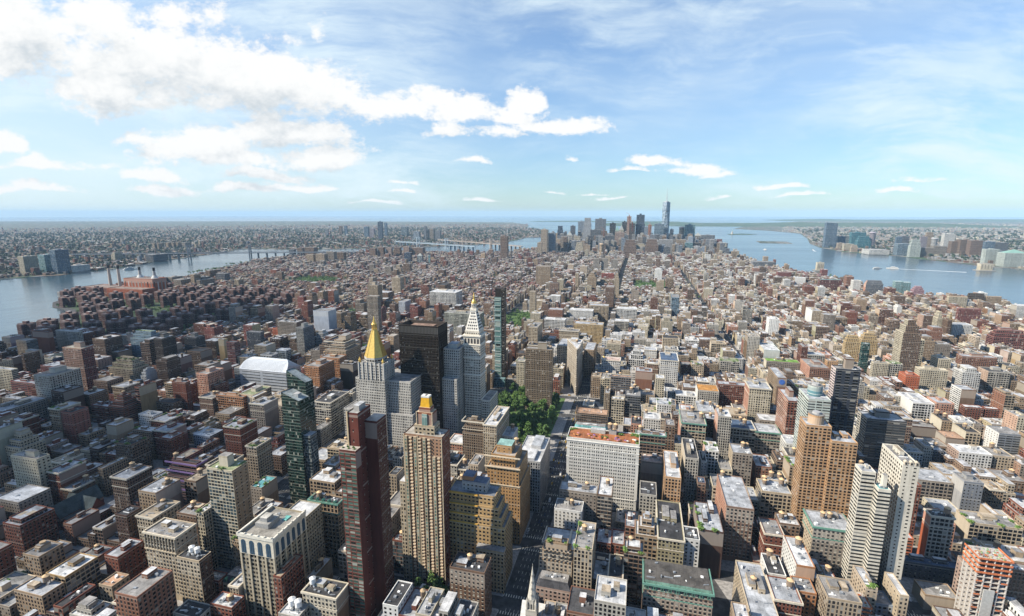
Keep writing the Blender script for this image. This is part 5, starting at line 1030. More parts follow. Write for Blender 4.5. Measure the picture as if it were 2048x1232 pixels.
ROWS = '''loft_building|-464.6|-434.6|247.3|262.8|30|tan2|P|silver|TB|.|L|tan brick loft with lower silver front roof and round water tank, bottom left corner
loft_building|-454.6|-434.0|263.4|288.9|34|goldtan|G|white|B|.|L|golden tan loft with a broad white roof and pale blinds in its windows
brick_building|-553.4|-514.4|259.3|277.3|40|redbrick|S|grey|.|.|L|red brick block cut by the left edge of the photo, near the bottom
apartment_house|-497.2|-478.7|274.0|292.5|36|tan2|P|grey|BK|.|L|tan brick apartment house with a tall boxed-in round tank above its roof
apartment_house|-570.5|-548.4|302.5|331.5|34|redbrick|P|silver|BBP|.|L|stepped red brick apartment house with chimneys and patchy silver roof near the left edge
loft_building|-454.9|-433.7|344.7|371.2|60|tan2|P|silver|TB|pinktan:B|L|tan loft with one blank pinkish wall and a capped water tank beside it
office_building|-485.5|-444.3|399.8|413.8|58|purplebrick|R|dark|BTs|.|L|brown brick office block ringed by purple spandrel bands
apartment_tower|-362.2|-335.0|338.1|356.1|100|cream|W|green|KG|tan2:D|L|slim cream tower with glazed grid front, blank tan side and planted roof terrace
loft_building|-389.8|-357.0|296.9|316.9|60|creamtan|P|grey|CBBc|paletan:S|L|cream loft topped by a row of tall columns under a heavy cornice
loft_building|-352.5|-330.1|292.4|304.1|47|creamtan|P|dark|T2W|darkbrick:S|L|narrow cream fronted loft with two white tanks and a dark brown side wall
loft_building|-392.0|-370.4|329.1|346.6|57|brownbrick|S|grey|BBT|.|L|dark brown loft standing behind the columned cream loft
loft_building|-377.6|-358.5|260.6|281.1|38|mauvewhite|G|grey|PGs|.|L|pale mauve loft with square grouped windows and planted upper terraces
workshop|-414.4|-400.7|273.7|288.2|24|tan|P|rust|.|.|L|low building with a bright rust-streaked white roof
ornate_building|-280.4|-250.6|364.0|375.0|66|tan2|G|dark|CDTB|.|L|ornate tan building with dormers and a green-edged dark roof
loft_building|-235.1|-206.2|292.1|308.6|40|cream|G|dark|CTBBW|brown:B|L|cream loft with white lintels, cluttered dark roof and brown blank side wall
brick_house|-340.2|-326.5|304.3|314.3|20|redbrick|P|grey|.|.|L|small red brick house beside the green-dormered mansard building
mansard_building|-326.0|-301.5|307.7|323.7|22|paletan|P|mansard|D|.|L|low pale building with a slate mansard and green dormers
brick_building|-305.8|-285.6|276.1|288.6|28|redbrick|P|white|BT|.|L|red brick building with a dazzling white roof, bottom left
workshop|-329.4|-306.0|265.1|278.6|24|greycream|P|dark|.|.|L|low building with a plain dark grey roof, bottom edge
loft_building|-246.8|-229.6|279.2|291.9|30|greycream|P|white|T2W|.|L|building with white parapets and two tan capped tanks at the bottom edge
loft_building|-401.1|-374.4|238.4|260.4|32|greycream|P|white|BBs|.|L|block with bright white roof decks and dark sheds at the bottom edge
apartment_house|-458.3|-444.6|323.8|338.3|48|darkbrick|S|dark|.|brownbrick:S|L|dark fire-escape fronted apartment house with a blank brown side wall
apartment_house|-585.6|-578.6|399.7|428.2|36|tan2|V|grey|.|.|L|sandy tan walk-up block behind the slate roofed church
apartment_tower|-658.1|-619.2|364.7|377.2|60|cream|S|grey|K|cream:S|L|cream apartment tower with a pale roof block at the far left, mid height
apartment_tower|-890.6|-857.4|534.2|577.7|78|greycream|P|grey|K|.|L|broad grey cream apartment slab with square windows and a small roof block
apartment_tower|-965.4|-921.6|626.1|645.6|92|pinkbrick|V|cream|K|rosebrick:V|L|tall pink and red brick tower with a large cream penthouse
apartment_house|-894.6|-859.8|473.3|528.8|46|taupe|P|silver|BB|.|L|long taupe apartment slab with a silver strip roof at the left edge
apartment_house|-752.7|-726.2|411.0|438.0|50|creamtan|P|silver|Ks|.|L|cream apartment house with stepped corner and octagonal tank house
apartment_house|-770.1|-749.7|486.7|508.7|50|redpink|D|dark|B|.|L|nearly blank salmon red brick block with a dark sunken roof
apartment_house|-693.8|-676.2|489.5|513.5|38|tan2|B|silver|K|.|L|plain blank sandy slab with a narrow chimney block
apartment_house|-763.2|-735.2|545.1|573.6|50|redbrick|R|grey|PBTs|.|L|bulky stepped red brick block with striped windows
brick_building|-811.2|-776.9|553.2|563.2|30|redbrick|R|silver|B|.|L|lower red brick wing with striped windows left of the bulky stepped block
apartment_tower|-945.4|-888.4|681.9|714.4|55|creamtan|P|green|PsG|.|L|terraced cream apartment building with greenery on its stepped roofs
apartment_house|-879.8|-865.8|687.5|712.0|38|white|P|white|Bs|bluewhite:B|L|small stepped white building with a blank pale side
apartment_tower|-932.5|-912.4|765.6|795.6|76|darkbrown|S|white|K|.|L|dark brown tower with a bright white roof rim
apartment_tower|-905.9|-875.3|808.5|830.5|70|charcoal|S|grey|K|.|L|charcoal tower with speckled windows right of the white rimmed brown tower
apartment_tower|-1092.2|-1059.8|762.9|798.9|66|brownbrick|V|white|B|.|L|wide brown brick tower with rounded white roof ends
apartment_tower|-1055.3|-998.1|812.5|840.0|72|blueglass|R|green|Gs|.|L|stepped blue-grey glass tower with planted top
apartment_tower|-1267.7|-1237.2|735.1|755.1|58|tan2|S|grey|.|darkslate:R|L|tan ended slab with dark banded long side near the river
apartment_tower|-1313.3|-1266.2|793.9|803.9|62|redbrick|B|dark|.|.|L|blank red brick slab standing by the river edge
apartment_tower|-1299.1|-1230.1|829.4|839.4|56|greycream|P|silver|.|.|L|beige gridded slab in front of the dark housing estate
apartment_house|-1218.7|-1187.7|719.8|729.8|44|paletan|B|silver|.|.|L|small beige block right of the tan ended slab
office_building|-1108.8|-1087.8|683.7|701.7|45|cream|G|grey|B|navy:R|L|cream block with deep square windows and a navy side
office_building|-1133.9|-1080.9|614.4|624.4|45|cream|R|silver|.|.|L|cream block with dark slots at the far left edge
apartment_house|-1030.1|-976.5|582.0|592.0|40|rosebrick|R|silver|B|.|L|rose red apartment house with striped balconies at the far left
apartment_house|-954.6|-894.7|526.7|536.7|38|taupe|P|white|B|.|L|taupe block with a white roof tucked behind the long slab
apartment_house|-712.2|-685.6|608.0|617.5|58|redbrick|D|grey|K|.|L|red brick tower left of the salmon gridded one
apartment_house|-699.0|-676.8|641.6|675.1|62|salmon|P|grey|K|.|L|salmon brick tower with gridded windows
warehouse|-638.1|-586.5|616.6|624.6|40|orangebrick|G|grey|BBK|.|L|long orange-brown loft with arcaded bays
loft_building|-600.1|-574.8|624.8|664.6|42|cream|B|green|K|creamtan:G|L|cream loft with a mint green penthouse front
apartment_tower|-793.1|-773.9|801.6|815.6|68|rosebrick|R|grey|.|.|L|dark rose red tower beside a yellow one
apartment_tower|-833.4|-819.7|822.3|832.3|66|yellowtan|B|white|.|.|L|narrow yellow slab touching the dark rose red tower
brick_building|-583.0|-564.6|473.6|493.1|40|redbrick|S|silver|BK|.|L|red brick block with a small corner roof house
apartment_house|-614.9|-588.1|441.8|464.8|44|brown|P|dark|BKG|.|L|brown balconied block with a tall brick tank house
apartment_house|-639.8|-607.1|483.7|497.2|40|brown|P|white|BG|.|L|brown block with a white roof deck and blue canopy
loft_building|-575.1|-547.8|514.5|537.0|26|bluewhite|P|white|B|darkbrick:S|L|low white fronted block with a snow white roof
loft_building|-705.6|-677.6|543.6|558.6|30|white|P|silver|B|.|L|white walk-up with pale sunny side behind the red blocks
loft_building|-726.7|-693.2|589.9|607.8|30|brown|P|dark|.|.|L|brown walk-up with pale lintels and flat black roof
brick_building|-743.1|-667.6|617.7|627.7|16|redbrick|B|white|B|.|L|low red shed with white roof and square chimney
church_school|-610.8|-585.2|586.4|616.4|24|tan2|P|grey|.|.|L|low tan wing beside the long orange-brown loft
office_tower|-392.0|-368.9|640.2|648.2|40|charcoal|V|grey|.|.|L|dark glassy block with thin white stripes left of the tall red-brown tower
loft_building|-374.9|-361.6|396.9|419.4|46|taupe|S|teal|G|tan2:B|L|taupe block with teal pool deck below the green glass tower
loft_building|-318.2|-289.0|415.1|438.1|52|tan2|G|white|BB|.|L|tan loft with stacked white roof sheds below the ornate dormered building
loft_building|-443.9|-417.7|597.0|644.0|55|greycream|G|dark|CB|.|L|grey cream corner loft with big gridded windows and black roof
apartment_tower|-552.9|-524.2|720.9|765.9|62|orangebrick|P|grey|K|.|L|orange brick tower with a boxy roof house near the curved silver building
apartment_house|-568.0|-527.9|786.4|811.0|58|orangebrick|P|grey|B|.|L|lower orange brick wing behind the orange brick tower
office_building|-521.0|-494.3|776.9|794.9|52|darkbrown|B|silver|BB|.|L|chocolate block with a silver roof and rooftop units
ornate_building|-574.8|-529.7|811.2|863.2|82|tan3|P|grey|KCs|.|L|tan stepped hotel with a colonnaded upper storey
apartment_tower|-726.3|-707.2|924.6|961.1|74|greycream|V|grey|K|slate:V|L|slim grey residential tower with pale end wall
loft_building|-726.5|-702.5|986.9|1013.9|52|white|G|white|s|.|L|white building with punched pixel-like windows
apartment_house|-729.4|-702.2|817.6|836.1|42|white|G|grey|B|.|L|white loft with deep square openings and round roof dome
apartment_house|-713.3|-689.4|844.3|859.3|46|bluewhite|C|white|.|.|L|pale block with blue glass strips beside the white domed loft
apartment_house|-773.7|-748.3|804.9|833.4|38|creamtan|P|silver|B|.|L|tan loft with silver roof box below the yellow slab
brick_building|-897.6|-879.7|1051.4|1062.4|34|orangered|P|dark|.|.|L|bright orange red building among low roofs
apartment_house|-861.3|-823.4|927.4|939.9|56|darkslate|V|grey|.|.|L|dark slate residential block near the left middle
white_tower|-811.1|-767.0|1102.2|1137.2|74|bluewhite|B|grey|.|.|L|big blank blue-white building behind the gold pyramid
apartment_tower|-677.4|-645.9|1140.6|1156.1|112|taupe|V|grey|.|.|L|slim taupe tower rising behind the black tower
office_tower|-843.3|-807.7|1425.9|1454.9|95|tan|V|grey|K|.|L|tan tower with crown ring behind the slim taupe tower
office_building|-659.8|-567.8|1495.4|1555.4|70|white|G|white|BB|.|L|large white office block with gridded windows near the square
apartment_tower|-698.1|-676.7|1352.6|1393.1|60|bluewhite|V|grey|.|.|L|pale blue-white stepped tower among brown roofs
apartment_house|-940.3|-872.2|1609.4|1654.9|40|brown|P|silver|.|.|L|brown block beside the pale blue-white stepped tower
apartment_tower|-1038.3|-1022.8|1766.1|1801.1|70|paletan|P|grey|.|.|L|pale tan block with stepped top beyond the parks
hotel_tower|-955.0|-917.9|1794.7|1829.2|70|creamtan|P|grey|K|.|L|cream hotel-like block with small turret beyond the gold pyramid
apartment_tower|-717.3|-687.7|1697.4|1757.4|62|brown|P|dark|.|.|L|brown block left of the clock tower
office_building|-501.9|-400.5|1231.4|1265.9|60|greencream|G|grey|B|.|L|broad office block with green tinted windows behind the clock tower
loft_building|-271.7|-258.2|650.2|658.2|100|limestone|P|grey|.|.|L|limestone wing glimpsed between the black tower and stepped tower
office_tower|-199.2|-171.2|546.0|560.0|74|brownstone|V|grey|BCs|.|L|brown stone loft with thin vertical ribs left of the cream roofed twin
office_tower|-171.0|-154.9|541.5|601.5|74|creamtan|V|white|CBB|.|L|cream ribbed loft with white roof bordering the park
office_building|-119.9|-92.5|494.5|554.5|60|lightgrey|V|courtwhite|.|.|L|plain grey slab with white rimmed roof next to the park
apartment_tower|-173.0|-129.3|774.6|788.6|105|brownrib|V|grey|K|.|L|dark ribbed tower with pale vertical fins beyond the park
loft_building|-237.1|-228.2|431.5|448.0|60|tan|V|dark|.|.|L|beige slab hidden between the red-brown and gold topped towers
brick_building|-202.4|-190.2|371.8|381.8|34|redbrick|C|grey|BT|.|L|narrow red building with a glassy front below the gold topped tower
loft_building|-132.2|-103.7|333.0|351.5|50|brownbrick|S|dark|BBBT|.|L|brown brick building with cluttered black roof at bottom centre
mansard_building|-68.9|-41.0|359.9|374.6|30|pinktan|P|mansard|.|.|L|pinkish stone church house with a dark mansard roof
apartment_house|-69.7|-42.0|374.8|391.8|52|tan2|P|grey|BGs|.|L|tan brick apartment house with roof garden by the avenue
office_tower|-39.6|-25.1|364.1|399.6|62|creamtan|V|grey|GT|.|L|slim tan tower with vertical ribs and lush roof plants
loft_building|-69.3|-42.5|449.3|467.6|38|white|S|grey|TB|.|L|white painted building with scattered windows and a tan tank
loft_building|-67.5|-30.1|467.8|484.8|48|taupe|S|silver|BBT|.|L|long taupe loft in front of the white garden roofed hotel
loft_building|-29.4|-15.5|464.6|500.1|50|brown|G|white|T|.|L|brown windowed loft with silver roof in front of the white hotel
townhouse|-13.2|-1.8|438.1|460.1|18|redbrick|P|silver|.|.|L|low red fronted house with blue tarp near the parking lot
townhouse|-26.9|-13.5|436.5|458.5|18|redbrick|P|silver|B|.|L|low red fronted house with silver roof left of the blue tarped house
loft_building|7.7|27.0|431.7|453.7|48|tan2|G|white|Bs|.|R|tan loft with a row of arched white roof vents
loft_building|-1.3|14.2|387.8|403.8|48|brownbrick|G|white|PGT|.|R|slim dark brown loft with white penthouse and planters
loft_building|27.2|48.8|422.3|482.3|42|olive|P|dark|BBC|.|R|olive cream loft with dark cluttered roof
apartment_house|49.2|62.0|427.3|445.3|42|white|S|dark|.|.|R|white end block joined right of the olive cream loft
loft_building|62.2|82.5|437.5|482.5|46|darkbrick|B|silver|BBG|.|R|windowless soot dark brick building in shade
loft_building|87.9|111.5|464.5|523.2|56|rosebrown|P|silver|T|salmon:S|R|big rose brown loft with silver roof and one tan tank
loft_building|35.8|51.4|504.7|564.7|56|orange|P|white|K|.|R|bright orange brick building with stacked setbacks
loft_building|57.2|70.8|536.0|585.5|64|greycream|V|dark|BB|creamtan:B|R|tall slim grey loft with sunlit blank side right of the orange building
loft_building|69.8|77.7|523.0|535.8|44|rosebrown|P|navy|.|.|R|narrow rose brown loft with dark blue roof
loft_building|84.3|98.3|585.3|609.8|52|white|G|white|BG|salmon:B|R|white loft with one tall dark window bay
loft_building|111.7|132.5|578.1|601.6|56|taupe|P|silver|TT|creamtan:S|R|taupe loft with pale top storeys and two round tanks
ornate_building|5.6|38.7|575.8|585.8|68|rosebrown|G|white|CBBT|creamtan:P|R|cream topped rose brown loft with arched upper windows and green cornice
loft_building|40.4|51.5|612.6|632.6|66|brown|P|grey|.|.|R|narrow brown speckled loft against the green corniced one
ornate_building|60.9|89.8|635.0|679.5|62|creamtan|G|grey|CTTB|salmon:B|R|cream loft with two dark recessed bays under a green cornice
loft_building|104.2|119.8|643.2|669.7|72|greycream|V|white|BT|salmon:B|R|tall narrow grey loft with blank salmon side wall
loft_building|95.7|109.5|683.9|703.9|50|darkbrick|P|silver|T|.|R|dark red loft left of the tall narrow grey one
loft_building|125.4|155.4|673.1|703.1|46|greycream|G|navy|TTC|.|R|white corniced loft with blue shaded roof and two tanks
loft_building|155.6|184.9|673.0|703.0|44|taupe|G|silver|C|.|R|green corniced taupe loft beside the salmon tower
loft_building|53.3|64.2|681.8|697.8|52|darkbrick|P|grey|.|.|R|dim red brick loft squeezed behind the cornice
loft_building|12.4|35.6|553.4|573.4|45|taupe|B|pink|B|.|R|windowless taupe wall with pinkish terrace right of the white hotel
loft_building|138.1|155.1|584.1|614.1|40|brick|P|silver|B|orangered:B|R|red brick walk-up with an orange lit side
loft_building|131.9|159.8|525.9|551.4|42|creamtan|G|silver|TTT|.|R|cream gridded loft with roof tanks below the salmon tower
loft_building|84.7|101.6|523.4|549.4|42|cream|G|grey|.|.|R|cream loft with grey barrel vents
ornate_building|14.4|64.3|360.9|388.9|44|rosebrown|P|greymans|CD|.|L|long red-brown brick hotel with green mansard and white trim, bottom centre
loft_building|88.6|108.0|353.9|413.9|38|creamtan|P|silver|TBB|creamtan:P|R|tan corner building with a broad pale roof at the bottom edge
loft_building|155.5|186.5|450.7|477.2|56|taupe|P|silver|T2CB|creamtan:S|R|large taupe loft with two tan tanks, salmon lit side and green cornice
loft_building|126.6|140.4|386.0|402.7|40|orangebrick|P|grey|.|salmon:B|R|orange brick building at the bottom edge with gridded windows
loft_building|130.1|143.4|402.9|440.4|50|orangebrick|B|white|T|white:S|R|building with white painted side and orange blank front
apartment_tower|179.8|189.9|437.4|449.9|118|ivory|R|silver|B|ivory:R|R|tall ivory tower with zigzag balconies
apartment_tower|190.1|198.6|430.5|440.5|108|ivory|R|teal|K|ivory:R|R|lower ivory wing with turquoise pool deck
apartment_tower|207.3|218.6|437.9|473.4|128|ivory|D|grey|BD2|ivory:P|R|tallest ivory tower with perforated tan end wall
brick_building|237.2|258.1|505.2|515.2|24|orangered|R|silver|.|.|R|small orange red block striped with balconies
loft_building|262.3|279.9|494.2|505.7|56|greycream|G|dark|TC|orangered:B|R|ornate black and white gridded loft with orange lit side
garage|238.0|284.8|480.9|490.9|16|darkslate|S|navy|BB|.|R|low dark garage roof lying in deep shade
loft_building|338.5|355.8|590.6|610.6|46|slate|S|grey|K|lightgrey:B|R|slate grey building with a blank pale side
loft_building|304.8|337.3|603.8|633.8|36|taupe|G|silver|.|.|R|taupe loft with large dark openings behind the ivory towers
loft_building|138.8|162.9|551.6|559.6|42|creamtan|G|silver|TT|.|R|cream loft with white roof in front of the orange towers
loft_building|134.2|151.4|468.5|484.5|44|brown|P|white|TB|.|R|brown loft with white snow-bright roof and brown tank
loft_building|315.9|357.2|534.0|556.0|32|creamtan|G|grey|BG|creamtan:B|R|long cream loft with arched top windows at the right edge
loft_building|268.7|286.5|440.4|463.4|40|taupe|P|grey|TTB|pinktan:S|R|pinkish brick loft behind the orange netted frame
loft_building|286.7|302.3|435.4|445.4|52|rosebrown|V|grey|.|pinktan:B|R|plain pink walled slab at the right edge
loft_building|190.1|203.7|413.7|429.7|20|bluegrey|P|silver|T|.|R|low blue-grey building with a metal roof and one tank
workshop|239.3|263.4|442.2|460.2|14|tan2|B|grey|.|.|R|low tan shed behind the street works
orange_tower|181.7|203|506|530|112|orange|O|silver|BB|orange:O|R|stepped front wing of the orange brick towers
orange_tower|160|181.6|510|530|124|orange|O|silver|O|orange:O|R|tall orange brick tower with round drum on its roof
apartment_tower|226.0|251.4|640.7|655.2|144|darkglass|X|grey|K|pinkwhite:R|R|dark glass tower with pale pink stripes and a brown roof box
office_tower|274.0|315.3|663.9|689.9|78|charcoal|R|silver|KB|greycream:R|R|dark horizontal banded office block with black roof box
apartment_tower|191.1|213.6|608.5|644.0|116|whitegreen|R|silver|O|whitegreen:R|R|white green balconied tower with a rounded glass crown
apartment_tower|190.0|204.8|675.7|721.7|88|redbrick|P|silver|K|salmon:R|R|salmon red tower with stacked balconies
office_building|219.4|233.0|842.2|902.2|66|rosebrown|B|silver|L|tan2:P|R|tan loft bearing a round blue disc sign
ornate_building|163.2|192.3|763.2|796.2|72|cream|P|silver|BTC|salmon:S|R|cream and red brick block with ornate upper windows
loft_building|131.3|174.1|830.9|847.9|52|redbrick|V|silver|B|.|R|red piered loft with a cream cornice and brick roof house
loft_building|99.6|131.3|815.9|847.9|44|greycream|P|rustdeck|.|white:B|R|loft with rust orange roof deck and white side wall
loft_building|44.9|75.7|910.8|964.3|62|white|P|navy|CB|.|R|white cornice topped loft in the middle distance
loft_building|-11.5|18.3|964.6|990.6|60|white|G|white|BBs|.|R|white stacked loft with green tinted top floors
loft_building|2.3|30.7|865.9|891.9|52|brick|B|silver|BB|.|R|blank reddish brown block beside the white cornice topped loft
loft_building|34.4|48.5|823.7|843.7|56|cream|P|white|.|.|R|narrow cream loft with tall windows in front of a dark gap
loft_building|-11.8|11.2|753.5|775.5|48|darkslate|G|grey|BT|.|R|dark gridded loft below the scaffolded tower
loft_building|-61.0|-26.7|933.2|957.2|48|white|P|pink|CO|.|L|white loft with a small gold dome at its corner
loft_building|103.8|125.2|960.6|984.6|44|creamtan|P|silver|BG|.|R|cream loft half covered by a diagonal shadow
loft_building|160.0|193.8|1002.9|1028.9|42|greycream|G|green|GB|.|R|grey loft with planted green roof terraces
apartment_house|84.7|103.6|969.8|993.8|38|brick|P|grey|G|.|R|brick loft with green bamboo on its roof
loft_building|92.8|116.8|746.3|789.8|36|greycream|P|silver|TTB|.|R|grey loft row with jumble of tanks on roof
loft_building|52.5|72.7|855.4|875.4|24|white|P|silver|B|.|R|low white glazed fronted loft behind the dark gap
loft_building|68.4|99.4|829.1|853.1|28|white|G|white|B|.|R|white gridded loft with a large pale roof
hall|265.1|296.0|1133.8|1193.8|36|whitegreen|B|white|.|cream:B|R|long low hall with blank white wall on the avenue
hall|252.9|312.6|1054.7|1075.7|34|taupe|P|lawn|BT|cream:B|R|museum-like block with a bright lawn strip on its roof
apartment_tower|501.5|531.9|1107.0|1138.5|118|brown|V|grey|s|cream:V|R|beige stepped tower with a black ribbed front
apartment_house|556.9|581.8|1194.8|1215.3|62|cream|G|cream|.|.|R|lower cream gridded base of the beige stepped tower
apartment_house|497.3|540.5|1024.4|1041.4|46|cream|P|cream|BK|.|R|large cream apartment block with a dense window grid
apartment_house|457.7|478.5|982.6|1007.6|44|orangered|S|red|K|.|R|stepped red brick block beside the cream apartment block
apartment_house|508.5|528.5|924.1|951.1|44|brown|B|silver|.|white:R|R|brown fronted slab with white ribbed side
apartment_house|452.7|475.6|738.7|763.7|46|slate|R|grey|.|white:D|R|slate banded block with bright white side wall
apartment_tower|436.2|463.3|1190.1|1204.1|64|yellowtan|P|tan|s|yellowtan:P|R|stepped golden tan apartment block, left one of a pair
apartment_tower|481.8|512.3|1229.1|1250.1|62|yellowtan|P|tan|sK|yellowtan:P|R|stepped golden tan apartment block, right one of a pair
apartment_tower|739.6|750.3|1474.1|1496.6|76|cream|V|tan|s|cream:V|R|slender cream tower, left of the twin near the right edge
apartment_tower|761.6|770.0|1470.4|1485.4|74|yellowtan|V|tan|s|cream:V|R|slender cream tower, right of the twin near the right edge
brick_building|801.0|866.9|1369.1|1393.6|56|rosebrick|G|grey|Ks|.|R|huge stepped rosy brick warehouse at the right edge
apartment_house|891.4|945.0|1681.2|1691.2|54|rosebrick|P|silver|.|.|R|large rosy brick slab near the river, right
apartment_house|783.9|826.7|1493.2|1523.2|42|white|P|silver|.|.|R|white block just below the rosy brick slab
apartment_tower|438.8|451.8|1114.6|1124.6|66|greenglass|C|silver|.|.|R|small dark green glass tower among red houses
apartment_house|433.7|459.7|1048.3|1058.3|46|cream|V|grey|B|.|R|cream ribbed block with pale corner fins
apartment_house|462.6|481.8|1049.5|1071.5|46|greycream|G|green|G|.|R|grey green gridded block right of the cream ribbed block
apartment_tower|470.9|495.6|1527.7|1584.7|56|creamtan|P|silver|B|white:B|R|cream apartment block with bright white blank side
apartment_tower|489.8|518.6|1495.8|1520.8|52|taupe|P|silver|B|.|R|taupe block adjoining the cream one with blank white side
apartment_house|313.8|346.6|1001.1|1061.1|42|brick|P|grey|K|salmon:S|R|stepped brick block with chimney house, right of middle
loft_building|336.5|366.9|1092.1|1116.1|42|greycream|G|silver|.|.|R|grey gridded mid-rise loft behind the stepped brick block
loft_building|367.6|386.7|1078.1|1098.1|36|orange|S|grey|K|.|R|small orange block behind the brown roof box
loft_building|413.1|441.5|857.5|905.5|38|white|G|white|B|white:B|R|bright white gridded loft with blank white flank
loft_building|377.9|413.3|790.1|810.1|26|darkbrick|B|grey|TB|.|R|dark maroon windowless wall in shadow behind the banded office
loft_building|429.8|446.4|759.6|789.6|36|creamtan|G|dark|BT|cream:B|R|cream loft with long blank pale flank
loft_building|417.4|429.7|789.9|817.4|38|tan2|P|dark|TT|cream:B|R|tan loft with a slanting cream gable flank
loft_building|397.3|418.0|738.4|761.4|34|brown|B|rust|.|taupe:B|R|shadowed brown loft with rusty patchy roof
loft_building|361.8|378.2|702.9|728.9|30|darkslate|P|white|T|pinktan:S|R|dark fronted loft with pinkish flank and white roof
loft_building|392.1|426.3|700.0|724.0|32|white|P|white|B|pinktan:S|R|long white corniced loft with pinkish flank
loft_building|429.1|451.6|704.4|730.4|30|creamtan|P|grey|BT|.|R|cream loft with ribbed cornice near the right edge
apartment_house|643.6|702.4|1180.7|1200.7|36|brick|P|silver|K|.|R|long red brick apartment row with tall chimney block
brick_building|499.2|523.7|892.2|904.7|26|redbrick|P|white|.|.|R|red brick house with flat white roof, left one of the pair by trees
brick_building|526.8|544.6|893.2|903.2|26|redbrick|P|white|.|.|R|red brick house with flat white roof, right one of the pair by trees
warehouse|726.9|809.2|2304.3|2328.8|52|rosebrick|G|teal|.|.|R|massive square red brick warehouse near the river
office_building|867.3|927.0|2233.6|2252.1|62|slate|V|grey|s|salmon:B|R|dark stepped building at the river with salmon flank
apartment_tower|981.1|1006.5|2264.7|2289.7|58|teal|R|white|.|.|R|teal glass riverside tower, left of the pair
apartment_tower|1008.7|1033.9|2265.0|2290.0|55|teal|R|white|.|.|R|teal glass riverside tower, right of the pair
apartment_tower|1010.6|1044.5|2189.1|2214.1|50|mauve|P|white|s|.|R|mauve pink stepped building by the pier
warehouse|1018.3|1070.5|1979.4|1993.9|46|cream|P|brick|.|.|R|pale cream warehouse with reddish roof by the river
warehouse|1104.6|1154.8|2042.8|2052.8|50|darkbrown|P|grey|s|.|R|dark brown stepped warehouse by the river
warehouse|1158.4|1200.8|2041.8|2051.8|42|tan3|P|white|.|.|R|tan warehouse with white roof, rightmost by the river
warehouse|636.1|749.0|3127.1|3187.1|48|slate|R|grey|.|.|R|long dark slate building by the Hudson shore
warehouse|655.8|715.3|2666.1|2694.6|40|rosebrick|P|grey|.|.|R|reddish riverside block right of the long slate building
loft_building|679.1|723.5|2471.2|2501.2|38|white|B|white|.|tan:P|R|white walled block left of the massive red warehouse
red_library|-169.6|-112.3|2345.9|2355.9|46|redstone|V|red|.|.|R|cube-like red stone library beside a leafy square
apartment_tower|-442.9|-377.9|2157.8|2195.8|92|tan3|V|grey|.|.|L|wide tan twin slab in the middle distance
apartment_tower|-91.4|-72.6|1951.4|1971.4|92|creamtan|P|tan|s|.|R|slim cream tower at the foot of the avenue
apartment_tower|-203.3|-167.0|2034.6|2094.6|84|tan3|P|grey|s|.|L|tan apartment tower left of the red library
apartment_house|-110.2|-81.3|1740.7|1800.7|70|rosebrown|P|grey|.|.|L|brown corner block lining the avenue
apartment_tower|96.6|117.5|1512.6|1572.6|80|blueglass|C|grey|.|.|R|blue patterned glass tower standing alone among lofts
apartment_tower|-237.1|-205.8|2661.4|2679.4|88|silvertan|V|grey|.|.|L|silver tan tower, leftmost of three matching
apartment_tower|-196.3|-162.4|2673.4|2691.4|88|silvertan|V|grey|.|.|L|silver tan tower, middle of three matching
apartment_tower|-141.6|-108.7|2628.3|2646.3|88|silvertan|V|grey|.|.|L|silver tan tower, rightmost of three matching
loft_building|-57.1|-0.6|1424.5|1454.5|56|white|G|white|.|.|R|big white gridded loft on the avenue
loft_building|-56.2|-18.8|1281.0|1311.0|50|greycream|G|white|.|.|R|grey gridded loft just below the big white one
loft_building|-138.0|-81.5|1457.9|1487.9|56|creamtan|G|silver|.|.|L|cream loft with deep window grid left of the avenue
loft_building|-191.6|-122.6|1421.5|1451.5|46|white|P|white|.|.|L|wide white roofed loft with stepped blocks near the avenue
loft_building|-238.1|-182.1|1279.2|1305.2|46|white|G|white|B|.|L|white gridded loft beside the green square
loft_building|-246.5|-204.9|1383.2|1413.2|52|brick|S|silver|.|.|L|red brown block rising behind the white gridded loft
apartment_tower|-342.0|-322.1|1570.0|1586.0|72|paletan|P|grey|.|.|L|slim pale tan tower by the green square
apartment_tower|-292.0|-257.4|1670.0|1696.0|44|white|P|white|.|.|L|stark white block beyond the green square
loft_building|-150.6|-79.4|1217.8|1247.8|52|yellowtan|P|silver|B|.|L|buttery tan loft row behind the wedge shaped tower
loft_building|-176.1|-130.2|1142.4|1168.4|50|creamtan|P|grey|CB|.|L|cream corniced loft left behind the wedge shaped tower
loft_building|-238.2|-217.3|1090.6|1150.6|66|creamtan|P|grey|B|.|L|cream column-like block behind the dark ribbed tower
loft_building|-147.0|-122.7|935.0|993.5|70|creamtan|P|silver|.|rosebrown:S|L|block with dim maroon flank left of the wedge shaped tower
loft_building|-97.6|-78.1|961.7|1021.7|58|tan2|P|silver|.|.|L|tan loft right behind the wedge shaped tower
hotel_tower|-255.6|-235.9|888.2|898.6|40|brick|P|silver|.|.|L|brick apartment block at the foot of the slender glass tower
wrapped_tower|-35.9|-4.4|797.3|807.3|62|slate|G|rust|X|.|R|corner tower wrapped in scaffolding near the plaza
loft_building|-31.6|-12.9|749.3|759.3|42|cream|G|white|.|creamtan:G|R|cream loft with a blank front below the scaffolded tower
loft_building|-54.6|-47.0|827.9|837.9|46|cream|P|silver|.|cream:P|R|cream rounded corner block facing the plaza
scaffold_building|-76.7|-33.6|676.3|698.3|44|darkbrown|R|rust|X|.|R|brown scaffold covered block beside the park
mansard_building|-70.3|-29.0|597.5|611.5|60|redstone|P|tealroof|.|.|R|red brick building with turquoise copper roof behind the garden roofed hotel'''
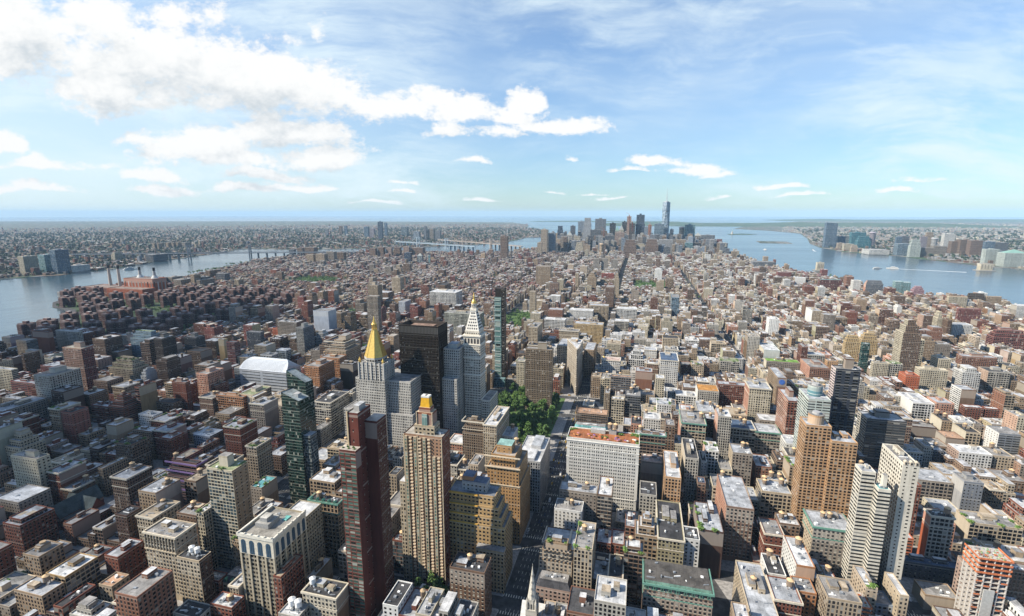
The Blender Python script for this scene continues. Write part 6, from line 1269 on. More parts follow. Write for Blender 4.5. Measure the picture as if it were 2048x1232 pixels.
for ln in ROWS.strip().split('\n'):  # windowless darkbrick rows and the beige tower's front: shade put into the colour
    k, x0, x1, y0, y1, Z, col, st, roof, ft, side, L, lab = ln.split('|')
    building(k, lab, k.replace('_', ' '), float(x0), float(x1), float(y0), float(y1), float(Z), col, st, roof, ft, side, L == 'L')
def sky_tower(k, x0, x1, y0, y1, Z, col, st, ft, lab):
    o = ((x0+x1)/2, (y0+y1)/2, 0); cx, cy = o[0], o[1]; r = thing(k, lab, k.replace('_', ' '), o); claim(x0-4, x1+4, y0-4, y1+4, Z, .27); c = COL[col]; p = rect(x0, x1, y0, y1); s = style(st, col); w = x1-x0; sd = rnd.random(); rc = (.34,.34,.34)
    if ft == 's':
        zs = (0, Z*.66, Z*.84, Z)
        for i in range(3): m = MB(); q = inset(p, min(w, y1-y0)*.11*i); m.walls(q, max(0, zs[i]-.5), zs[i+1], c, s, seed=sd); m.cap(q, zs[i+1], rc); m.build('wall' if i == 0 else 'setback', r, o)
    elif ft == 'y':
        zb = Z*.80; m = MB(); m.walls(p, 0, zb, c, s, seed=sd); m.cap(p, zb, rc); m.build('wall', r, o); q = inset(p, min(w, y1-y0)*.08); m = MB(); m.loft(q, zb, [(cx, cy)]*4, Z, (.22,.38,.33) if 'green' in lab else (.34,.36,.34)); m.build('pyramid_roof', r, o)
    elif ft in ('o', 'r'):
        q = ngon(cx, cy, min(w, y1-y0)*.55, 18); m = MB(); m.walls(q, 0, Z*.93, c, s, seed=sd); m.cap(q, Z*.93, rc); m.build('wall', r, o); m = MB(); m.cyl(cx, cy, w*.40, w*.30, Z*.93, Z, c, 16); m.build('crown', r, o)
    elif ft == 't':
        m = MB(); zz = [Z, Z*.96, Z*.94, Z*.985]
        for i in range(4): j = (i+1)%4; L = math.hypot(p[j][0]-p[i][0], p[j][1]-p[i][1]); m.face([(*p[i],0),(*p[j],0),(*p[j],zz[j]),(*p[i],zz[i])], c, 0, [(0,Z),(L,Z),(L,Z-zz[j]),(0,Z-zz[i])], s, sd)
        m.face([(*p[i], zz[i]) for i in range(4)], rc, 1); m.build('wall', r, o)
    else:
        m = MB(); m.walls(p, 0, Z, c, s, seed=sd); m.build('wall', r, o); m = MB(); m.cap(p, Z, rc, 1); m.build('roof', r, o)
        b = min(w, y1-y0); m = MB(); m.box(cx-b*.25, cx+b*.2, cy-b*.2, cy+b*.2, Z, Z+max(3, Z*.035), [q*.8 for q in c], None, 2, rc); m.build('bulkhead', r, o)
    if 'crane' in lab or 'construction' in lab:
        m = MB(); m.bar((cx, y0-2, Z*.7), (cx, y0-2, Z+22), 1.1, (.55,.12,.08)); m.bar((cx, y0-2, Z+14), (cx-26, y0-2, Z+34), .8, (.55,.12,.08)); m.build('crane', r, o)
    if 'chimney' in lab: m = MB(); m.cyl(cx-8, cy, 4, 3, Z, Z+38, (.2,.13,.1), 10); m.build('chimney', r, o)
    if k == 'vent_building':
        m = MB(); e = .5
        for i in range(4): x = x0+6+i*(w-12)/3; m.plainbox(x-2, x+2, y0-e, y0-.05, Z*.25, Z*.85, (.25,.22,.18))
        m.build('louvre', r, o); m = MB(); m.plainbox(x0-12, x1+12, y0-12, y1+12, -3, 1.5, (.3,.29,.27)); m.build('pier', r, o)
SKYT = '''skyscraper|-765|-713|3900|3931|197|paletan|V|.|pale tan slab tower at the left end of the downtown skyline
skyscraper|-713|-658|3950|3984|169|bluegrey|V|.|blunt blue-grey block beside the pale tan slab downtown
skyscraper|-736|-681|4500|4533|211|navyglass|C|s|dark blue tower with stepped top, left part of downtown
skyscraper|-635|-581|4400|4433|166|greycream|V|y|grey tower with a pointed pyramid roof, left part of downtown
skyscraper|-669|-623|4900|4928|202|darkslate|V|.|dark slab peeping between pyramid topped tower and pale stepped tower
skyscraper|-564|-494|4300|4342|128|cream|V|s|pale stepped tower with ornate top, left part of downtown
skyscraper|-608|-546|5000|5037|244|bluegrey|V|.|blue-grey tower behind the silvery rippled tower
skyscraper|-495|-423|4450|4494|283|silver2|V|s|silvery rippled residential tower, tallest of downtown's left half
skyscraper|-440|-338|5000|5061|269|slate|V|.|broad blue-grey flat topped tower behind the dark grey box
skyscraper|-420|-335|4350|4400|183|darkslate|V|.|dark grey box tower in front of the broad flat topped tower
skyscraper|-366|-310|4800|4834|160|brown|V|.|brownish tower with red crane marks right of the broad flat topped tower
skyscraper|-293|-236|4900|4935|229|black|C|.|jet black box tower in the middle of downtown
skyscraper|-233|-196|4750|4772|209|greencream|V|y|slim tower with green pointed top, middle of downtown
skyscraper|-195|-153|4700|4725|219|cream|V|y|pale gothic tower with pointed crown, middle of downtown
skyscraper|-211|-134|4300|4346|166|pinktan|V|.|pinkish twin-ribbed slab low in the middle of downtown
skyscraper|-180|-135|5000|5027|242|black|C|.|narrow black tower left of the pinkish concrete one
skyscraper|-128|-90|4700|4722|296|pinktan|S|.|slim pinkish concrete tower under construction with crane
skyscraper|-104|-53|4650|4681|234|darkbrown|V|c|dark tower with red construction frame in front
skyscraper|-46|27|4850|4894|309|navyglass|C|.|tall dark blue glass slab, upper part of the stepped tower pair
skyscraper|-50|32|4750|4799|228|navyglass|C|.|lower shoulder of the tall dark blue glass slab
skyscraper|28|60|4650|4670|204|bluegrey|V|.|narrow blue-grey tower left of the salmon tower
skyscraper|59|91|4700|4720|221|salmon|V|.|narrow salmon coloured tower under construction
skyscraper|110|190|4500|4548|234|blueglass|C|.|dark blue glass block just left of the tallest spire tower
skyscraper|252|285|4750|4770|181|navyglass|C|.|narrow dark tower just right of the tallest spire tower
skyscraper|323|403|4800|4848|203|darkglass|C|r|dark rounded glass tower right of the tallest spire tower
skyscraper|376|462|4700|4752|224|tealglass|C|.|bright teal glass office slab near the Hudson
skyscraper|485|557|5000|5043|144|taupe|V|y|grey-brown tower with low pyramid cap near the Hudson
skyscraper|534|650|4850|4919|128|slate|V|.|broad grey tower with chamfered shoulders near the Hudson
skyscraper|416|478|4300|4337|88|darkbrown|V|.|dark brown apartment slab in front of the pyramid capped tower
skyscraper|335|394|4100|4136|98|tealglass|C|.|lower teal glass tower in front of the bright teal slab
skyscraper|285|351|4250|4290|113|tan3|V|.|tan and brown apartment pair in front of the rounded glass tower
skyscraper|631|684|4600|4631|105|rosebrick|V|s|stepped reddish tower at the right end of downtown
skyscraper|-118|-28|3750|3804|132|rosebrown|V|s|bulky stepped red-brown tower in the foreground of downtown
skyscraper|35|133|3950|4009|128|rosebrown|P|s|bulky red-brown block with stepped rounded top
skyscraper|142|247|4100|4163|119|lightgrey|V|.|pale slant-topped glass block below the tallest spire tower
skyscraper|-289|-243|3600|3627|112|tan3|V|o|tan round-topped block in the foreground of downtown
skyscraper|163|206|3700|3726|90|darkslate|R|.|dark banded block below the pale slant-topped glass block
skyscraper|-929|-879|3300|3330|170|rosebrown|V|.|lone brown slab tower left of downtown
office_block|-773|-738|3800|3821|101|paletan|V|.|pale stone block with turret at the left foot of downtown
office_block|-699|-648|4150|4181|112|paletan|P|.|pale block low between left downtown towers
office_block|-491|-431|3900|3936|100|cream|P|s|cream stepped courthouse-like block low in downtown
office_block|-423|-372|3850|3881|85|tan3|P|.|tan block at the foot of the rippled tower
office_block|-289|-213|4300|4345|136|darkslate|V|.|dark grey block between the grey box and pinkish slab
office_block|-37|41|4100|4147|85|cream|P|s|cream block left of the red-brown rounded block
office_block|263|306|4400|4426|113|taupe|V|.|taupe block at the foot of the tallest spire tower
shore_tower|1700|1795|5360|5417|238|slateglass|C|t|lone tall slate-blue glass tower on the far bank
shore_tower|1835|1901|5441|5481|105|slateglass|C|.|short blue tower right of the lone tall slate tower
shore_tower|1988|2047|5714|5749|100|lightgrey|C|.|pale short tower among the blue-green ones on the far bank
shore_tower|2028|2150|5655|5729|137|teal2|C|.|teal glass slab on the far bank
shore_tower|1913|2020|5192|5257|117|teal2|C|s|teal curved glass tower in front of the teal slab
shore_tower|2190|2271|5696|5744|142|mauvegrey|V|o|mauve tower with rounded top on the far bank
shore_tower|2160|2203|5065|5091|121|slateglass|C|.|dark slate tower behind the two-tone blue block
shore_tower|2288|2359|5294|5336|117|darkslate|V|.|dark narrow slab on the far bank
shore_tower|1924|2035|4476|4542|92|blueglass|C|.|two-tone blue block at the far waterside
shore_tower|1948|2015|4340|4380|129|whitegreen|V|s|pale white green apartment tower at the far waterside
shore_tower|2338|2386|5056|5085|124|mauvegrey|V|.|mauve tower left of the tan one on the far bank
shore_tower|2512|2579|5356|5397|153|tan3|V|s|tan stepped tower, tallest in the middle of the far bank
shore_tower|2462|2527|5153|5192|113|lightgrey|R|o|round pale grey tower on the far bank
shore_tower|2046|2118|4368|4411|70|taupe|V|.|low taupe block at the far waterside
shore_tower|2193|2281|4547|4600|73|taupe|V|.|second low taupe block at the far waterside
shore_tower|2643|2726|5331|5381|143|white|V|.|clean white tower on the far bank
shore_tower|2385|2468|4697|4747|106|brown|V|.|brown slab, leftmost of three on the far bank
shore_tower|2424|2529|4662|4725|120|brown|V|.|brown double slab, middle of three on the far bank
shore_tower|2443|2529|4571|4622|118|rosebrown|V|.|reddish brown slab, rightmost of three on the far bank
shore_tower|2464|2521|4439|4473|117|slateglass|C|.|slim blue tower at the right on the far bank
shore_tower|2838|2954|5036|5106|83|darkslate|V|.|wide dark block inland at the far right
shore_tower|2133|2205|3829|3873|98|whitegreen|V|.|white green pier tower, left one at the far right shore
shore_tower|2281|2353|4003|4047|83|bluegrey|V|t|slanted blue-grey tower at the far right shore
shore_tower|2189|2215|3744|3760|83|white|V|.|narrow white tower at the far right shore
shore_tower|2153|2273|3688|3760|106|whitegreen|V|y|wide white green block with green cap at the far right edge
shore_tower|1757|1897|4529|4669|39|white|R|.|low white apartment row on a pier, far bank
vent_building|1889|1946|3415|3450|40|cream|B|.|cream cube-like vent building standing in the river, right
vent_building|985|1021|3190|3212|46|cream|B|.|cream vent building standing on the near river pier
shore_tower|1787|1842|5284|5316|51|paletan|P|.|low pale block left of the teal towers
shore_tower|1723|1797|4946|4990|61|cream|P|.|low cream block in front of the teal slab
shore_tower|1738|1787|4829|4859|59|paletan|P|s|low stepped tan block in front of the teal slab
river_tower|-3188|-3149|1902|1966|98|cream|V|.|cream and blue riverside tower, leftmost across the East river
river_tower|-3194|-3146|1997|2078|99|tealglass|C|.|green-white glass slab across the river, middle of the three
river_tower|-3075|-3035|1980|2046|129|slateglass|C|.|taller slate glass tower across the river, rightmost of the three
river_tower|-3095|-3038|2050|2146|36|white|R|.|low white warehouse beside the three riverside towers
river_tower|-3501|-3467|2614|2671|61|cream|V|s|cream apartment block inland across the river
sugar_refinery|-3247|-3181|2651|2761|47|darkslate|V|.|dark bulky riverside refinery with a chimney
housing_tower|-4327|-4303|3609|3648|55|tan3|V|.|tan housing tower beyond the refinery, first from the left
housing_tower|-4288|-4268|3619|3654|50|tan3|V|.|tan housing tower beyond the refinery, second from the left
housing_tower|-4335|-4305|3749|3799|52|tan3|V|.|tan housing tower beyond the refinery, third from the left
housing_tower|-4283|-4259|3763|3803|52|tan3|V|.|tan housing tower beyond the refinery, fourth from the left
housing_tower|-4242|-4218|3774|3814|52|tan3|V|.|tan housing tower beyond the refinery, fifth from the left
housing_tower|-4193|-4152|3791|3860|52|taupe|V|.|darker wide housing block beyond the refinery, rightmost
far_tower|-3228|-3171|5735|5769|219|navyglass|C|.|tallest dark blue tower across the bridges
far_tower|-3570|-3531|6523|6546|191|slateglass|C|.|thin blue tower right of the tallest dark blue one
far_tower|-3349|-3253|6598|6655|135|bluegrey|C|.|broad blue-grey tower across the bridges
far_tower|-3686|-3624|6169|6206|143|slateglass|C|.|blue tower left of the tallest dark blue one
far_tower|-3467|-3401|5939|5978|124|mauvegrey|V|.|mauve block between two blue towers across the bridges
far_tower|-2571|-2538|5672|5692|169|slate|V|.|narrow slate tower right of the broad blue-grey tower
far_tower|-2533|-2452|5690|5739|133|taupe|V|.|taupe block above the suspension bridge
far_tower|-2351|-2289|5506|5544|123|slate|V|.|slate block right of the taupe one above the bridge
far_tower|-2697|-2621|5641|5687|103|bluegrey|V|.|pale blue-grey block above the bridge approach
far_tower|-4305|-4264|6654|6679|141|slateglass|C|.|thin blue tower far left of the bridge skyline
far_tower|-4383|-4335|6632|6661|133|brown|V|.|thin brownish tower beside the thin blue one
far_tower|-4373|-4333|6282|6306|99|slate|V|.|small dark tower leftmost of the bridge skyline
housing_tower|-2585|-2542|3251|3277|53|darkslate|V|.|dark housing slab at the near end of the long bridge
housing_tower|-2527|-2480|3268|3296|64|brown|V|.|brown housing slab right of the dark one near the bridge
housing_tower|-2418|-2338|3211|3259|74|brown|V|.|double brown housing block near the bridge
housing_tower|-2088|-2040|2792|2821|61|tan3|V|.|tan housing block with lit face beyond the trees
housing_tower|-2015|-1950|2781|2820|67|tan3|V|.|second tan housing block with lit face beyond the trees
housing_tower|-1987|-1930|2855|2890|75|taupe|V|.|taupe housing block right of the lit tan ones
housing_tower|-1984|-1929|2963|2996|64|brown|V|.|brown housing block right of the taupe one
housing_tower|-1910|-1861|3261|3291|73|rosebrown|V|.|reddish housing slab, first of the riverside cluster
housing_tower|-1851|-1805|3277|3305|80|rosebrown|V|.|reddish housing slab, second of the riverside cluster
housing_tower|-1795|-1750|3293|3320|76|pinktan|V|.|pinkish housing slab, third of the riverside cluster
housing_tower|-1759|-1710|3347|3376|77|rosebrown|V|.|reddish housing slab, fourth of the riverside cluster
housing_tower|-1711|-1665|3404|3432|78|pinktan|V|.|pinkish housing slab, fifth of the riverside cluster
housing_tower|-1652|-1566|3426|3478|71|rosebrown|V|.|wide reddish housing slab, rightmost of the riverside cluster
housing_tower|-1426|-1397|2429|2447|49|taupe|V|.|taupe slab, leftmost of four in front of the housing cluster
housing_tower|-1357|-1331|2355|2370|34|tan3|V|.|short tan block in front of the taupe slab
housing_tower|-1279|-1243|2333|2355|50|taupe|V|.|taupe slab in the middle below the housing cluster
housing_tower|-1230|-1204|2367|2382|42|tan3|V|.|tan topped slab below the housing cluster
housing_tower|-1229|-1189|2437|2462|56|brown|V|.|brown slab, rightmost below the housing cluster
glass_tower|-1437|-1395|2872|2897|79|navyglass|C|.|navy glass hotel block in the old quarter
glass_tower|-1359|-1325|2892|2912|76|silver2|C|y|pale silver tapering tower in the old quarter
glass_tower|-1290|-1279|2908|2915|63|tealglass|C|.|thin teal glass tower in the old quarter
housing_tower|-1684|-1654|2021|2039|46|rosebrown|V|.|reddish lone block at the left of the leafy square
housing_tower|-1871|-1824|1722|1800|39|taupe|V|.|wide tan slab near the river, left of the dark pair
housing_tower|-1868|-1848|1719|1753|63|tan3|V|.|tall tan slab with lit end near the power station
housing_tower|-1864|-1839|1751|1794|48|darkslate|V|.|dark slab joined to the tall tan one
housing_tower|-2040|-2013|1962|2007|49|brown|V|.|brown slab farther off near the river park
housing_tower|-1921|-1871|1905|1935|45|darkslate|V|.|dark slab with pale edge near the river park
housing_tower|-2082|-2048|1725|1782|40|darkslate|V|.|dark housing slab right of the power station
housing_tower|-2051|-2020|1765|1817|41|taupe|V|.|taupe housing slab right of the power station
housing_tower|-1956|-1915|1713|1782|39|taupe|V|.|taupe housing slab with lit face right of the power station'''
for ln in SKYT.strip().split('\n'):
    k, x0, x1, y0, y1, Z, col, st, ft, lab = ln.split('|'); sky_tower(k, float(x0), float(x1), float(y0), float(y1), float(Z), col, st, ft, lab)

# ------------------------------------------------ estate of brick cross blocks by the river
def clear(x0, x1, y0, y1, pad=0.5):
    for a, b, c, d in FOOT:
        if x0 < b+pad and x1 > a-pad and y0 < d+pad and y1 > c-pad: return False
    return True
EST = [(-17,-6),(-6,-6),(-6,-17),(6,-17),(6,-6),(17,-6),(17,6),(6,6),(6,17),(-6,17),(-6,6),(-17,6)]
def estate(kind_i, c, H):
    r = thing("estate_block", "dark red-brown cross-shaped brick block in the riverside housing estate", "apartment block", (0, 0, 0), "cross-shaped brick estate blocks by the river")
    m = MB(); st = ((3.2, 2.9, .40, .46), GD, 0); m.walls(EST, 0, H, c, st); m.build('wall', r)
    m = MB(); m.cap(EST, H, (.23,.18,.17), 1); m.build('roof', r)
    m = MB(); m.box(-5, 5, -4, 4, H, H+6, c, None, 2, (.45,.42,.42)); m.build('tank_house', r)
    return r
protos = [estate(0, (.165,.085,.072), 38), estate(1, (.185,.095,.078), 40), estate(2, (.145,.075,.066), 36)]; used = [False]*3; NE = 0; TREESPOTS = []
ESP = EAST[:16] + [(-1165, 1580), (-1165, 420)]
for yi in range(10):
    for xi in range(13):
        x = -1215-xi*76+rnd.uniform(-8, 8)+(yi % 2)*34; y = 905+yi*76+rnd.uniform(-8, 8)
        if not inside((x, y), ESP) or not inside((x-34, y), ESP) or not inside((x, y-26), ESP): continue
        if not clear(x-20, x+20, y-20, y+20): continue
        if (x+1530)**2/120**2+(y-1230)**2/70**2 < 1: TREESPOTS += [(x+rnd.uniform(-22,22), y+rnd.uniform(-22,22)) for _ in range(5)]; continue
        i = (xi+yi*2) % 3
        o = protos[i] if not used[i] else copy_tree(protos[i]); used[i] = True
        o.location = (x, y, 0); o.scale = (rnd.choice((1.15, 1.3, 1.5)), rnd.choice((1.05, 1.2)), rnd.uniform(.88, 1.12)); o.rotation_euler = (0, 0, rnd.choice((0, 0, 0, R(6)))); claim(x-25, x+25, y-21, y+21); NE += 1
        TREESPOTS += [(x+rnd.choice((-26, 26))+rnd.uniform(-4,4), y+rnd.uniform(-30,30)) for _ in range(7)]
# ------------------------------------------------ the rest of the street grid
PAL = dict(loft=['tan2','tan','creamtan','tan3','taupe','brown','rosebrown','white','white','brick','redbrick','paletan','cream','cream','brownbrick','greycream','salmon'], brick=['redbrick','brick','brownbrick','rosebrown','tan2','tan','creamtan','white','greycream','taupe','cream','paletan','brown','brick','white','tan2'],
 dull=['brownbrick','redbrick','brown','taupe','rosebrown','tan2','tan2','darkbrick','redbrick','brick','creamtan','rosebrick'], down=['greycream','taupe','slate','slate','brown','darkslate','lightgrey','bluegrey','tan3'])
def zone(x, y):
    if y > 4000: return (56, 24, 18, 40, 'down', .32, 85, 155) if -820 < x < 640 else (22, 8, 16, 30, 'brick', .03, 40, 60)
    if y > 2700: return (22, 7, 12, 28, 'loft', .03, 45, 70) if -520 < x < 760 else (15, 4, 9, 22, 'dull', .02, 35, 50)
    if y > 1560: return (25, 8, 14, 32, 'loft', .04, 45, 70) if -430 < x < -80 else ((16, 6, 9, 24, 'brick', .030, 34, 60) if x > -430 else (14, 3, 8, 20, 'dull', .010, 30, 42))
    if x > 520: return (15, 6, 8, 24, 'brick', .07, 36, 62)
    if x < -430: return (15, 6, 7, 21, 'dull', .11, 34, 62)
    if x > 225: return (24, 10, 9, 26, 'loft', .05, 42, 66) if y < 900 else (20, 8, 8, 26, 'loft', .05, 38, 60)
    return (36, 12, 11, 28, 'loft', .01, 55, 70) if y < 1000 else (30, 10, 12, 30, 'loft', .02, 50, 65)
LOTS = []
SG = None
def limit(x0, x1, y1, h):
    t_ = (y1-CAMY)/(SG[:, 2]-CAMY); ok = (SG[:, 2] > y1+1) & (SG[:, 0]*t_ < x1) & (SG[:, 1]*t_ > x0)
    if ok.any():
        z = (320+(SG[ok, 4]-320)*t_[ok]).min()
        h = min(h, max(7.0, z-1.5))
    return h
SG = np.array(SIGHT)
g = random.Random(21)
for k in range(1, 62):
    ys = street_y(k); av = ([(-1450,10),(-1290,10)]+AVE if ys < 862 else AVE) if ys < 1560 else AVE_S
    for (a, wa), (b, wb) in zip(av, av[1:]):
        X0, X1 = a+wa, b-wb
        for (ya, yb, north) in ((ys+9.5, ys+37, True), (ys+43, ys+71, False)):
            x = X0
            while x < X1-6:
                hm, hs, l0, l1, pal, tp, t0, t1 = zone(x, ya)
                w = g.uniform(l0, l1); tower = g.random() < tp
                if tower: w = max(w, g.uniform(20, 34))
                if x+w > X1-5: w = X1-x
                xa, xb = x, x+w; x += w
                end = xa < X0+25 or xb > X1-25
                h = max(9, g.gauss(hm*(1.18 if end else 1), hs)); h = min(h, hm+2.2*hs)
                if tower: h = g.uniform(t0, t1)
                d0, d1 = (ya, yb) if north else (ya, yb)
                if not tower: d1, d0 = (yb-g.uniform(0, 5), ya) if north else (yb, ya+g.uniform(0, 5))
                cx, cy = (xa+xb)/2, (d0+d1)/2
                if not (inside((xa-12, cy), MANH) and inside((xb+12, cy), MANH)): continue
                pr = project(cx, d0, 0)
                if not pr or pr[0] < -140 or pr[0] > 2190 or pr[1] > 1420: continue
                if any(xa < p1 and xb > p0 and d0 < q1 and d1 > q0 for p0, p1, q0, q1 in PARKS): continue
                if ys < 1560 and xb < -1165 and ys > 862: continue
                xm = bway_x(cy)
                if xm is not None and xa-14 < xm < xb+14:
                    if xm-14-xa > 7: xb = xm-14
                    elif xb-(xm+14) > 7: xa = xm+14
                    else: continue
                # cut the lot round the buildings already standing
                segs = [(xa, xb)]
                for (p0, p1, q0, q1) in FOOT:
                    if q1 <= d0+.3 or q0 >= d1-.3: continue
                    ns = []
                    for (s0, s1) in segs:
                        if p1 <= s0 or p0 >= s1: ns.append((s0, s1))
                        else:
                            if p0-s0 > 5.5: ns.append((s0, p0-.1))
                            if s1-p1 > 5.5: ns.append((p1+.1, s1))
                    segs = ns
                for (s0, s1) in segs:
                    hh = limit(s0, s1, d1, h)
                    LOTS.append([s0+.05, s1-.05, d0, d1, hh, g.choice(PAL[pal])])
# keep the largest on screen as things of their own
def seen(L):
    x0, x1, y0, y1, h, c = L; a = project((x0+x1)/2, y0, h); b = project((x0+x1)/2, y0, 0)
    if not a or not b or a[0] < 6 or a[0] > 2042 or a[1] > 1222: return 0
    d = math.hypot(x0, y0); return (x1-x0+10)*(FPX/d)*min(h, 40)*(FPX/d)
LOTS.sort(key=seen, reverse=True)
MARKS = [("gold pyramid tower", -337, 590, 100), ("black slab tower", -286, 617, 110), ("clock tower", -221, 650, 110), ("wedge-shaped tower", -100, 862, 50), ("red-brown brick tower", -195, 314, 100), ("gold topped brick tower", -167, 367, 90),
 ("golden yellow stepped tower", -130, 379, 50), ("green glass tower", -352, 440, 80), ("curved silver hall", -654, 740, 30), ("arched window loft", -274, 294, 50), ("white garden-roofed block", -30, 520, 50), ("steepled church", -66, 332, 30), ("slate-roofed brick church", -560, 360, 15),
 ("twin orange brick towers", 175, 545, 80), ("dark glass pink-striped tower", 235, 640, 100), ("ivory balcony towers", 190, 440, 80), ("netted concrete frame", 320, 390, 40), ("beige stepped tower at right", 420, 900, 80), ("purple banded block", -465, 400, 45), ("columned cream loft", -373, 297, 40),
 ("cream grid-fronted tower", -348, 338, 70), ("pink and red tower", -943, 626, 60), ("big cream apartment slab", -874, 534, 50), ("black banded office block", 290, 700, 50), ("park square trees", -170, 720, 10), ("green mansard hotel", 20, 330, 35), ("blue disc sign loft", 170, 760, 40), ("shaded black brick building", 80, 420, 30), ("salmon balcony tower", 130, 650, 60), ("rose brown tan-tanked loft", 100, 440, 40)]
MP = [(n, *project(x, y, z)) for n, x, y, z in MARKS]
ORD = "nearest second third fourth fifth sixth seventh eighth ninth tenth eleventh twelfth thirteenth fourteenth fifteenth sixteenth seventeenth eighteenth nineteenth twentieth".split()
CW = dict(tan2='tan', tan='tan', creamtan='cream', cream='cream', greycream='grey-cream', taupe='taupe', brown='brown', rosebrown='rosy brown', white='white', lightgrey='grey', brick='brick-red', redbrick='dark red', paletan='pale tan', limestone='limestone', brownbrick='brown brick', rosebrick='rose red', salmon='salmon', darkbrick='blackish brick')
IND = [L for L in LOTS[:300] if seen(L) > 0]; ids = set(map(id, IND)); REST = [L for L in LOTS if id(L) not in ids]
items = []
for L in IND:
    x0, x1, y0, y1, h, c = L; kd = 'walk_up_house' if h < 20 else ('midrise_block' if h < 44 else 'highrise_block'); q = project((x0+x1)/2, y0, h)
    n, mx, my = min(MP, key=lambda m_: math.hypot(m_[1]-q[0], 1.3*(m_[2]-q[1]))); dx, dy = q[0]-mx, q[1]-my
    sd = ('left of' if dx < 0 else 'right of') if abs(dx) > abs(dy)*.8 else ('below' if dy > 0 else 'above')
    items.append((math.hypot(dx, dy), n, sd, CW.get(c, c), kd, L))
items.sort(key=lambda q: q[0]); cnt = {}
for d, n, sd, cw, kd, L in items:
    key = (n, sd, cw, kd); i = cnt.get(key, 0); cnt[key] = i+1
    x0, x1, y0, y1, h, c = L; near = math.hypot(x0, y0) < 900
    roof = g.choice(['silver','silver','white','grey','dark','tan'] if c not in ('brownbrick','darkbrick') else ['silver','grey','dark'])
    ft = g.choice(['B','BT','BB','T','BG','B','.']) + ('C' if g.random() < .35 and h > 20 else '')
    st = g.choice('PPPGSKPV' if h > 22 else 'PPSPK')
    sd2 = '.' if g.random() < .5 else c + ':' + g.choice('BBD')
    building(kd, "%s %s %s with %s roof %s the %s" % (ORD[min(i, 19)], cw, {'walk_up_house':'low house','midrise_block':'mid-rise block','highrise_block':'high block'}[kd], {'silver':'silver','white':'white','grey':'grey','dark':'dark','tan':'tan'}[roof], sd, n), {'walk_up_house':'house','midrise_block':'building','highrise_block':'building'}[kd], x0, x1, y0, y1, h, c, st, roof, ft, sd2, (x0+x1)/2 < 0, {'walk_up_house':'low houses filling the street grid','midrise_block':'mid-rise blocks filling the street grid','highrise_block':'high blocks filling the street grid'}[kd], (5 if math.hypot(x0, y0) < 600 else 3) if near else 0)
bg = MB(); g2 = random.Random(5); RC = [(.52,.54,.56),(.66,.66,.66),(.60,.60,.61),(.42,.43,.44),(.28,.28,.28),(.44,.40,.35),(.10,.10,.105),(.60,.60,.61)]
for (x0, x1, y0, y1, h, c) in REST:
    jt = g2.uniform(.75, 1.25); cc = [min(1, q*jt) for q in COL[c]]; s = g2.random(); st = style(g2.choice('PPPGSKV')); p = rect(x0, x1, y0, y1); rc = g2.choice(RC); d = y0
    bl = g2.random() < .55; ts = style(g2.choice('BBD')); tc_ = [min(1, e*g2.uniform(.85, 1.15)) for e in COL[g2.choice(('tan2','brick','brown','taupe','pinktan','creamtan','brownbrick'))]] if bl else cc; sts = [st, ts, st, ts] if bl else None; cls = [cc, tc_, cc, tc_]
    if d < 2300:
        bg.walls(p, 0, h, cc, st, seed=s, sts=sts, cols=cls); ip = inset(p, .5)
        for i in range(4): j = (i+1)%4; bg.face([(*p[i],h),(*p[j],h),(*ip[j],h),(*ip[i],h)], cc, 2); bg.face([(*ip[j],h-.8),(*ip[i],h-.8),(*ip[i],h),(*ip[j],h)], cc, 2)
        bg.cap(ip, h-.8, rc)
    else: bg.walls(p, 0, h, cc, st, seed=s); bg.cap(p, h, rc)
    if g2.random() < .22 and x1-x0 > 9 and h > 13:
        f0, f1 = g2.choice(((.0, .55), (.4, 1.0), (.2, .8))); qx0, qx1 = x0+.6+(x1-x0-1.2)*f0, x0+.6+(x1-x0-1.2)*f1; up_ = g2.uniform(3.4, 10); bg.box(qx0, qx1, y0+2.5, y1-2, h-.8, h+up_, cc, st, 0, rc, seed=s)
    if g2.random() < .8:
        w, e = (x1-x0), (y1-y0); bx, by = x0+w*g2.uniform(.3, .7), y0+e*g2.uniform(.4, .7); bw, bd = w*g2.uniform(.1, .22), e*g2.uniform(.1, .2)
        bg.box(bx-bw, bx+bw, by-bd, by+bd, h-.8, h+g2.uniform(2, 4.5), [q*.9 for q in cc], None, 2, g2.choice(RC))
    if y0 < 1700 and g2.random() < .30 and h > 18:
        tx, ty = g2.uniform(x0+2.5, max(x0+2.6, x1-2.5)), g2.uniform(y0+8, y1-3); bg.cyl(tx, ty, 2.1, 2.1, h+1.6, h+5.6, (.2,.15,.11), 8); bg.cyl(tx, ty, 2.3, .1, h+5.6, h+7, (.45,.33,.2), 8); bg.plainbox(tx-1.2, tx+1.2, ty-1.2, ty+1.2, h-.8, h+1.6, (.18,.15,.13))
    if y0 < 1500:
        for _ in range(g2.randint(3, 7)):
            if x1-x0 > 8: ux, uy = g2.uniform(x0+1.5, x1-3.5), g2.uniform(y0+2, y1-4); bg.plainbox(ux, ux+g2.uniform(.8, 2.6), uy, uy+g2.uniform(.8, 2.6), h-.8, h+g2.uniform(.3, 1.6), g2.choice([(.5,.5,.52),(.7,.7,.7),(.2,.2,.2)]))
b = bg.build("background_buildings"); tag(b, "mass of small low roofs and blocks filling the far street grid", "buildings", None, 'stuff')

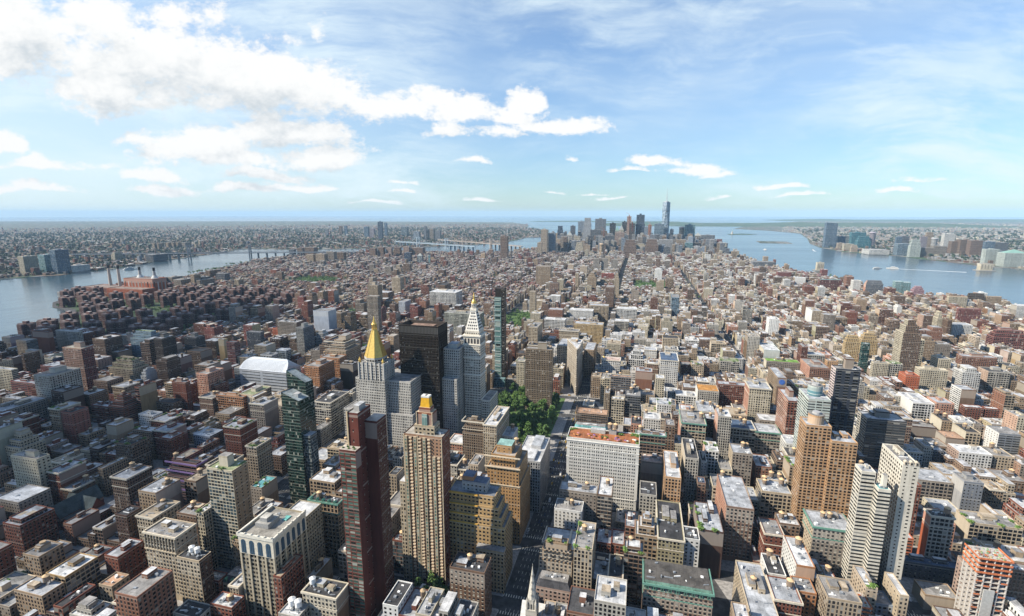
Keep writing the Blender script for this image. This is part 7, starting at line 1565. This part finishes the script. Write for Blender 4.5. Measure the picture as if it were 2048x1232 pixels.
# ------------------------------------------------ the far banks
FRC = [(.20,.20,.20),(.28,.27,.26),(.14,.13,.13),(.36,.36,.37),(.55,.55,.55),(.24,.18,.15)]
def sprawl(name, poly, r0, r1, a0, a1, n, label, seed, pal, hi=.02, flat=.05):
    q = random.Random(seed); m = MB(); k = 0
    for _ in range(n*4):
        if k >= n: break
        r = math.exp(q.uniform(math.log(r0), math.log(r1))); a = q.uniform(a0, a1); x, y = r*math.sin(a), r*math.cos(a)
        if not inside((x, y), poly) or not inside((x+30, y-30), poly) or not inside((x-40, y-40), poly): continue
        f = (r/3500)**.35; w, d = q.uniform(8, 24)*f, q.uniform(7, 15)*f; h = q.uniform(7, 16)
        t_ = q.random()
        if t_ < hi: h = q.uniform(25, 55); w = d = q.uniform(14, 24)
        elif t_ < hi+flat: w, d, h = w*3.2, d*2.5, q.uniform(8, 14)
        if not clear(x-w/2, x+w/2, y-d/2, y+d/2, 0): continue
        jt = q.uniform(.7, 1.2); c = [min(1, e*jt) for e in COL[q.choice(pal)]]; s = q.random(); p = rect(x-w/2, x+w/2, y-d/2, y+d/2)
        m.walls(p, 0, h, c, style(q.choice('PSPV') if r < 7000 else 'B'), seed=s); m.cap(p, h, (.66,.66,.65) if hi+flat > t_ > hi else q.choice(FRC)); k += 1
    o = m.build(name); return tag(o, label, "buildings", None, 'stuff')
th = lambda px_: YAW*-1+math.atan((px_-1024)/FPX)
sprawl("distant_sprawl", BK, 2700, 15000, th(-120), th(1130), 15000, "hazy low-rise sprawl across the left river out to the horizon", 3, PAL['dull']+['slate','darkslate','lightgrey'])
sprawl("distant_sprawl", NJ, 3900, 22000, th(1560), th(2180), 6500, "low industrial roofs and tanks across the right river out to the horizon", 4, ['lightgrey','cream','brown','taupe','brick','slate'], .015, .12)
def blobs(name, spots, n, size, label, mat, kind='stuff', rx=4.5, rz=3.2, zc=7, seed=2):
    q = random.Random(seed); m = MB()
    for (x, y, s) in spots:
        leaf_cloud(m, x, y, zc*s, rx*s, rz*s, n, size*s, q); leaf_cloud(m, x+rx*.5*s, y-rx*.3*s, zc*.8*s, rx*.7*s, rz*.8*s, n//2, size*s, q)
        m.cyl(x, y, .35*s, .3*s, 0, zc*s*.8, (.1,.075,.05), 5, 0, False)
    o = m.build(name, mats=[mat]); return tag(o, label, "trees", None, kind)
g3 = random.Random(11)
def scatter(poly_rect, n, smin=.9, smax=1.4): x0, x1, y0, y1 = poly_rect; return [(g3.uniform(x0, x1), g3.uniform(y0, y1), g3.uniform(smin, smax)) for _ in range(n)]
pk = []
for pr_, n in zip(PARKS[1:6], (70, 55, 190, 85, 40)): pk += scatter((pr_[0]+4, pr_[1]-4, pr_[2]+4, pr_[3]-4), n)
pk += [(x, y, g3.uniform(.8, 1.2)) for x, y in TREESPOTS if inside((x-10, y), MANH)]
for i in range(120): y = g3.uniform(1950, 2750); e = [p for p in EAST if p[1] > y][0]; x = e[0]+g3.uniform(25, 85); pk.append((x, y, g3.uniform(.9, 1.5)))
pk += [(x, y, s) for x, y, s in scatter((-2560, -2330, 2300, 3450), 160) if inside((x-8, y), MANH)]; pk += scatter((820, 980, 2560, 2900), 40); pk += [(g3.uniform(690, 760), g3.uniform(3900, 4400), 1.2) for _ in range(40)]
blobs("park_trees", pk, 26, 1.5, "leafy green canopy of the far parks and estate lawns", LEAF)
st_ = []
for _ in range(12000):
    if len(st_) > 2600: break
    y = g3.uniform(420, 3600); x = g3.uniform(-1500, 1300); k = int((y-40)/80.5); yy = street_y(k)+40+g3.uniform(-2.5, 2.5)
    if g3.random() < .35: yy = street_y(k)+g3.choice((-7.6, 7.6))
    if x < -400 or x > 450 or y > 1700:
        if inside((x-10, yy), MANH) and inside((x+10, yy), MANH) and clear(x-2, x+2, yy-2, yy+2, 0): st_.append((x, yy, g3.uniform(.6, 1.15)))
blobs("street_trees", st_, 18, 1.5, "scattered street and yard trees among the low houses", LEAF, rx=4.0, rz=3.4)
ft_ = []
for _ in range(7000):
    r_ = math.exp(g3.uniform(math.log(3200), math.log(11000))); a = g3.uniform(th(-60), th(1100)); x, y = r_*math.sin(a), r_*math.cos(a)
    if inside((x, y), BK) and inside((x+30, y-30), BK): ft_.append((x, y, g3.uniform(1.2, 2.4)*(r_/4000)**.5))
for _ in range(900):
    r_ = math.exp(g3.uniform(math.log(4500), math.log(12000))); a = g3.uniform(th(1580), th(2100)); x, y = r_*math.sin(a), r_*math.cos(a)
    if inside((x, y), NJ) and inside((x-40, y-30), NJ): ft_.append((x, y, g3.uniform(1.5, 3.0)*(r_/4500)**.5))
blobs("distant_trees", ft_, 8, 3.0, "dark tree cover between the far houses across the rivers", LEAF3, seed=6)
# ------------------------------------------------ trees one can tell apart
FTREE = []
for _ in range(4000):
    if len(FTREE) >= 96: break
    x, y = g3.uniform(-226, -112), g3.uniform(610, 838)
    if x > -118-.22*max(0, y-780) or ((x+172)/17)**2+((y-735)/26)**2 < 1: continue
    if any(math.hypot(x-a, y-b) < 8.2 for a, b in FTREE): continue
    FTREE.append((x, y)); tree(x, y, g3.uniform(1.1, 1.5), "leafy dark green tree in the dense canopy of the park square", "trees of the park square", g3.random() < .15)
for i in range(9): tree(-115+rnd.uniform(-5, 5), 542+i*9, rnd.uniform(1.0, 1.3), "leafy dark green tree in the dense canopy of the park square", "trees of the park square")
for (x, y, s) in [(-506,276,1.0),(-500,262,1.1),(-512,286,.9),(-470,312,1.3),(-461,305,1.2),(-452,312,1.3),(-443,318,1.1),(-436,312,1.2),(-428,316,.9),(-478,318,1.0),(-520,262,1.2),(-318,330,.9),(-312,338,.8)]:
    tree(x, y, s, "green backyard tree squeezed between brick houses, bottom left", "backyard trees", True)
for (x, y, s) in [(-178,362,.9),(-170,356,1.0),(-162,352,1.0),(-186,352,1.0),(-176,346,1.1),(-166,342,1.0),(-190,342,.9),(-155,345,.9),(-148,356,.8),(-182,336,1.0)]:
    tree(x+17, y, s, "shaded tree in the small court at the foot of the tall towers, bottom centre", "courtyard trees")
# ------------------------------------------------ vehicles
def car_data(name, c, van=False):
    m = MB(); L, w = (4.6, 1.85) if not van else (6.5, 2.2); h = .85 if not van else 1.0
    p = [(-w/2,-L/2),(w/2,-L/2),(w/2,L/2),(-w/2,L/2)]; m.loft(inset(p, .05), .35, p, .6, c); m.loft(p, .6, inset(p, .08), h, c); m.cap(inset(p, .08), h, c, 2)
    q = [(-w/2+.1,-L*.28),(w/2-.1,-L*.28),(w/2-.1,L*.36 if not van else L*.47),(-w/2+.1,L*.36 if not van else L*.47)]; t_ = inset(q, .22); H = 1.45 if not van else 2.5
    m.loft(q, h, t_, H, (.03,.035,.04) if not van else c); m.cap(t_, H, c, 2)
    for sx in (-1, 1):
        for sy in (-.30, .30):
            a = sx*(w/2-.1); r = ngon(sy*L, .34, .34, 10); m.face([(a+sx*.12, u, v) for u, v in (r if sx > 0 else r[::-1])], (.02,.02,.02)); 
            for i in range(10): u, v = r[i], r[(i+1)%10]; m.face([(a,u[0],u[1]),(a,v[0],v[1]),(a+sx*.12,v[0],v[1]),(a+sx*.12,u[0],u[1])], (.02,.02,.02))
    return m.build(name, link=False).data
CARS = [(n, car_data('parked_car', c)) for n, c in (("white", (.75,.75,.75)), ("black", (.02,.02,.022)), ("silver", (.45,.46,.48)), ("dark blue", (.04,.07,.15)), ("yellow", (.65,.38,.02)), ("red", (.4,.03,.03)))]
VAN = car_data('delivery_van', (.75,.75,.74), True)
def car(x, y, rz, where, group, i=None, van=False):
    n, d = ("white", VAN) if van else (CARS[i] if i is not None else rnd.choice(CARS[:5]))
    o = bpy.data.objects.new('delivery_van' if van else 'parked_car', d); o.location = (x, y, .01); o.rotation_euler = (0, 0, rz); C.objects.link(o); tag(o, "%s %s %s" % (n, 'van' if van else 'car', where), 'van' if van else 'car', group)
for i in range(9):
    for j in (0, 1, 2):
        if rnd.random() < .85: car(-24+j*13+rnd.uniform(-.3,.3), 384+i*3.1, math.pi/2, "in the open parking lot between the brick lofts", "cars in the open parking lot")
for i in range(48):
    y = 455+i*8+rnd.uniform(-4, 4); car(-88+rnd.choice((-9.5, -5.2, -1.7, 1.7, 9.5)), y, 0, "on the shaded avenue left of the white garden-roofed block", "cars on the avenue", rnd.choice((0, 1, 2, 3, 4, 4)))
for i in range(16): car(-140+rnd.uniform(0, 75), 842+rnd.uniform(-6, 20), rnd.choice((0, math.pi/2)), "crossing the plaza by the wedge-shaped tower", "cars at the plaza")
for i in range(14): car(rnd.choice((219, 222.5, 226, 229.5, 233)), 440+i*9+rnd.uniform(-3,3), 0, "on the dark avenue at the bottom right", "cars on the right avenue", rnd.choice((0, 1, 2, 4, 4)))
for i in range(5): car(rnd.choice((217, 233.6)), 452+i*22, 0, "on the dark avenue at the bottom right", "vans on the right avenue", van=True)
for i in range(4): car(-86+i*3, 520+i*60, 0, "on the shaded avenue left of the white garden-roofed block", "vans on the avenue", van=True)
# ------------------------------------------------ unseen clouds, placed so their shadow falls on the left-hand districts
def cumulus(name, cx, cy, cz, rx, ry, n, seed, label):
    q = random.Random(seed); m = MB()
    for _ in range(n):
        a = q.uniform(0, 6.283); r = q.random()**.5; x, y = cx+rx*r*math.cos(a), cy+ry*r*math.sin(a); s = q.uniform(90, 210)*(1.15-.5*r); z = cz+q.uniform(0, 90)*(1.2-r)
        for j in range(-2, 5):
            t0, t1 = j*math.pi/10, (j+1)*math.pi/10; m.loft(ngon(x, y, s*math.cos(t0), 14, a), z+s*.6*math.sin(t0), ngon(x, y, max(.5, s*math.cos(t1)), 14, a), z+s*.6*math.sin(t1), (1,1,1), 0)
        m.face([(p_, q_, z-s*.6*math.sin(math.pi/5)) for p_, q_ in ngon(x, y, s*math.cos(math.pi/5), 14, a)][::-1], (1,1,1), 0)
    o = m.build(name, mats=[CLOUDM]); o['kind'] = 'stuff'; o['label'] = label; return o
CLOUDM = bpy.data.materials.new("cloud_vapour"); CLOUDM.use_nodes = True; q = NT(CLOUDM.node_tree); q.n.clear()
_d = q.new('ShaderNodeBsdfDiffuse'); _d.inputs[0].default_value = (.85, .86, .88, 1); _t = q.new('ShaderNodeBsdfTransparent'); _t.inputs[0].default_value = (1, 1, 1, 1); _x = q.new('ShaderNodeMixShader'); _x.inputs[0].default_value = .14
q.l.new(_t.outputs[0], _x.inputs[1]); q.l.new(_d.outputs[0], _x.inputs[2]); _o = q.new('ShaderNodeOutputMaterial'); q.l.new(_x.outputs[0], _o.inputs[0])
cumulus("shade_cloud", -1230-1639, 900-861, 1500, 640, 520, 34, 3, "unseen cumulus placed to shade the left-hand districts")
cumulus("shade_cloud", -640-1639, 470-861, 1500, 190, 150, 7, 5, "small unseen cumulus placed to widen the shaded area")
# ------------------------------------------------ haze
hz = MB(); hz.walls(rect(-60000, 60000, -3200, 61000), -3.5, 560, (1,1,1), style('B'), mi=0); hz.cap(rect(-60000, 60000, -3200, 61000), 560, (1,1,1), 0); hz.cap(rect(-60000, 60000, -3200, 61000)[::-1], -3.5, (1,1,1), 0)
hm = bpy.data.materials.new("haze_air"); hm.use_nodes = True; q = NT(hm.node_tree); q.n.clear(); ho = q.new('ShaderNodeOutputMaterial'); hv = q.new('ShaderNodeVolumePrincipled')
hv.inputs['Color'].default_value = (0.50, 0.75, 1.0, 1); hv.inputs['Density'].default_value = HAZE; hv.inputs['Anisotropy'].default_value = -0.1; q.l.new(hv.outputs[0], ho.inputs['Volume'])
h = hz.build("haze", mats=[hm]); h['kind'] = 'stuff'; h['label'] = "pale blue summer haze lying over the whole city"
print("THINGS", sum(1 for o in C.objects if o.parent is None), "OBJECTS", len(C.objects), "LOTS", len(LOTS), "EST", NE, "ROWKINDS")
